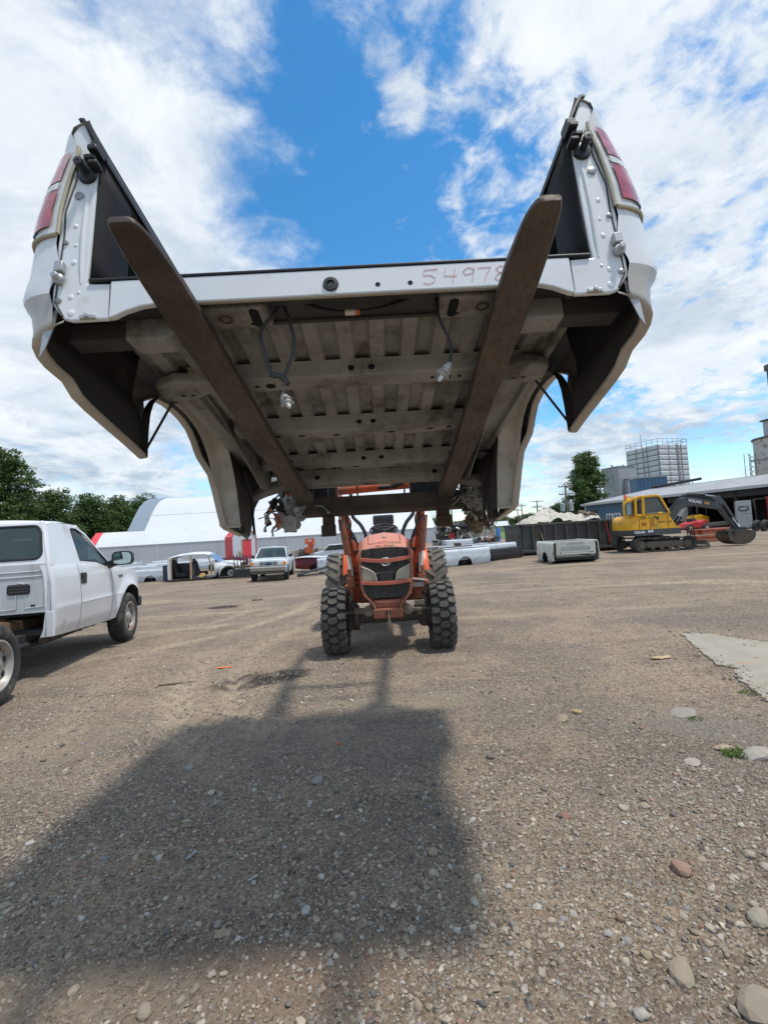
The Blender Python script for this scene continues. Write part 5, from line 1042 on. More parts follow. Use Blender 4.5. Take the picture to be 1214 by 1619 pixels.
def bedat(pl, pr, h, mat, label, Wd=1.75, **k):
    a, b = G(*pl), G(*pr); d = b-a; d.z = 0; Ln = d.length; rz = math.atan2(d.y, d.x); off = Vector((-math.sin(rz), math.cos(rz), 0))*Wd/2
    return pickup_bed(a+off, rz, Ln, Wd, h, mat, label, **k)
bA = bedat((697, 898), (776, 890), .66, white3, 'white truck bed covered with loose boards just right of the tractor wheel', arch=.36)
def cover_things():
    a, b = G(697, 898), G(776, 890); d = (b-a).normalized(); rz = math.atan2(d.y, d.x); o = a+Vector((0, 0, .67))
    t = thing('bed_cover', 'white flat cover lying on the truck bed right of the tractor', 'bed cover', o, rz); mb = MB(); mb.box(-.5, (b-a).length-.05, .15, 1.85, 0, .05); mb.build('cover_panel', white3, t, bevel=.02)
    for (u, v, l, w, h_, an, m_, lb, nm) in ((1.35, .75, .12, .30, .16, .2, rusty, 'short brown wood block standing on the white bed cover', 'wood_block'), (1.0, .35, 1.6, .10, .05, .10, wood, 'long weathered plank lying on the white bed cover', 'plank'), (-.1, 1.2, 1.6, .08, .04, .05, blackm, 'dark bar lying along the far side of the white bed cover', 'metal_bar')):
        mb = MB(); mb.box(-l/2, l/2, -w/2, w/2, 0, h_); ob = mb.build(nm, m_, None, bevel=.006); q_ = o+Vector((math.cos(rz)*u-math.sin(rz)*v, math.sin(rz)*u+math.cos(rz)*v, .05)); ob.location = q_; ob.rotation_euler = (0, 0, rz+an); tag(ob, lb, 'wood' if m_ is not blackm else 'bar')
cover_things()
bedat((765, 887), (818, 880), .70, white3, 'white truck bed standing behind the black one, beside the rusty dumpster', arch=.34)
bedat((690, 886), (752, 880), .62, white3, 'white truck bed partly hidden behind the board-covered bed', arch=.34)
bedat((774, 888), (827, 881), .52, blackm, 'black truck bed on the ground at the left end of the dumpster', arch=.05, Wd=1.5)
cl, cr = G(862, 893), G(940, 879)
def cream_bed():
    a = G(875, 892); ph = R_(-2); Wd = 1.62; mid = a+Vector((math.cos(ph), math.sin(ph), 0))*Wd/2
    pickup_bed(mid, ph+PI/2, 2.0, Wd, .78, cream, 'cream truck bed with stamped tailgate facing the camera in front of the dumpster', True, arch=.40)
cream_bed()
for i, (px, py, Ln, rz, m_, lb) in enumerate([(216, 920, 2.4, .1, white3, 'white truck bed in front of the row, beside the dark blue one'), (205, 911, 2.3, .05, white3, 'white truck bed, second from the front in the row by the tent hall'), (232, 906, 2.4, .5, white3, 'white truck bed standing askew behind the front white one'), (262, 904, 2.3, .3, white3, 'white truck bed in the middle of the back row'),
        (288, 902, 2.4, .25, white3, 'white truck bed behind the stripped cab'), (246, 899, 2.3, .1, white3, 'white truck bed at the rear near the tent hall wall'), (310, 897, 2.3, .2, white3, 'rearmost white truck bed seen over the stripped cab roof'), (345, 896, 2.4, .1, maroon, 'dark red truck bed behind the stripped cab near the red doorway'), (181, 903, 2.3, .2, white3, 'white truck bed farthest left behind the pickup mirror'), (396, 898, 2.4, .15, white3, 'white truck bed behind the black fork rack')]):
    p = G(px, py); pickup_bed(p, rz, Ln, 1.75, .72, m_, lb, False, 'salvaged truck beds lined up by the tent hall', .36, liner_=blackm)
p = G(258, 920); t = thing('truck_bed', 'dark blue truck bed end standing next to the stripped cab', 'truck bed', p, .12); mb = MB(); mb.box(0, .42, 0, 1.7, .06, .92); mb.build('tailgate', blued, t, bevel=.04); mb = MB(); mb.box(.42, 1.45, .02, 1.68, .10, .96); mb.build('side_panel', blackm, t, bevel=.05)
p = G(466, 906); t = pickup_bed(p+Vector((0, .9, .16)), .06, 2.5, 1.75, .66, maroon, 'dark red truck bed behind the small white pickup', arch=.34)
mb = MB(); mb.sheet([[(x, y, .86+.03*math.sin(x*3)) for x in np.linspace(-.1, 2.6, 8)] for y in (.0, 1.8)]); o = mb.build('bed_cover', white2, None, 40, solid=.03); o.location = p; tag(o, 'white sheet cover lying on the dark red truck bed', 'bed cover')
p = G(470, 912); mb = MB(); mb.beam((0, 0, .10), (2.2, .5, .52), .32, .10); mb.beam((0, .02, .04), (2.2, .52, .10), .05, .06); o = mb.build('metal_ramp', dgrey, None, bevel=.01); o.location = p; tag(o, 'dark metal ramp leaning in front of the dark red truck bed', 'ramp')
p = G(505, 905); pickup_bed(p, .02, 1.9, 1.6, .82, white3, 'small white truck bed beside the left rear tractor tyre', arch=.33)
for i, (px, py, sc, lb) in enumerate(((528, 886, 1.0, 'grey car shell half hidden behind the left tractor tyre'),)):
    p = G(px, py); t = thing('car_shell', lb, 'car', p, .1); mb = MB(); mb.loft([[(x, y*s_, z) for x, z in ((-1.6, .1), (-1.6, .75), (-.9, .85), (-.4, 1.35), (.8, 1.38), (1.4, .9), (2.1, .8), (2.2, .1))] for y, s_ in ((-.8, 1), (.8, 1))]); mb.build('body', white3, t, bevel=.06); mb = MB(); mb.prism([(-.75, .9), (-.32, 1.28), (.72, 1.30), (1.2, .9)], 'y', -.815, -.80); mb.build('window', glassd, t)
# ------------------------------------------------------------------ stripped cab with no doors
p = G(266, 921); jt = thing('stripped_cab', 'stripped white crew cab without doors, tan pillars and black seats showing', 'vehicle cab', p, .13)
jw = white2
mb = MB(); mb.loft([[(x, y, z) for y, z in ((.0, z0), (.12, z1), (.85, z1+.06), (1.6, z1), (1.72, z0))] for x, z0, z1 in ((.06, 1.30, 1.34), (.5, 1.40, 1.45), (1.3, 1.46, 1.52), (2.0, 1.44, 1.49), (2.25, 1.36, 1.40))]); mb.build('roof', jw, jt, 40)
mb = MB(); mb.prism([(0, .12), (.14, .12), (.16, 1.32), (.06, 1.34), (-.02, .8)], 'y', -.01, .06); mb.box(0, .06, .0, 1.72, .12, 1.30); mb.build('rear_corner', jw, jt, bevel=.02)
mb = MB()
for a, b, w in (((.17, .02, .1), (.19, .02, 1.32), .07), ((1.22, .02, .08), (1.24, .03, 1.42), .12), ((2.30, .02, .2), (2.34, .02, .75), .08), ((2.34, .02, .75), (2.16, .05, 1.36), .07)): mb.beam(a, b, w, .08)
mb.build('door_pillar', tan, jt, bevel=.015)
mb = MB(); mb.box(.05, 2.35, .02, 1.7, .02, .14); mb.build('cab_floor', blackm, jt, bevel=.02)
for x in (.42, 1.50):
    mb = MB(); mb.cbox((x+.15, .55, .36), (.62, .6, .24)); mb.cbox((x-.12, .55, .74), (.18, .58, .72), Matrix.Rotation(-.25, 3, 'Y')); mb.cbox((x-.22, .55, 1.12), (.12, .3, .18)); mb.build('seat', M('seat_black', (.03, .03, .032), .8, 0, .3, 8), jt, bevel=.05)
mb = MB(); mb.box(2.15, 2.5, .1, 1.6, .45, .82); mb.build('dashboard', blackp, jt, bevel=.04)
mb = MB(); mb.sheet([[(2.22, y, 1.40) for y in (.06, .9, 1.66)], [(2.80, y, .90) for y in (.06, .9, 1.66)]]); mb.build('windscreen', M('blue_film', (.06, .17, .34), .25), jt, solid=.01)
mb = MB(); rows = []
for i in range(15):
    a = PI*i/14; rows.append([(3.25-.46*math.cos(a), .0, .18+.46*math.sin(a)), (3.25-.56*math.cos(a), .0, .22+.58*math.sin(a)), ])
mb.sheet(rows); mb.sheet([[(2.45, .0, .16), (2.45, .03, .95)], [(2.70, 0, .45), (2.72, .03, .93)], [(3.25, 0, .80), (3.25, .05, .92)], [(3.8, 0, .45), (3.82, .04, .88)], [(3.95, 0, .25), (3.95, .05, .84)]]); mb.sheet([[(2.45, .02, .95), (2.5, 1.7, .97)], [(3.2, .04, .93), (3.2, 1.68, .95)], [(3.95, .05, .84), (3.95, 1.65, .86)]]); mb.build('front_fender', jw, jt, 50, solid=.012)
mb = MB(); mb.tube([(3.25-.47*math.cos(a), -.008, .18+.48*math.sin(a)) for a in np.linspace(.05, PI-.05, 16)], .045, 6); mb.build('rusty_arch', rusty, jt, 50)
mb = MB(); mb.box(2.5, 3.9, .3, 1.6, .1, .8); mb.build('engine_bay', darkin, jt); mb = MB(); mb.lathe([(.10, 0), (.20, .02), (.21, .12), (.001, .14)], (3.35, .15, .28), 'y', 16); [mb.cbox((3.35+.12*math.cos(k), .13, .28+.12*math.sin(k)), (.12, .06, .06), Matrix.Rotation(-k, 3, 'Y')) for k in (0, 1.25, 2.5, 3.8, 5)]; mb.build('brake_hub', galv, jt, 40)
mb = MB(); [mb.ball((1.75+.1*random.random(), .1+.2*random.random(), .16+.14*random.random()), (.16, .10, .09), 8, 5) for _ in range(9)]; o = mb.build('insulation_heap', M('foam_yellow', (.50, .32, .12), .9, 0, .25, 12), None, 30); o.parent = None; o.matrix_world = Matrix.Translation(p) @ Matrix.Rotation(.13, 4, 'Z'); tag(o, 'yellow crumpled foam spilling out of the stripped cab', 'foam')
# ------------------------------------------------------------------ black fork rack
p = G(372, 915); t = thing('pallet_fork_rack', 'black loader backrest with upright tines standing by the white pickup', 'fork rack', p, .1)
mb = MB(); mb.cbox((.55, .1, .28), (1.25, .5, .45)); mb.build('base', blackm, t, bevel=.05)
mb = MB(); mb.cbox((.45, .1, .62), (1.1, .08, .12)); mb.build('cross_bar', tan, t, bevel=.01)
for k in range(6): mb = MB(); mb.beam((.02+.17*k, -.06, .55), (-.03+.17*k, .02, 1.28), .07, .04); mb.build('tine', blackm, t)
# ------------------------------------------------------------------ small white pickup facing the camera
pr = (G(405, 921)+G(452, 915))/2; rg = thing('small_pickup', 'small white pickup facing the camera with dusty bumper and amber corner lamps', 'pickup truck', pr+Vector((0, -.55, -.0)), R_(6.5)); rg.rotation_euler = (0, R_(1.0), R_(6.5))
def sec(y, hw, zt, zb, rb=.10, inset=0.): return [(-hw, y, zb), (-hw-.02, y, lerp(zb, zt, .45)), (-hw+.01, y, zt-rb), (-hw+rb*.7, y, zt-.01), (-hw*.45, y, zt+.02), (hw*.45, y, zt+.02), (hw-rb*.7, y, zt-.01), (hw-.01, y, zt-rb), (hw+.02, y, lerp(zb, zt, .45)), (hw, y, zb)]
rw = M('ranger_white', (.62, .66, .69), .35, 0, .05, 2, (.36, .33, .28), .12, 3, coat=.3)
mb = MB(); mb.loft([sec(.16, .80, .98, .46), sec(.22, .83, 1.005, .42), sec(.7, .84, 1.045, .40), sec(1.30, .845, 1.085, .38)]); mb.build('hood', rw, rg, 45)
mb = MB(); mb.loft([sec(1.30, .845, 1.085, .36), sec(1.55, .85, 1.10, .36), sec(2.95, .85, 1.10, .36)]); mb.build('cab_body', rw, rg, 45)
mb = MB(); mb.loft([sec(3.0, .85, 1.10, .40), sec(4.75, .85, 1.08, .44)]); mb.build('bed', rw, rg, 45)
mb = MB(); mb.loft([[(-.62, y, z-.05), (-.56, y, z), (0, y, z+.035), (.56, y, z), (.62, y, z-.05)] for y, z in ((1.95, 1.585), (2.1, 1.615), (2.8, 1.605), (2.92, 1.56))]); mb.build('roof', rw, rg, 45)
mb = MB()
for sg in (1, -1): mb.beam((sg*.79, 1.36, 1.08), (sg*.635, 1.96, 1.57), .055, .06); mb.beam((sg*.80, 2.90, 1.08), (sg*.635, 2.86, 1.57), .07, .10); mb.beam((sg*.80, 2.28, 1.08), (sg*.66, 2.30, 1.56), .05, .04); mb.beam((sg*.625, 1.96, 1.575), (sg*.625, 2.88, 1.575), .05, .05)
mb.build('roof_pillar', rw, rg, bevel=.01)
mb = MB(); mb.sheet([[(f*.775, 1.36-.10*(1-f*f), 1.09) for f in np.linspace(-1, 1, 7)], [(f*.61, 1.95-.06*(1-f*f), 1.575) for f in np.linspace(-1, 1, 7)]]); mb.build('windscreen', Mglass('ranger_glass', (.55, .65, .65), .45), rg, 60)
for sg in (1, -1): mb = MB(); mb.add([(sg*.80, 1.5, 1.10), (sg*.80, 2.86, 1.10), (sg*.655, 2.82, 1.54), (sg*.655, 2.0, 1.54)], [(0, 1, 2, 3)]); mb.build('side_window', glass, rg)
mb = MB(); mb.add([(-.78, 2.93, 1.10), (.78, 2.93, 1.10), (.6, 2.90, 1.55), (-.6, 2.90, 1.55)], [(0, 1, 2, 3)]); mb.build('rear_window', glass, rg)
mb = MB(); mb.cbox((-.35, 2.5, 1.05), (.45, .18, .75)); mb.cbox((.35, 2.5, 1.05), (.45, .18, .75)); mb.box(-.75, .75, 1.4, 1.75, .9, 1.12); mb.build('cabin_interior', M('cabin_blue', (.10, .13, .15), .8), rg, bevel=.05)
mb = MB(); mb.box(-.84, .84, -.02, .18, .50, .72); bmp = mb.build('front_bumper', M('tan_bumper', (.31, .27, .215), .5, .2, .1, 3, (.16, .13, .10), .35, 4), rg, bevel=.04); mb = MB(); mb.box(-.80, .80, .04, .16, .36, .50); mb.build('front_valance', M('dark_valance', (.10, .095, .09), .7), bmp, bevel=.03); mb = MB(); mb.box(-.84, .84, -.03, .0, .665, .70); mb.build('bumper_strip', rw, bmp)
mb = MB(); mb.box(-.40, .40, .125, .165, .755, .93); gl = mb.build('grille', M('grille_dark', (.05, .055, .06), .6), rg); mb = MB(); mb.box(-.43, .43, .10, .135, .915, .945); mb.box(-.43, .43, .10, .135, .745, .775); mb.box(-.42, .42, .105, .135, .84, .862); [mb.box(x-.012, x+.012, .105, .135, .75, .93) for x in (-.42, -.2, .2, .42)]; mb.build('grille_bar', M('bar_silver', (.5, .52, .53), .4, .2), gl, bevel=.006)
mb = MB(); mb.lathe([(.001, -.02), (.042, -.02), (.048, 0)], (0, .10, .851), 'y', 20); mb.v = [(x*1.9, y, z) for x, y, z in mb.v]; mb.build('oval_badge', M('badge_blue', (.015, .05, .22), .3), gl, 40)
for sg in (1, -1):
    mb = MB(); mb.box(*sorted((sg*.43, sg*.70)), .10, .17, .76, .935); hl = mb.build('headlight', lens_c, rg, bevel=.02); mb = MB(); mb.box(*sorted((sg*.70, sg*.835)), .11, .22, .765, .93); mb.build('corner_lamp', amber, rg, bevel=.02)
    mb = MB(); mb.cbox((sg*.95, 1.58, 1.16), (.16, .10, .16)); mb.beam((sg*.82, 1.6, 1.12), (sg*.92, 1.6, 1.14), .05, .05); mb.build('door_mirror', blackp, rg, bevel=.03)
    for y in (.85, 3.75): wheel(rg, (sg*.76, y, .335), .34, .21, .19, sg, rubber, M('rim_light', (.5, .48, .44), .4, .4), holes=0)
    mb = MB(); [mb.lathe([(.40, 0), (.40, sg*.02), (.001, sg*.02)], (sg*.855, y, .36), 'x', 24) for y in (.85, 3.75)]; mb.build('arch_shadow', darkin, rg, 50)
    mb = MB(); mb.box(*sorted((sg*.868, sg*.875)), 1.55, 1.565, .5, 1.08); mb.box(*sorted((sg*.868, sg*.875)), 2.96, 3.0, .5, 1.08); mb.build('door_seam', darkin, rg)
mb = MB(); mb.tube(smooth([(-.70, 1.42, 1.115), (-.3, 1.36, 1.12), (.02, 1.40, 1.17)]), .012, 5); mb.tube(smooth([(-.05, 1.30, 1.12), (.35, 1.33, 1.12), (.66, 1.42, 1.15)]), .012, 5); mb.build('wiper', blackp, rg); mb = MB(); mb.tube([(.83, .95, 1.08), (.80, .95, 2.0)], .006, 5); mb.build('aerial', blackm, rg)
# ------------------------------------------------------------------ orange lift machine far behind
p = G(489, 886); t = thing('telehandler', 'small orange and black machine parked before the tent hall', 'machine', p, .2); t.scale = (.72, .72, .72)
mb = MB(); mb.cbox((0, 0, 1.3), (1.1, 1.6, .7)); mb.cbox((.3, 0, 2.0), (.7, .9, .8)); mb.build('body', orange, t, bevel=.1); mb = MB(); mb.cbox((-.25, -.85, 2.4), (.4, .3, .7)); mb.cbox((.55, -.8, 2.3), (.35, .3, .9)); mb.cbox((.1, -.9, 2.7), (1.0, .2, .15)); mb.build('loader_arm', orange, t, bevel=.04)
for x in (-.95, .95): mb = MB(); mb.lathe([(.001, -.25), (.5, -.25), (.75, -.2), (.75, .2), (.5, .25), (.001, .25)], (x, -.3, .75), 'x', 20); mb.build('tyre', rubber, t, 40)
# ------------------------------------------------------------------ rusty dumpster with a heap of tarps
a = at(826, 879, 22.3); a.z = 0; rz = .07; LnD = 5.0
dp = thing('dumpster', 'long rusty dark green roll-off dumpster with vertical ribs', 'dumpster', a, rz)
dm = M('dumpster_steel', (.060, .062, .058), .65, .2, .25, 2, (.12, .085, .06), .32, 2.2, streak=True, bump=.15)
HD = 1.42
mb = MB(); mb.box(0, LnD, 0, .06, .18, HD); mb.box(0, LnD, 2.3, 2.36, .18, HD); mb.box(0, .06, 0, 2.36, .18, HD); mb.box(LnD-.06, LnD, 0, 2.36, .18, HD); mb.box(0, LnD, 0, 2.36, .16, .24); mb.build('shell', dm, dp)
for k in range(9): x = .55+k*(LnD-.7)/8; mb = MB(); mb.box(x-.05, x+.05, -.10, .0, .26, HD-.06); mb.build('rib', dm, dp, bevel=.01)
mb = MB(); mb.box(-.06, LnD+.04, -.08, .08, HD-.05, HD+.07); mb.box(-.06, .06, -.08, 2.4, HD-.05, HD+.07); mb.box(-.04, LnD, -.11, .06, .14, .27); mb.build('top_rail', dm, dp, bevel=.02)
mb = MB(); [mb.box(.3+k*1.4, .45+k*1.4, .3, .45, 0, .2) for k in range(4)]; mb.box(.2, LnD, .3, .45, .03, .16); mb.build('skid', blackm, dp)
mb = MB(); mb.box(-.02, .0, .4, 1.9, .25, .75); mb.box(-.04, 0, .3, 2.0, .85, 1.0); mb.build('end_gate', rusty, dp)
mb = MB(); mb.beam((2*LnD/3+.9, -.115, .35), (2*LnD/3+.75, -.115, 1.4), .05, .012, (0, 1, 0)); mb.build('red_stripe', red, dp)
mb = MB(); mb.beam((1.05, -.14, .42), (.92, -.10, 1.05), .07, .035); o = mb.build('board', woodl, None); o.matrix_world = Matrix.Translation(a) @ Matrix.Rotation(rz, 4, 'Z'); tag(o, 'pale board leaning on the left part of the dumpster side', 'board')
mb = MB(); mb.beam((LnD-.35, -.35, .0), (LnD-.1, -.1, 1.0), .06, .035); mb.cbox((LnD-.4, -.3, .25), (.2, .06, .08)); o = mb.build('board', woodl, None); o.matrix_world = Matrix.Translation(a) @ Matrix.Rotation(rz, 4, 'Z'); tag(o, 'yellow wooden stake leaning behind the excavator at the dumpster end', 'board')
nx, ny = 90, 36; xs = np.linspace(.35, LnD*.80, nx); ys = np.linspace(.15, 2.2, ny); XX, YY = np.meshgrid(xs, ys, indexing='ij')
env = np.interp(XX, [.35, .6, 1.0, 1.7, 1.95, 2.1, 2.3, 2.9, 3.3, 3.7, 4.2, LnD*.78, LnD*.8], [0, .30, .55, .80, 1.06, .98, .78, .70, .52, .55, .45, .25, 0])*np.clip(np.sin(np.clip((YY-.05)/2.3, 0, 1)*PI)**.45, 0, 1)
fold = np.abs(fbm(XX*1.6+YY*.9, YY*2.6-XX*.7, 4, 31)-.47)
ZZ = HD-.06+env*(.80+.9*(fbm(XX*1.3, YY*1.5, 3, 40)-.45))-2.6*np.maximum(.055-fold, 0)-1.6*np.maximum(.04-np.abs(fbm(XX*3.1-YY, YY*3.4+XX*.8, 3, 61)-.46), 0)+.16*(fbm(XX*5, YY*5, 3, 50)-.45)
idg = np.arange(nx*ny).reshape(nx, ny); Q = np.stack([idg[:-1, :-1], idg[1:, :-1], idg[1:, 1:], idg[:-1, 1:]], -1).reshape(-1, 4)
o = np_mesh('tarp_heap', np.stack([XX, YY, ZZ], -1).reshape(-1, 3), Q, tarp); o.matrix_world = Matrix.Translation(a) @ Matrix.Rotation(rz, 4, 'Z'); tag(o, 'heap of crumpled cream tarps filling the dumpster', 'tarps')
mb = MB(); rows = [[(LnD*.70+.1*i, 1.0+.25*j*(1-abs(i-4)/8), HD+.5-.05*i+.12*math.sin(i*1.7+j)) for j in range(-3, 4)] for i in range(9)]; mb.sheet(rows); o = mb.build('brown_cloth', M('cloth_brown', (.26, .18, .12), .9, 0, .3, 8), None, 50, solid=.01); o.matrix_world = Matrix.Translation(a) @ Matrix.Rotation(rz, 4, 'Z'); tag(o, 'brown cloth on top of the right end of the tarp heap', 'cloth')
# ------------------------------------------------------------------ yellow excavator
pe = G(1056, 871); ex = thing('excavator', 'yellow tracked excavator with dark grey boom, bucket resting on the ground', 'excavator', pe, 0)
for yo in (0, 1.50):
    mb = MB(); o_ = [(-1.27+.30-.30*math.cos(a)*1, .31+.30*math.sin(a)) for a in np.linspace(-PI/2, PI/2, 9)]
    P = [(-.97+.30*math.cos(a), .31+.30*math.sin(a)) for a in np.linspace(PI/2, 3*PI/2, 9)]+[(1.0+.27*math.cos(a), .29+.27*math.sin(a)) for a in np.linspace(-PI/2, PI/2, 9)]
    P2 = [(x*.93, .30+(z-.30)*.80) for x, z in P]; n = len(P)
    V = [(x, yo-.18, z) for x, z in P]+[(x, yo+.18, z) for x, z in P]+[(x, yo-.18, z) for x, z in P2]+[(x, yo+.18, z) for x, z in P2]
    mb.add(V, [f for i in range(n) for f in ((i, (i+1) % n, n+(i+1) % n, n+i), (2*n+i, 3*n+i, 3*n+(i+1) % n, 2*n+(i+1) % n), (i, 2*n+i, 2*n+(i+1) % n, (i+1) % n), (n+i, n+(i+1) % n, 3*n+(i+1) % n, 3*n+i))])
    for i in range(46):
        t = i/46*n; k = int(t); f = t-k; x = lerp(P[k][0], P[(k+1) % n][0], f); z = lerp(P[k][1], P[(k+1) % n][1], f); dx = P[(k+1) % n][0]-P[k][0]; dz = P[(k+1) % n][1]-P[k][1]; mb.cbox((x, yo, z), (.05, .37, .045), Matrix.Rotation(-math.atan2(dz, dx), 3, 'Y'))
    tk_ = mb.build('track', rubber, ex); tk_.location.x = -.19
    mb = MB(); mb.cbox((.02, yo, .31), (1.55, .26, .26)); mb.build('track_frame', M('track_grime', (.14, .115, .085), .85, .1, .25, 5, (.07, .06, .05), .4, 5), tk_, bevel=.03)
    mb = MB(); [mb.lathe([(.001, -.15), (.10, -.15), (.13, -.12), (.20, -.12), (.20, .12), (.001, .12)], (x, yo, .30), 'y', 18) for x in (-.97, 1.0)]; [mb.lathe([(.001, -.14), (.06, -.14), (.06, .14)], (x, yo, .16), 'y', 12) for x in (-.5, -.15, .2, .55)]; mb.build('track_wheel', MATS['track_grime'], tk_, 40)
mb = MB(); mb.lathe([(.001, .5), (.55, .5), (.55, .66), (.001, .66)], (-.35, .75, 0), 'z', 24); mb.cbox((0, .75, .42), (1.2, 1.3, .2)); mb.build('turntable', blackm, ex, 40)
def slices(P, y0, y1):
    mb = MB(); rings = []
    for y in np.linspace(y0, y1, 17):
        c = math.sqrt(max(0, 1-((y-.75)/1.02)**2)); xm = -1.24-.44*c; r = []
        for x, z in P: r.append((x if x > -1.2 else -1.2+(x+1.2)*(xm+1.2)/(-2.16+1.2), y, z))
        rings.append(r)
    mb.loft(rings); return mb
sk_ = slices([(-1.95, .70), (-2.14, .82), (-2.16, .95), (-1.2, .95), (.30, .95), (.52, .93), (.50, .70), (-1.2, .70)], -.17, 1.67).build('skirt', dgrey, ex, 30)
hs_ = slices([(-2.15, .95), (-2.17, 1.18), (-2.13, 1.34), (-2.02, 1.44), (-1.85, 1.50), (-1.25, 1.55), (-.22, 1.58), (.02, 1.55), (.12, 1.42), (.34, 1.03), (.50, 1.01), (.52, .95), (-1.2, .95)], -.15, 1.65).build('house', yellow, ex, 30)
mb = MB(); mb.box(-1.2, -1.185, -.158, -.14, .98, 1.54); mb.box(-.75, -.738, -.158, -.14, .98, 1.54); mb.box(.0, .012, -.158, -.14, 1.0, 1.48); mb.build('panel_gap', blackm, hs_)
mb = MB()
for x0, z0, nx_, nz in ((-1.12, 1.38, 5, 1), (-1.10, 1.10, 5, 1), (-.70, 1.10, 1, 4)):
    for i in range(nx_):
        for j in range(nz): mb.box(x0+.045*i, x0+.045*i+(.022 if nx_ > 1 else .13), -.157, -.14, z0+.085*j, z0+.085*j+(.15 if nx_ > 1 else .04))
mb.build('vent_slot', M('vent_brown', (.17, .06, .02), .7), hs_)
mb = MB(); mb.lathe([(.001, -.162), (.05, -.162), (.07, -.157), (.07, -.14)], (-.42, 0, 1.40), 'y', 16); mb.ball((-.53, -.155, 1.45), (.06, .012, .035), 8, 6); mb.build('round_emblem', M('emblem_dark', (.10, .075, .04), .6), hs_, 40)
mb = MB(); [mb.box(-.42+.075*i, -.42+.075*i+(.05 if i != 4 else .02), -.157, -.14, 1.21+.012*i*.0, 1.26) for i in range(8)]; mb.build('worn_lettering', M('emblem_dark'), hs_)
# cab
gX = Mglass('excavator_glass', (.42, .55, .58), .35)
mb = MB()
for y0 in (-.14, .80):
    fr = [(-1.30, 1.53), (-1.27, 2.24), (-1.16, 2.32), (-.36, 2.34), (-.24, 2.27), (.10, 1.55)]
    for q0, q1 in zip(fr, fr[1:]): mb.beam((q0[0], y0, q0[1]), (q1[0], y0, q1[1]), .09, .10, (0, 1, 0))
    mb.beam((-.98, y0, 1.55), (-.96, y0, 2.30), .10, .09, (0, 1, 0))
mb.prism([(-1.30, 2.25), (-1.18, 2.36), (-.36, 2.38), (-.22, 2.28)], 'y', -.17, .84); mb.box(-1.30, .10, -.16, .82, 1.5, 1.60); cb = mb.build('cab_frame', yellow, ex, bevel=.02)
mb = MB(); mb.prism([(-.92, 1.60), (-.91, 2.24), (-.40, 2.27), (-.30, 2.22), (.02, 1.62), (-.10, 1.60)], 'y', -.135, -.13); mb.prism([(-.92, 1.60), (-.91, 2.24), (-.40, 2.27), (-.30, 2.22), (.02, 1.62), (-.10, 1.60)], 'y', .83, .835); mb.add([(-.24, -.12, 2.24), (-.24, .80, 2.24), (.10, .80, 1.58), (.10, -.12, 1.58)], [(0, 1, 2, 3)]); mb.build('cab_window', gX, cb)
mb = MB(); P = [(-.92, 1.60), (-.91, 2.24), (-.40, 2.27), (-.30, 2.22), (.02, 1.62), (-.10, 1.60), (-.92, 1.60)]; mb.tube([(x, -.15, z) for x, z in P], .03, 6); mb.build('window_seal', dgrey, cb, 40)
mb = MB(); mb.cbox((-.72, .35, 1.85), (.16, .45, .62)); mb.cbox((-.55, .35, 1.62), (.42, .45, .12)); mb.tube([(-.25, .2, 1.55), (-.20, .2, 1.9)], .02, 6); mb.build('operator_seat', M('seat_teal', (.10, .14, .15), .8), cb, bevel=.04)
mb = MB(); mb.prism([(-1.66, 1.50), (-1.70, 2.02), (-1.62, 2.20), (-1.30, 2.27), (-1.30, 1.50)], 'y', .0, .09); mb.box(-1.52, -1.3, .09, .40, 2.10, 2.20); mb.build('rear_cab_frame', yellow, cb, bevel=.03)
mb = MB(); mb.prism([(-1.61, 1.60), (-1.63, 2.00), (-1.55, 2.10), (-1.36, 2.13), (-1.36, 1.60)], 'y', -.012, -.002); mb.build('rear_window', M('window_pale', (.22, .32, .36), .12, 0, .15, 3), cb); mb = MB(); P = [(-1.61, 1.60), (-1.63, 2.00), (-1.55, 2.10), (-1.36, 2.13), (-1.36, 1.60), (-1.61, 1.60)]; mb.tube([(x, -.014, z) for x, z in P], .025, 6); mb.build('window_seal', dgrey, cb, 40)
mb = MB(); mb.lathe([(.05, 0), (.05, .05), (.02, .06), (.02, .10)], (-1.48, .25, 2.20), 'z', 12); mb.build('beacon_base', blackm, cb); mb = MB(); mb.lathe([(.065, 2.32), (.065, 2.45), (.05, 2.48), (.001, 2.48)], (-1.48, .25, -.02), 'z', 14); mb.build('beacon', M('beacon_orange', (.75, .14, .02), .3), cb, 40)
mb = MB(); mb.ball((-.30, -.17, 1.60), (.10, .06, .05), 10, 6); mb.build('door_grip', yellow, cb, 50)
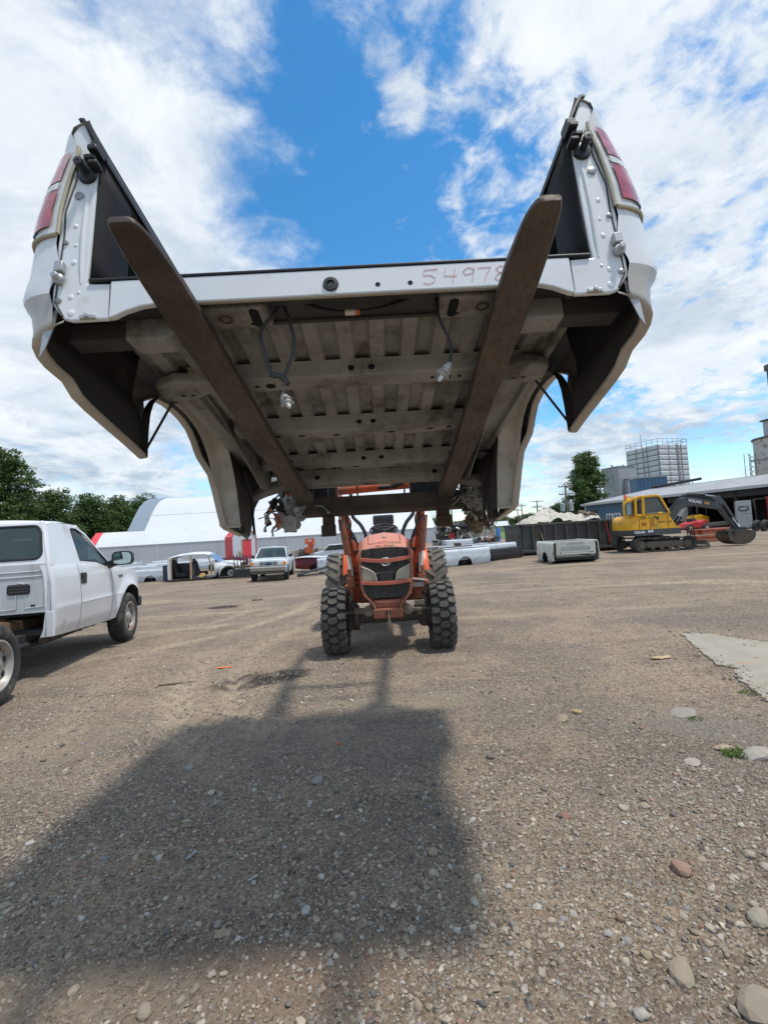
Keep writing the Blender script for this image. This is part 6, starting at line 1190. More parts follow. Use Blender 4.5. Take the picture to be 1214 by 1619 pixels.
# boom, stick, bucket
yb = .78
def plate(P, w, name, mat, par, y=yb): mb = MB(); mb.prism(P, 'y', y-w/2, y+w/2); return mb.build(name, mat, par, bevel=.02)
bo = plate([(.20, 1.02), (.42, .92), (.62, 1.12), (1.05, 1.66), (1.25, 1.80), (1.6, 1.86), (2.74, 1.62), (2.92, 1.70), (2.90, 1.86), (2.7, 1.96), (1.75, 2.20), (1.40, 2.24), (1.10, 2.14), (.80, 1.86)], .26, 'boom', dgrey, ex)
stk_ = plate([(2.62, 2.06), (2.70, 2.20), (2.84, 2.20), (3.06, 1.90), (3.42, 1.20), (3.68, .72), (3.60, .62), (3.44, .62), (3.14, 1.08), (2.78, 1.62), (2.68, 1.76)], .20, 'stick', dgrey, ex)
mb = MB(); mb.tube([(.62, yb-.02, .95), (1.02, yb-.02, 1.42)], .055, 10); mb.tube([(.66, yb-.26, .95), (1.0, yb-.26, 1.38)], .05, 10); mb.tube([(1.52, yb, 2.36), (2.25, yb, 2.28)], .055, 10); mb.tube([(2.93, yb-.15, 1.80), (3.25, yb-.15, 1.22)], .05, 10); cy = mb.build('ram', blackm, ex, 40)
mb = MB(); mb.tube([(1.02, yb-.02, 1.42), (1.35, yb-.02, 1.80)], .03, 8); mb.tube([(2.25, yb, 2.28), (2.72, yb, 2.18)], .032, 8); mb.tube([(3.25, yb-.15, 1.22), (3.50, yb-.15, .78)], .03, 8); mb.build('ram_rod', chrome, cy, 40)
mb = MB()
for k in range(3): mb.tube(smooth([(.35, yb-.14+.05*k, 1.2), (.85, yb-.15+.05*k, 1.98), (1.3, yb-.15+.05*k, 2.30+.02*k), (1.9, yb-.15+.05*k, 2.24), (2.6, yb-.15+.05*k, 2.02)]), .02, 6)
mb.tube(smooth([(2.75, yb-.13, 1.9), (3.0, yb-.13, 1.62), (3.3, yb-.13, 1.1), (3.55, yb-.13, .75)]), .018, 6); mb.build('hydraulic_hose', blackp, bo, 50)
mb = MB(); rows = []
for i in range(13):
    a = lerp(PI*1.0, PI*2.02, i/12); rows.append([(3.42+.60*math.cos(a), y, .52+.50*math.sin(a)*(.92)) for y in (yb-.38, yb+.38)])
mb.sheet(rows); pr2 = [(3.42+.60*math.cos(lerp(PI, PI*2.02, i/12)), .52+.46*math.sin(lerp(PI, PI*2.02, i/12))) for i in range(13)]+[(3.95, .62), (3.6, .70), (3.2, .72), (2.9, .66)]
mb.prism(pr2, 'y', yb-.40, yb-.37); mb.prism(pr2, 'y', yb+.37, yb+.40); bk = mb.build('bucket', M('bucket_steel', (.085, .068, .052), .6, .4, .3, 4, (.16, .10, .06), .4, 5), ex, 40)
mb = MB(); [mb.cbox((4.05, yb-.3+.15*k, .60), (.16, .06, .05)) for k in range(5)]; mb.cbox((3.55, yb, .72), (.5, .3, .14)); mb.lathe([(.001, -.42), (.11, -.42), (.11, .0)], (3.1, yb, .62), 'y', 14); mb.build('bucket_tooth', blackm, bk, bevel=.01)
mb = MB(); mb.prism([(1.30, .06), (1.62, .04), (1.66, .10), (1.58, .36), (1.50, .38), (1.48, .20), (1.30, .14)], 'y', -.2, 1.7); mb.build('dozer_blade', MATS['track_grime'], ex, bevel=.02)
for k in range(4): mb = MB(); mb.beam((.72+.09*k, -.25, .42), (.70+.09*k, -.25, .92), .035, .03); o = mb.build('tine', blackm, ex)
RXX = Matrix.Rotation(PI/2, 4, 'X')
text_obj('VOLVO', 'lettering', .17, M('letter_white', (.75, .76, .76), .5), bo, Matrix.Translation((1.72, yb-.134, 2.02)) @ Matrix.Rotation(.215, 4, 'Y') @ RXX, .006, .006)
text_obj('VOLVO', 'lettering', .13, M('letter_white'), sk_, Matrix.Translation((-1.22, -.178, .84)) @ RXX, .006, .005)
mb = MB(); [mb.cbox((2.16+.075*k, yb-.136, 1.925-.016*k), (.055, .008, .10), Matrix.Rotation(.215, 3, 'Y')) for k in range(3)]; mb.build('orange_mark', M('mark_orange', (.60, .30, .03), .5), bo)
mb = MB(); mb.box(-.86, -.78, -.176, -.165, .82, .92); mb.box(-.74, -.66, -.176, -.165, .82, .92); mb.cbox((3.55, yb-.105, .88), (.06, .006, .16), Matrix.Rotation(-.5, 3, 'Y')); mb.build('white_mark', M('letter_white'), sk_)
# ------------------------------------------------------------------ tent hall
A_, B_ = Vector((-33.6, 53.6, -.52)), Vector((6.4, 60.0, -.52)); LB = (B_-A_).length; bz = math.atan2((B_-A_).y, (B_-A_).x)
hall = thing('tent_hall', 'huge white fabric covered hoop hall with grey lower wall', 'hall', A_, bz)
SEC = [(0, 0), (0, 2.4), (.5, 2.9), (1.3, 3.5), (2.4, 4.15), (3.6, 5.0), (5.0, 6.1), (6.8, 7.3), (8.8, 8.2), (11, 8.75), (13, 8.9), (17, 8.1), (21, 5.2), (23, 0)]
def secrow(x, P, dy=0, dz=0): return [(x, y+dy, z+dz) for y, z in P]
mb = MB(); mb.sheet([secrow(x, SEC[:2]) for x in np.linspace(0, LB, 12)]); mb.build('lower_wall', fabg, hall)
mb = MB(); mb.sheet([secrow(x, SEC[1:]) for x in np.linspace(3.4, LB, 24)]); rfh = mb.build('fabric_roof', fabw, hall, 60)
mb = MB(); mb.sheet([secrow(x, SEC[1:5]) for x in (0, 1.7, 3.4)]); mb.add([(0, y, z) for y, z in SEC[:5]]+[(0, 5, 4.15), (0, 5, 0)], [tuple(range(7))]); mb.sheet([[(x, y, 4.15) for y in (2.4, 6)] for x in (0, 3.4)]); mb.build('annex_roof', fabw, hall)
mb = MB(); mb.sheet([secrow(x, SEC[4:11], -.03, .03) for x in (3.38, 4.3, 5.3)]); mb.build('end_band', fabband, hall, 60)
mb = MB(); mb.add([(3.42, y, z) for y, z in SEC], [tuple(range(len(SEC)))]); mb.add([(LB-.02, y, z) for y, z in SEC], [tuple(range(len(SEC)))]); mb.build('end_wall', fabband, hall)  # shade of the end walls put into the fabric as the band's blue-grey
mb = MB(); mb.sheet([[(-.03, y-.04, z+.03), (.75, y-.05, z+.03)] for y, z in SEC[1:5]]); mb.build('red_trim', redbright, hall)
for i in range(1, 11): mb = MB(); mb.tube(secrow(LB*i/11, SEC[:11], -.012, .004), .018, 5); mb.build('hoop_rib', M('rib_fabric', (.60, .62, .64), .6), hall, 50)
for k in (6,): mb = MB(); mb.tube([(x, SEC[k][0]-.03, SEC[k][1]+.008) for x in np.linspace(3.6 if k > 4 else .1, LB, 24)], .02, 5); mb.build('fabric_seam', M('rib_fabric'), hall, 50)
mb = MB(); mb.box(0, LB, -.10, .0, 0, .35); mb.box(0, LB, -.04, .0, 2.36, 2.44); mb.build('base_rail', M('rail_grey', (.45, .46, .46), .6), hall)
en = thing('entrance_porch', 'red and white gabled entrance porch at the foot of the tent hall', 'porch', G(388, 892), R_(32)); 
mb = MB(); mb.prism([(-1.05, 0), (-1.05, 2.55), (0, 3.75), (1.05, 2.55), (1.05, 0)], 'y', 0, 2.6); mb.build('porch_wall', fabw, en)
mb = MB(); mb.box(-1.10, -1.06, -.02, 2.6, 0, 2.5); mb.add([(-1.14, -.04, 2.5), (0.0, -.04, 3.82), (.0, 2.6, 3.82), (-1.14, 2.6, 2.5)], [(0, 1, 2, 3)]); mb.beam((0, -.03, 3.80), (1.1, -.03, 2.54), .06, .10, (0, 1, 0)); mb.beam((1.09, -.03, 0), (1.09, -.03, 2.56), .06, .10, (0, 1, 0)); mb.build('red_panel', redbright, en)
mb = MB(); mb.box(-.15, .62, -.03, .0, .1, 2.2); mb.build('door', redbright, en); mb = MB(); mb.beam((-.20, -.03, 0), (-.20, -.03, 2.25), .08, .05, (0, 1, 0)); mb.beam((-.24, -.03, 2.25), (.7, -.03, 2.25), .05, .08, (0, 1, 0)); mb.box(-.6, -.25, -.035, 0, .9, 1.2); mb.build('door_frame', tan, en)
# low block wall and grass in front of the hall
def low_wall():
    a, b = G(452, 889), G(548, 880); d = (b-a); rz = math.atan2(d.y, d.x); t = thing('block_wall', 'low grey concrete block wall in front of the hall behind the orange machine', 'wall', a, rz); n = 6
    for i in range(n): mb = MB(); w = d.length/n; mb.box(i*w+.02, (i+1)*w-.02, 0, .6, 0, 1.0+.03*(i % 2)); mb.build('concrete_block', conc, t, bevel=.03)
low_wall()
# ------------------------------------------------------------------ trees
def leaf_mat(name, a, b):
    m = D.materials.new(name); m.use_nodes = True; t = m.node_tree; bs_ = t.nodes['Principled BSDF']; at_ = N(t, 'ShaderNodeAttribute'); at_.attribute_name = 'tone'
    sp_ = N(t, 'ShaderNodeSeparateColor'); L(t, at_.outputs[0], sp_.inputs[0]); L(t, mixc(t, sp_.outputs[0], a, b), bs_.inputs['Base Color']); bs_.inputs['Roughness'].default_value = .55; bs_.inputs['Specular IOR Level'].default_value = .3
    tr_ = N(t, 'ShaderNodeBsdfTranslucent'); L(t, mixc(t, sp_.outputs[0], a, b), tr_.inputs[0]); mx = N(t, 'ShaderNodeMixShader'); mx.inputs[0].default_value = .25; L(t, bs_.outputs[0], mx.inputs[1]); L(t, tr_.outputs[0], mx.inputs[2]); L(t, mx.outputs[0], t.nodes['Material Output'].inputs[0]); return m
LEAF = leaf_mat('leaves', (.036, .072, .020), (.105, .165, .045)); bark = M('bark', (.085, .065, .05), .9, 0, .3, 3)
def leaves(lobes, n, size, seed, squash=.8):
    g = np.random.default_rng(seed); C = []; lob = np.array(lobes); w = lob[:, 3]**2*lob[:, 4]; pick = g.choice(len(lob), n//14, p=w/w.sum())
    d = g.normal(0, 1, (len(pick), 3)); d /= np.linalg.norm(d, axis=1)[:, None]; rr_ = g.random(len(pick))**.33*(1-.10*g.random(len(pick)))
    cc = lob[pick, :3]+d*rr_[:, None]*np.stack([lob[pick, 3], lob[pick, 3], lob[pick, 4]], 1)
    ct = np.clip(g.normal(.40+.25*g.random(), .30, len(cc)), 0, 1)
    P = np.repeat(cc, 14, 0)+g.normal(0, size*1.5, (len(cc)*14, 3))*np.array([1, 1, .55]); tn = np.clip(np.repeat(ct, 14)+g.normal(0, .16, len(P)), 0, 1)
    n = len(P); a = g.normal(0, 1, (n, 3)); a[:, 2] *= .5; a /= np.linalg.norm(a, axis=1)[:, None]; b = np.cross(a, g.normal(0, 1, (n, 3))); b /= np.linalg.norm(b, axis=1)[:, None]; s = size*g.uniform(.55, 1.25, (n, 1))
    V = np.stack([P-a*s, P+b*s*.55, P+a*s, P-b*s*.55], 1).reshape(-1, 3); F = np.arange(n*4).reshape(-1, 4); return V, F, np.repeat(np.stack([tn, tn, tn, np.ones(n)], 1), 4, 0)
def tree(p, h, w, label, seed, n=7000, leaf=.24, trunk=True, low=.18, group=None, lobn=16):
    g = np.random.default_rng(seed); t = thing('tree', label, 'tree', p, 0, group); lobes = []
    for i in range(lobn):
        f = low+(1-low)*(i+.5)/lobn; prof = math.sin(PI*min(1, (f-low*.6)/(1-low*.6))**.75)**.7; a = i*2.4+g.uniform(-.5, .5); r = w*.5*prof*g.uniform(.25, .85); s_ = w*g.uniform(.13, .24)
        lobes.append((r*math.cos(a), r*math.sin(a), h*f-s_*.3*f, s_, s_*g.uniform(.55, .8)))
    V, F, Cc = leaves(lobes, n, leaf, seed); o = np_mesh('crown', V, F, LEAF, False, Cc); o.parent = t
    mb = MB(); mb.tube([(0, 0, -.3), (.05*w*.2, 0, h*.2), (-.03*w*.3, .1, h*.5), (0, 0, h*.8)], [h*.030, h*.024, h*.015, h*.005], 8)
    for lx, ly, lz, s_, _ in lobes[::2]: mb.tube([(0, 0, max(h*.14, lz*.55)), (lx*.5, ly*.5, lz*.82), (lx, ly, lz)], [h*.010, h*.007, h*.003], 6)
    mb.build('trunk', bark, t, 50); return t
def tree_at(px, ptop, Y, wpx, label, seed, **k):
    p = at(px, ptop, Y); z0 = float(terrain(p.x, p.y)); return tree(Vector((p.x, p.y, z0)), p.z-z0, wpx*Y/FPX, label, seed, **k)
tree_at(12, 716, 62, 125, 'tall full green tree at the far left behind the white pickup', 1, n=24000, leaf=.19, lobn=34, low=.06)
gl = 'trees in the row left of the tent hall'
tree_at(-40, 742, 66, 120, 'green tree cut by the left edge of the picture', 2, n=9000, leaf=.2)
tree_at(86, 776, 78, 109, 'dark green tree second from the left in the row by the hall', 3, n=20000, leaf=.2, group=gl, low=.02, lobn=30)
tree_at(140, 786, 84, 109, 'dark green tree in the middle of the row by the hall', 4, n=20000, leaf=.2, group=gl, low=.02, lobn=30)
tree_at(186, 788, 88, 98, 'dark green tree next but one to the hall roof', 5, n=20000, leaf=.2, group=gl, low=.02, lobn=30)
tree_at(226, 787, 92, 96, 'dark green tree rising just left of the blue grey roof band', 6, n=20000, leaf=.2, group=gl, low=.02, lobn=30)
tree_at(266, 790, 98, 50, 'treetop peeping over the left end of the hall roof', 7, n=6000, leaf=.2, group=gl)
tree_at(52, 800, 80, 80, 'low dark tree filling the gap behind the pickup roof', 8, n=16000, leaf=.2, group=gl, low=.0, lobn=26)
tree_at(112, 812, 82, 90, 'low dark tree behind the pickup window pillar', 9, n=16000, leaf=.2, group=gl, low=.0, lobn=26)
tree_at(170, 815, 84, 90, 'low dark tree behind the red trimmed annex', 10, n=16000, leaf=.2, group=gl, low=.0, lobn=26)
tree_at(926, 721, 82, 76, 'tall green tree standing left of the grey tower', 11, n=22000, leaf=.20, lobn=34, low=.08)
tree_at(884, 797, 120, 40, 'dark bushy tree behind the pole with transformers', 12, n=7000, leaf=.26, low=.0)
tree_at(868, 806, 130, 34, 'dark bushy tree left of the pole with transformers', 13, n=6000, leaf=.26, low=.0)
tree_at(908, 806, 110, 40, 'low tree below the tall green tree', 14, n=6000, leaf=.26, low=.0)
LOB = []
g_ = np.random.default_rng(77)
for i in range(150):
    px = g_.uniform(640, 960); Y = g_.uniform(240, 300); p = at(px, 845-.061*(px-607), Y); hh = g_.uniform(6.0, 9.5)+1.6*math.sin(px*.06)
    LOB.append((p.x, p.y, g_.uniform(.12, .9)*hh, g_.uniform(2.8, 4.8), g_.uniform(2.0, 3.0)))
V, F, Cc = leaves(LOB, 60000, .55, 78); o = np_mesh('far_wood', V, F, LEAF, False, Cc); tag(o, kind='stuff')
# ------------------------------------------------------------------ blue shed with its long roof, tower, tank
P_, Q_ = Vector((26.2, 62, 0)), Vector((33.6, 41.5, 0)); dv = (Q_-P_); Ls = dv.length*1.45; rz = math.atan2(dv.y, dv.x)
sh = thing('blue_shed', 'long low shed with grey roof, blue wall with white windows and dark open bays', 'shed', P_, rz)   # local x along the front towards the camera, y away from the yard
EZ, RZ, DP = 3.8, 5.5, 12.0
mb = MB()
for i in range(int(Ls/1.2)+1):
    x = min(Ls, i*1.2); mb.add([(x, -.5, EZ-.05), (min(Ls, x+1.16), -.5, EZ-.05), (min(Ls, x+1.16), DP, RZ), (x, DP, RZ), (x, -.5, EZ-.12), (min(Ls, x+1.16), -.5, EZ-.12), (min(Ls, x+1.16), DP, RZ-.07), (x, DP, RZ-.07)], [(0, 1, 2, 3), (4, 7, 6, 5), (0, 4, 5, 1), (1, 5, 6, 2), (2, 6, 7, 3), (3, 7, 4, 0)])
mb.build('roof', roofm, sh)
mb = MB(); mb.box(-.15, Ls, -.56, -.48, EZ-.28, EZ-.02); mb.beam((-.1, -.5, EZ-.15), (-.1, DP, RZ-.1), .10, .22); mb.build('roof_edge', M('edge_pale', (.42, .43, .43), .6), sh)
mb = MB(); mb.box(0, 6.4, 0, .15, 0, EZ-.1); mb.box(0, .15, 0, DP, 0, EZ); mb.prism([(0, EZ), (DP, RZ-.1), (DP, EZ)], 'x', 0, .15); wl = mb.build('blue_wall', bluew, sh)
mb = MB(); mb.box(0, .12, -.03, .0, 0, EZ); mb.build('corner_trim', M('trim_white', (.62, .64, .65), .5), sh)
for i, (x0, x1, z0, z1) in enumerate(((1.0, 1.9, 1.2, 2.4), (3.6, 4.45, 1.25, 2.2), (4.75, 5.6, 1.25, 2.2))):
    mb = MB(); mb.box(x0-.08, x1+.08, -.05, .0, z0-.08, z1+.08); w_ = mb.build('window', M('trim_white'), wl); mb = MB(); [mb.box(lerp(x0, x1, .5*k)+.06, lerp(x0, x1, .5*(k+1))-.06, -.07, -.04, z0+.05, z1-.05) for k in range(2)]; mb.build('pane', M('pane_dark', (.10, .13, .16), .1), w_)
mb = MB(); mb.box(.9, 2.0, -.25, 0, 2.55, 2.85); mb.build('door_hood', M('hood_brown', (.09, .05, .04), .7), wl)
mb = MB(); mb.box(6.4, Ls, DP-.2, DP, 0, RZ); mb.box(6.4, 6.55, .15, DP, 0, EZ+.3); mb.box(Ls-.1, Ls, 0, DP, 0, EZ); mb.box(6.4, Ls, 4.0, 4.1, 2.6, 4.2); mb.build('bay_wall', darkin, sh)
mb = MB(); mb.box(6.4, 10.2, 0, .12, 0, EZ-.1); mb.build('dark_blue_wall', M('dark_blue_clad', (.022, .034, .055), .6, 0, .15, 1), sh)
for x in (10.2, 14.5, 19, 23.5, 28): mb = MB(); mb.box(x-.12, x+.12, 0, .2, 0, EZ-.1); mb.build('post', darkin, sh)
mb = MB(); mb.box(12, Ls, .05, .15, 2.9, EZ-.1); mb.build('lintel', M('lintel_dark', (.035, .035, .037), .8), sh)
mb = MB(); mb.tube([(.6, DP-.8, RZ+.12), (7.5, DP-.5, RZ+.45)], .17, 8); [mb.tube([(x, DP-.7, RZ-.3), (x, DP-.7, RZ+.2)], .05, 6) for x in (1.5, 4, 6.5)]; o = mb.build('roof_pipe', blackm, None, 40); o.matrix_world = sh.matrix_basis if False else Matrix.Translation(P_) @ Matrix.Rotation(rz, 4, 'Z'); tag(o, 'long black pipe lying on the grey shed roof', 'pipe')
def boxthing(px, ptop, Y, w, d, ang_, nm, label, cat, mat, h0=0.):
    p = at(px, ptop, Y); t = thing(nm, label, cat, (p.x, p.y, 0), ang_); return t, p.z
t, zt = boxthing(976, 738, 92, 0, 0, R_(19), 'grey_tower', 'plain grey concrete tower with a blind window panel behind the shed', 'tower', conct)
mb = MB(); mb.box(0, 4.3, 0, 4.2, 0, zt); tw_ = mb.build('tower_wall', conct, t); mb = MB(); mb.box(4.3, 5.2, .5, 4.0, 0, zt-.2); mb.box(1.2, 4.6, -.9, 0, 0, zt-2.6); mb.build('stair_block', conct, t); mb = MB(); mb.box(-.1, 4.4, -.08, 4.3, zt, zt+.15); mb.box(1.1, 4.7, -1.0, 0, zt-2.6, zt-2.45); mb.build('coping', M('coping_dark', (.22, .22, .22), .8), t)
mb = MB(); mb.box(-.05, .02, 1.2, 3.2, zt-3.6, zt-1.6); mb.build('blind_panel', M('panel_frame', (.27, .28, .29), .8), t); mb = MB(); mb.box(-.08, 0, 1.35, 3.05, zt-3.45, zt-1.75); mb.build('blind_window', conct, t); mb = MB(); mb.box(2.0, 4.2, -.96, -.9, zt-7.5, zt-5.2); mb.build('dark_window', M('opening_brown', (.085, .08, .06), .8), t)
mb = MB(); [mb.cbox((x, 2, zt+.35), (.3, .3, .6)) for x in (.6, 3.4)]; mb.tube([(1.2, -.9, zt-2), (4.6, -.9, zt-2)], .05, 5); [mb.tube([(y, -.9, zt-2.6), (y, -.9, zt-2)], .04, 5) for y in (1.3, 2.4, 3.5, 4.5)]; mb.build('roof_vent', galv, t)
t, zt = boxthing(1039, 702, 100, 0, 0, R_(19), 'panel_tank', 'tall square white tank of rust edged panels with a roof railing', 'tank', panelw)
SQ = 8.4; ROWS = 15; rh = zt/ROWS*1.0; pm = bpy.data.meshes
mb = MB(); mb.box(.05, SQ-.05, .05, SQ-.05, 0, zt-.05); mb.build('tank_core', seam, t)
pmesh = {}
def panel(face, i, j):
    w = SQ/3; m_ = .06
    key = face
    if key not in pmesh:
        mb = MB(); rows = []
        for a in (0, .25, .5, .75, 1):
            rows.append([((a-.5)*(w-2*m_), -.06-.03*math.sin(PI*a)*math.sin(PI*b), (b-.5)*(rh-2*m_)) for b in (0, .25, .5, .75, 1)])
        mb.sheet(rows); o = mb.build('panel', panelw, t, 60, solid=.05); pmesh[key] = o
    else:
        o = pmesh[key].copy(); COL.objects.link(o); o.parent = t
    c = (i+.5)*w
    if face == 'a': o.location = (c, 0, (j+.5)*rh)
    else: o.location = (0, c, (j+.5)*rh); o.rotation_euler = (0, 0, -PI/2)
for f in 'ab':
    for i in range(3):
        for j in range(5, ROWS): panel(f, i, j)
mb = MB(); 
for z in (zt+.6, zt+1.2): mb.tube([(SQ, 0, z), (0, 0, z), (0, SQ, z), (SQ, SQ, z), (SQ, 0, z)], .05, 5)
for k in range(7): mb.tube([(SQ*k/6, 0, zt), (SQ*k/6, 0, zt+1.2)], .05, 5); mb.tube([(0, SQ*k/6, zt), (0, SQ*k/6, zt+1.2)], .05, 5); mb.tube([(SQ, SQ*k/6, zt), (SQ, SQ*k/6, zt+1.2)], .05, 5)
mb.tube([(.1, SQ*.5, zt), (.1, SQ*.5, zt+3)], .06, 5); mb.build('railing', M('railing_grey', (.40, .40, .40), .6), t)
for f in (.62, .76): mb = MB(); mb.tube([(SQ*f, -.16, 0), (SQ*f, -.16, zt)], .10, 6); mb.build('down_pipe', M('pipe_grey', (.34, .33, .31), .7), t)
mb = MB(); mb.tube([(-.2, SQ*.45, 0), (-.2, SQ*.45, zt)], .1, 6); mb.build('down_pipe', M('pipe_grey'), t)
t, zt = boxthing(1030, 755, 84, 0, 0, R_(-12), 'blue_penthouse', 'small blue clad building on top between tower and tank', 'building', bluew)
mb = MB(); mb.box(-2.6, 2.4, 0, 4, 0, zt); mb.build('clad_wall', M('blue_cladding_bright', (.075, .155, .26), .6, 0, .1, 1), t); mb = MB(); mb.box(-2.7, 2.5, -.15, 4.1, zt, zt+.2); mb.build('flat_roof', roofm, t); mb = MB(); [mb.box(-2.6+.62*k, -2.55+.62*k, -.04, 0, 0, zt) for k in range(9)]; mb.build('clad_rib', bluew, t)
p = at(1243, 690, 100); t = thing('white_silo', 'mottled white silo at the right edge with railing and steel gantry', 'silo', (p.x, p.y, 0))
silom = M('silo_mottled', (.50, .50, .48), .8, 0, .10, .6, (.16, .14, .12), .45, .9)
mb = MB(); mb.lathe([(5.8, 0), (5.8, p.z), (.001, p.z)], (0, 0, 0), 'z', 28); mb.build('silo_wall', silom, t, 40); mb = MB(); mb.lathe([(6.05, p.z-.2), (6.05, p.z+.15), (.001, p.z+.15)], (0, 0, 0), 'z', 28); mb.build('silo_rim', M('rim_dark', (.12, .11, .10), .8), t, 40)
mb = MB(); mb.box(-3.2, 2, -2, 2, p.z+.15, p.z+3.8); mb.build('head_house', M('head_grey', (.40, .41, .42), .7), t); mb = MB(); mb.box(-3.6, 2.2, -2.3, 2.3, p.z+3.8, p.z+4.1); mb.box(-3.3, -2.9, -2.4, -2.0, p.z, p.z+3.8); mb.build('head_roof', blackm, t)
mb = MB()
for z in (p.z+4.9, p.z+5.6): mb.tube([(-3.5, -2.2, z), (2, -2.2, z)], .05, 5)
for k in range(7): mb.tube([(-3.5+.9*k, -2.2, p.z+4.1), (-3.5+.9*k, -2.2, p.z+5.6)], .05, 5)
mb.build('railing', galv, t)
mb = MB(); zb = p.z-6.6
for x in (-9.2, -7.9):
    for y in (-1, .3): mb.tube([(x, y, zb-5), (x, y, zb+3.4)], .07, 5)
for k in range(8): mb.tube([(-9.2, -1, zb-5+k), (-7.9, -1, zb-4+k)], .05, 5); mb.tube([(-7.9, -1, zb-5+k), (-9.2, -1, zb-4+k)], .05, 5)
mb.tube([(-9, -1, zb+1.8), (0, -5.9, zb+2.6)], .12, 6); mb.tube([(-9, -1, zb+1.5), (0, -5.9, zb+2.3)], .06, 6); mb.tube([(-2.5, -5.8, zb-5), (-1.0, -5.95, zb+1.5)], .12, 6); mb.build('gantry', M('gantry_steel', (.16, .15, .14), .7), t)
p = at(1226, 574, 108); mb = MB(); mb.box(-1.4, 1.4, -1.2, 1.2, 0, p.z-.3); mb.box(-1.7, 1.7, -1.5, 1.5, p.z-1.4, p.z); o = mb.build('elevator_tower', M('tower_dark', (.10, .105, .11), .7, 0, .2, .5), None); o.location = (p.x, p.y, 0); tag(o, 'dark slim elevator tower rising at the right edge above the silo', 'tower')
# ------------------------------------------------------------------ utility poles
polem = M('pole_wood', (.17, .145, .12), .9, 0, .2, 2)
def pole(px, ptop, Y, label, arms=(), trafo=0, r=.13):
    p = at(px, ptop, Y); z0 = 0; t = thing('utility_pole', label, 'utility pole', (p.x, p.y, z0)); h = p.z
    mb = MB(); mb.tube([(0, 0, -.3), (0, 0, h)], [r*1.25, r*.8], 8); mb.build('pole', polem, t, 50)
    for i, (dz, w) in enumerate(arms):
        mb = MB(); mb.box(-w/2, w/2, -.22, -.12, h-dz-.08, h-dz+.08); c = mb.build('cross_arm', polem, t)
        mb = MB(); [mb.lathe([(.05, h-dz+.08), (.07, h-dz+.16), (.03, h-dz+.28)], (w*f, -.17, 0), 'z', 8) for f in (-.46, -.22, .22, .46)]; mb.build('insulator', galv, c)
    if trafo:
        for k in range(trafo): mb = MB(); x = (-.75, .65, .05)[k]; mb.lathe([(.001, h-4.3), (.36, h-4.3), (.36, h-3.0), (.15, h-2.9), (.001, h-2.9)], (x, -.35 if k == 2 else -.1, 0), 'z', 14); mb.build('transformer', M('trafo_grey', (.36, .39, .41), .5), t, 40)
pole(893, 767, 78, 'tall utility pole with two cross arms and transformers left of the tall tree', ((.25, 2.4), (1.5, 2.4)), 2, .17)
pole(764, 777, 82, 'utility pole with transformers under the hanging rag', ((.4, 2.2), (1.5, 1.6)), 2, .16)
pole(713, 799, 74, 'bare pole right of the tent hall end', (), 0, .12)
pole(741, 803, 76, 'bare grey pole left of the pole with transformers', (), 0, .13)
pole(848, 791, 120, 'leaning utility pole with two cross arms beyond the dumpster', ((.3, 3.2), (1.7, 2.4)), 0, .16)
pole(824, 797, 130, 'thin pole with one cross arm left of the leaning one', ((.5, 2.4),), 0, .14)
pole(817.5, 804, 135, 'thin pole with a short cross arm beside the bed corner', ((.5, 2.6),), 0, .14)
pole(783, 811, 150, 'small distant pole with a wide cross arm', ((.3, 4.6),), 0, .15)
pole(803, 816, 140, 'distant bare pole behind the bed corner', (), 0, .13)
pole(838, 822, 140, 'short distant pole above the tarp heap', (), 0, .12)
p = at(773, 776, 90); mb = MB(); [mb.tube([(x, y, 0), (x*.3, y*.3, p.z)], .035, 5) for x, y in ((-.5, -.3), (.5, -.3), (0, .5))]; [mb.tube([(-.5*(1-f*.7), -.3*(1-f*.7), p.z*f), (.5*(1-(f+.07)*.7), -.3*(1-(f+.07)*.7), p.z*(f+.07))], .025, 4) for f in np.arange(0, .9, .08)]; o = mb.build('lattice_mast', galv, None); o.location = (p.x, p.y, 0); tag(o, 'thin lattice mast just right of the transformer pole', 'mast')
# ------------------------------------------------------------------ low white building, blocks, scrap
a = at(690, 838, 150); mb = MB(); ww = 112*150/FPX; t = thing('low_building', 'long low white building with a pale roof in front of the far wood', 'building', (a.x-1.5, 150, 0), R_(-6)); mb.box(0, ww+1.5, 0, 8, 0, 1.9); mb.build('wall', M('wall_cream', (.42, .40, .32), .8), t); mb = MB(); mb.prism([(-.4, 1.9), (4, 3.4), (8.4, 1.9)], 'x', -.3, ww+1.8); mb.build('roof', M('roof_white', (.56, .58, .58), .6, .1), t)
pg = [G(786, 861), G(760, 842), G(860, 834), G(830, 856)]; c = at(798, 846, 70); mb = MB(); mb.add([(c.x-5, 60, .03), (c.x+9, 60, .03), (c.x+40, 190, .06), (c.x-60, 190, .06)], [(0, 1, 2, 3)]); o = mb.build('grass_field', M('field_grass', (.10, .17, .035), .9, 0, .3, .6), None); tag(o, kind='structure')
pg1 = at(700, 860, 51); pg2 = at(791, 853, 51)
for i in range(9):
    x = lerp(pg1.x, pg2.x, (i+.5)/9); mb = MB(); w = (pg2.x-pg1.x)/9; mb.box(-w/2+.02, w/2-.02, 0, .8, 0, .62); o = mb.build('concrete_block', conc, None, bevel=.04); o.location = (x, 51+.06*(i % 3), 0); tag(o, 'big pale concrete block in the lower row of the scrap wall', 'block', 'concrete blocks of the scrap wall, lower row')
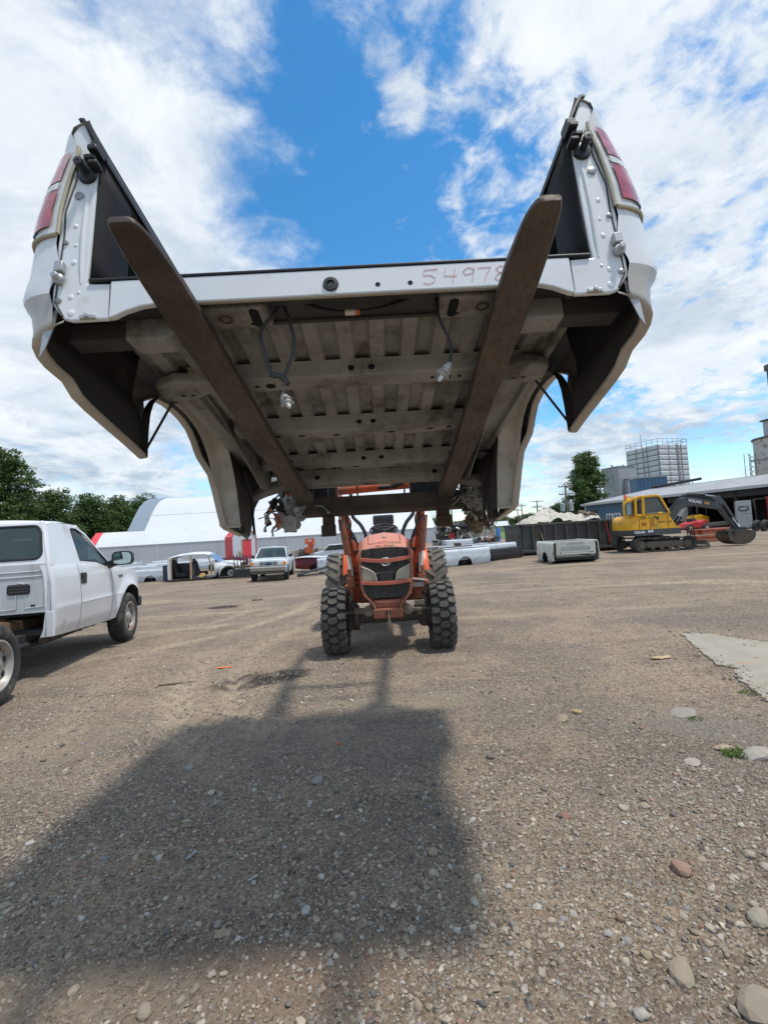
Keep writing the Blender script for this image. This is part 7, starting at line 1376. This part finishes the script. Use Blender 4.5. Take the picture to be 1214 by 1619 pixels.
for i in range(7):
    w = (pg2.x-pg1.x)/9; x = pg1.x+w*(i+2.2); mb = MB(); mb.box(-w/2+.02, w/2-.02, 0, .7, .62, 1.2); o = mb.build('concrete_block', conc, None, bevel=.04); o.location = (x, 51.1+.05*(i % 2), 0); tag(o, 'big pale concrete block in the upper row of the scrap wall', 'block', 'concrete blocks of the scrap wall, upper row')
def junk(x0, x1, y0, y1, z0, z1, n, label, nm, seed):
    g = np.random.default_rng(seed); jm = [blackm, M('junk_grey', (.20, .20, .20), .6, .3), rusty, M('junk_pale', (.42, .42, .41), .6), M('junk_tan', (.30, .20, .12), .8)]; mbs = [MB() for _ in jm]
    for i in range(n):
        k = g.choice(5, p=[.5, .2, .12, .12, .06]); c_ = (g.uniform(x0, x1), g.uniform(y0, y1), lerp(z0, z1, g.random()**1.3)); s_ = g.uniform(.12, .5, 3)
        if g.random() < .5: mbs[k].cbox(c_, s_, Euler(g.uniform(0, 3, 3)).to_matrix())
        else: mbs[k].tube([c_, tuple(np.array(c_)+g.normal(0, .35, 3))], s_[0]*.35, 7)
    big_ = MB()
    for m_, (mat_, b_) in enumerate(zip(jm, mbs)):
        if b_.v: o = b_.build(nm, mat_, None); tag(o, kind='stuff')
junk(pg1.x+.2, pg2.x-2.2, 50.7, 51.9, 1.2, 2.1, 120, '', 'scrap_heap', 3); junk(pg1.x-.6, pg1.x+1.6, 50.7, 52, .6, 2.0, 70, '', 'scrap_heap', 5); junk(pg1.x-1.5, pg2.x-1.5, 46, 48.5, 0, .55, 90, '', 'scrap_parts', 4)
p = at(714, 856, 48); mb = MB(); mb.box(-.25, .25, -.25, .25, 0, .75); mb.box(-.28, .28, -.28, .28, .75, .85); o = mb.build('red_bin', red, None, bevel=.03); o.location = (p.x, 48, .25); tag(o, 'small red bin among the scrap right of the hall', 'bin')
p = at(788, 853, 49); mb = MB(); mb.lathe([(.001, 0), (.20, 0), (.20, 1.35), (.17, 1.4), (.001, 1.4)], (0, 0, 0), 'z', 18); o = mb.build('blue_barrel', M('barrel_blue', (.03, .16, .42), .5), None, 40); o.location = (p.x, 49, 0); tag(o, 'tall bright blue drum at the right end of the concrete blocks', 'drum')
for i in range(4):
    p = G(712+9*i, 868-i); o = None
    t = pickup_bed(Vector((p.x, p.y+4, 0)), .1+.3*i, 2.3, 1.7, .6, (white3, dgrey, blued, white3)[i], ('white truck bed before the scrap wall', 'grey truck bed before the scrap wall', 'dark blue truck bed before the scrap wall', 'white truck bed farthest right before the scrap wall')[i], group='truck beds in front of the scrap wall', arch=.3, liner_=blackm)
# ------------------------------------------------------------------ things under and before the shed
def crate_at(px, py, w, h, dp, mat, label, nm, cat, ang_=0., bev=.03):
    p = G(px, py); mb = MB(); mb.box(-w/2, w/2, 0, dp, 0, h); o = mb.build(nm, mat, None, bevel=bev); o.location = p; o.rotation_euler = (0, 0, ang_); return tag(o, label, cat)
p = G(1106, 858); t = thing('steel_bundle', 'two stacked bundles of orange steel beams lying in front of the excavator bucket', 'steel beams', p, .06)
osteel = M('orange_steel', (.36, .095, .045), .6, .1, .2, 3, (.20, .09, .06), .35, 4)
for k in range(2):
    for j in range(4):
        mb = MB(); z = .05+k*.34; x0 = .25*((j+k) % 2); mb.box(x0, 1.75+x0, .1+.16*j, .24+.16*j, z, z+.12); mb.box(x0, 1.75+x0, .14+.16*j, .20+.16*j, z+.12, z+.26); mb.box(-.05+x0, 1.7+x0, .1+.16*j, .24+.16*j, z+.2, z+.28); mb.build('beam', osteel, t, bevel=.01)
crate_at(1150, 843, 1.75, .42, 1.0, maroon, 'long dark maroon box behind the orange steel bundle', 'maroon_box', 'box', .05)
for px, lb in ((1196, 'black tyre lying behind the excavator bucket, left of two'), (1209, 'black tyre at the right edge with its hole visible')):
    p = G(px, 840); mb = MB(); mb.lathe([(.20, -.13), (.36, -.15), (.42, -.10), (.42, .10), (.36, .15), (.20, .13)], (0, 0, 0), 'y', 24, True); o = mb.build('tyre', rubber, None, 40); o.location = p+Vector((0, 0, .40)); o.rotation_euler = (.2, 0, .5); tag(o, lb, 'tyre')
crate_at(1204, 833, 1.7, .62, .15, M('slab_white', (.62, .64, .66), .6), 'white board standing behind the two tyres', 'white_board', 'board', .05)
Yc = 41
p = at(1176, 832, Yc); t = thing('white_container', 'white shipping container end with an oval black mark under the shed', 'container', (p.x-.5, Yc, 0), -.60); mb = MB(); mb.box(0, 1.0, 0, 5, .1, 2.45); cw = mb.build('container_wall', M('container_white', (.40, .41, .40), .6, 0, .1, 2, (.2, .19, .17), .35, 2), t); mb = MB(); [mb.box(0, 1.0, -.05, 0, .35+.33*k, .45+.33*k) for k in range(6)]; mb.build('container_rib', MATS['container_white'], cw)
mb = MB(); mb.tube([(.45+.34*math.cos(a), -.06, 1.75+.20*math.sin(a)) for a in np.linspace(0, 2*PI, 25)], .035, 6); mb.build('oval_mark', blackm, cw)
p = at(1195, 832, Yc); t = thing('open_container', 'open dark shipping container between the white and the red one', 'container', (p.x-.4, Yc-.6, 0), -.60); mb = MB(); mb.box(0, 1.0, 4.9, 5, .1, 2.5); mb.box(-.03, .03, 0, 5, .1, 2.5); mb.box(.97, 1.03, 0, 5, .1, 2.5); mb.box(0, 1, 0, 5, 2.45, 2.55); mb.build('container_shell', M('container_dark', (.05, .048, .046), .7), t); mb = MB(); [mb.box(.12+.15*k, .18+.15*k, 1.6, 1.7, .1, 2.45) for k in range(6)]; mb.build('inner_rib', M('rib_grey', (.10, .10, .10), .7), t)
p = at(1216, 835, Yc-1); t = thing('red_container', 'red shipping container at the right edge with vertical lock bars', 'container', (p.x-.5, Yc-1.6, 0), -.62); mb = MB(); mb.box(0, 3.5, 0, 6, .1, 2.65); cr_ = mb.build('container_wall', M('container_red', (.23, .018, .022), .6, 0, .15, 2), t); mb = MB(); [mb.box(.35+.28*k, .45+.28*k, -.05, 0, .15, 2.6) for k in range(10)]; mb.build('container_rib', M('container_red'), cr_); mb = MB(); [mb.tube([(x, -.09, .15), (x, -.09, 2.6)], .03, 6) for x in (.22, .8)]; mb.build('lock_bar', galv, cr_); mb = MB(); [mb.box(.42, .42+.3-.05*k, -.07, -.05, 1.2+.28*k, 1.28+.28*k) for k in range(4)]; mb.build('pale_marking', M('mark_pale', (.5, .42, .42), .7), cr_)
p = at(1085, 836, 40); t = thing('red_tow_tractor', 'low red yard tractor parked in the open bay behind the excavator boom', 'tractor', (p.x, 40, 0), .12); mb = MB(); mb.prism([(0, .35), (.2, .75), (.9, .95), (1.25, .85), (1.8, 1.05), (2.0, .9), (2.0, .35)], 'y', 0, 1.2); mb.build('body', red, t, bevel=.08)
for x in (.25, 1.75): mb = MB(); mb.lathe([(.001, -.1), (.22, -.12), (.34, -.10), (.34, .10), (.001, .1)], (x, -.05, .34), 'y', 18); mb.build('wheel', rubber, t, 40); mb = MB(); mb.lathe([(.001, -.14), (.15, -.13), (.17, -.10)], (x, -.05, .34), 'y', 14); mb.build('hub', tan, t, 40)
mb = MB(); mb.cbox((.95, .6, 1.05), (.5, .5, .25)); mb.tube([(1.3, .6, .9), (1.15, .6, 1.4)], .04, 6); mb.build('seat', blackm, t, bevel=.04)
p = at(1110, 818, 46); t = thing('yellow_forklift', 'yellow forklift standing in the dark open bay', 'forklift', (p.x, 46, 0), .3); mb = MB(); mb.prism([(-.8, .4), (-.8, 1.35), (-.2, 1.5), (.9, 1.25), (.9, .4)], 'y', 0, 1.1); mb.build('body', yellow, t, bevel=.08); mb = MB(); [mb.beam((x, y, 1.2), (x, y, 2.3), .08, .08) for x in (-.5, .6) for y in (.05, 1.05)]; mb.box(-.55, .65, 0, 1.1, 2.3, 2.4); mb.build('overhead_guard', blackm, t); mb = MB(); [mb.lathe([(.001, -.1), (.34, -.1), (.34, .1), (.001, .1)], (x, 0, .34), 'y', 16) for x in (-.5, .6)]; mb.build('wheel', rubber, t, 40)
crate_at(1076, 812, 1.7, 1.4, 1, M('white_pile', (.45, .45, .42), .7), 'pale stacked boxes in the open bay left of the boom', 'pale_boxes', 'boxes'); D.objects['pale_boxes'].location = at(1076, 815, 48).to_tuple()[:2]+(0.9,)
p = at(1140, 826, 42); mb = MB(); mb.beam((-2.2, 0, .5), (2.2, .4, .62), .22, .16); mb.beam((-2.2, .3, .3), (2.2, .7, .4), .22, .16); o = mb.build('long_timber', M('timber_grey', (.12, .115, .11), .8), None); o.location = (p.x, 42, .1); tag(o, 'long dark beams lying in front of the open bays', 'beams')
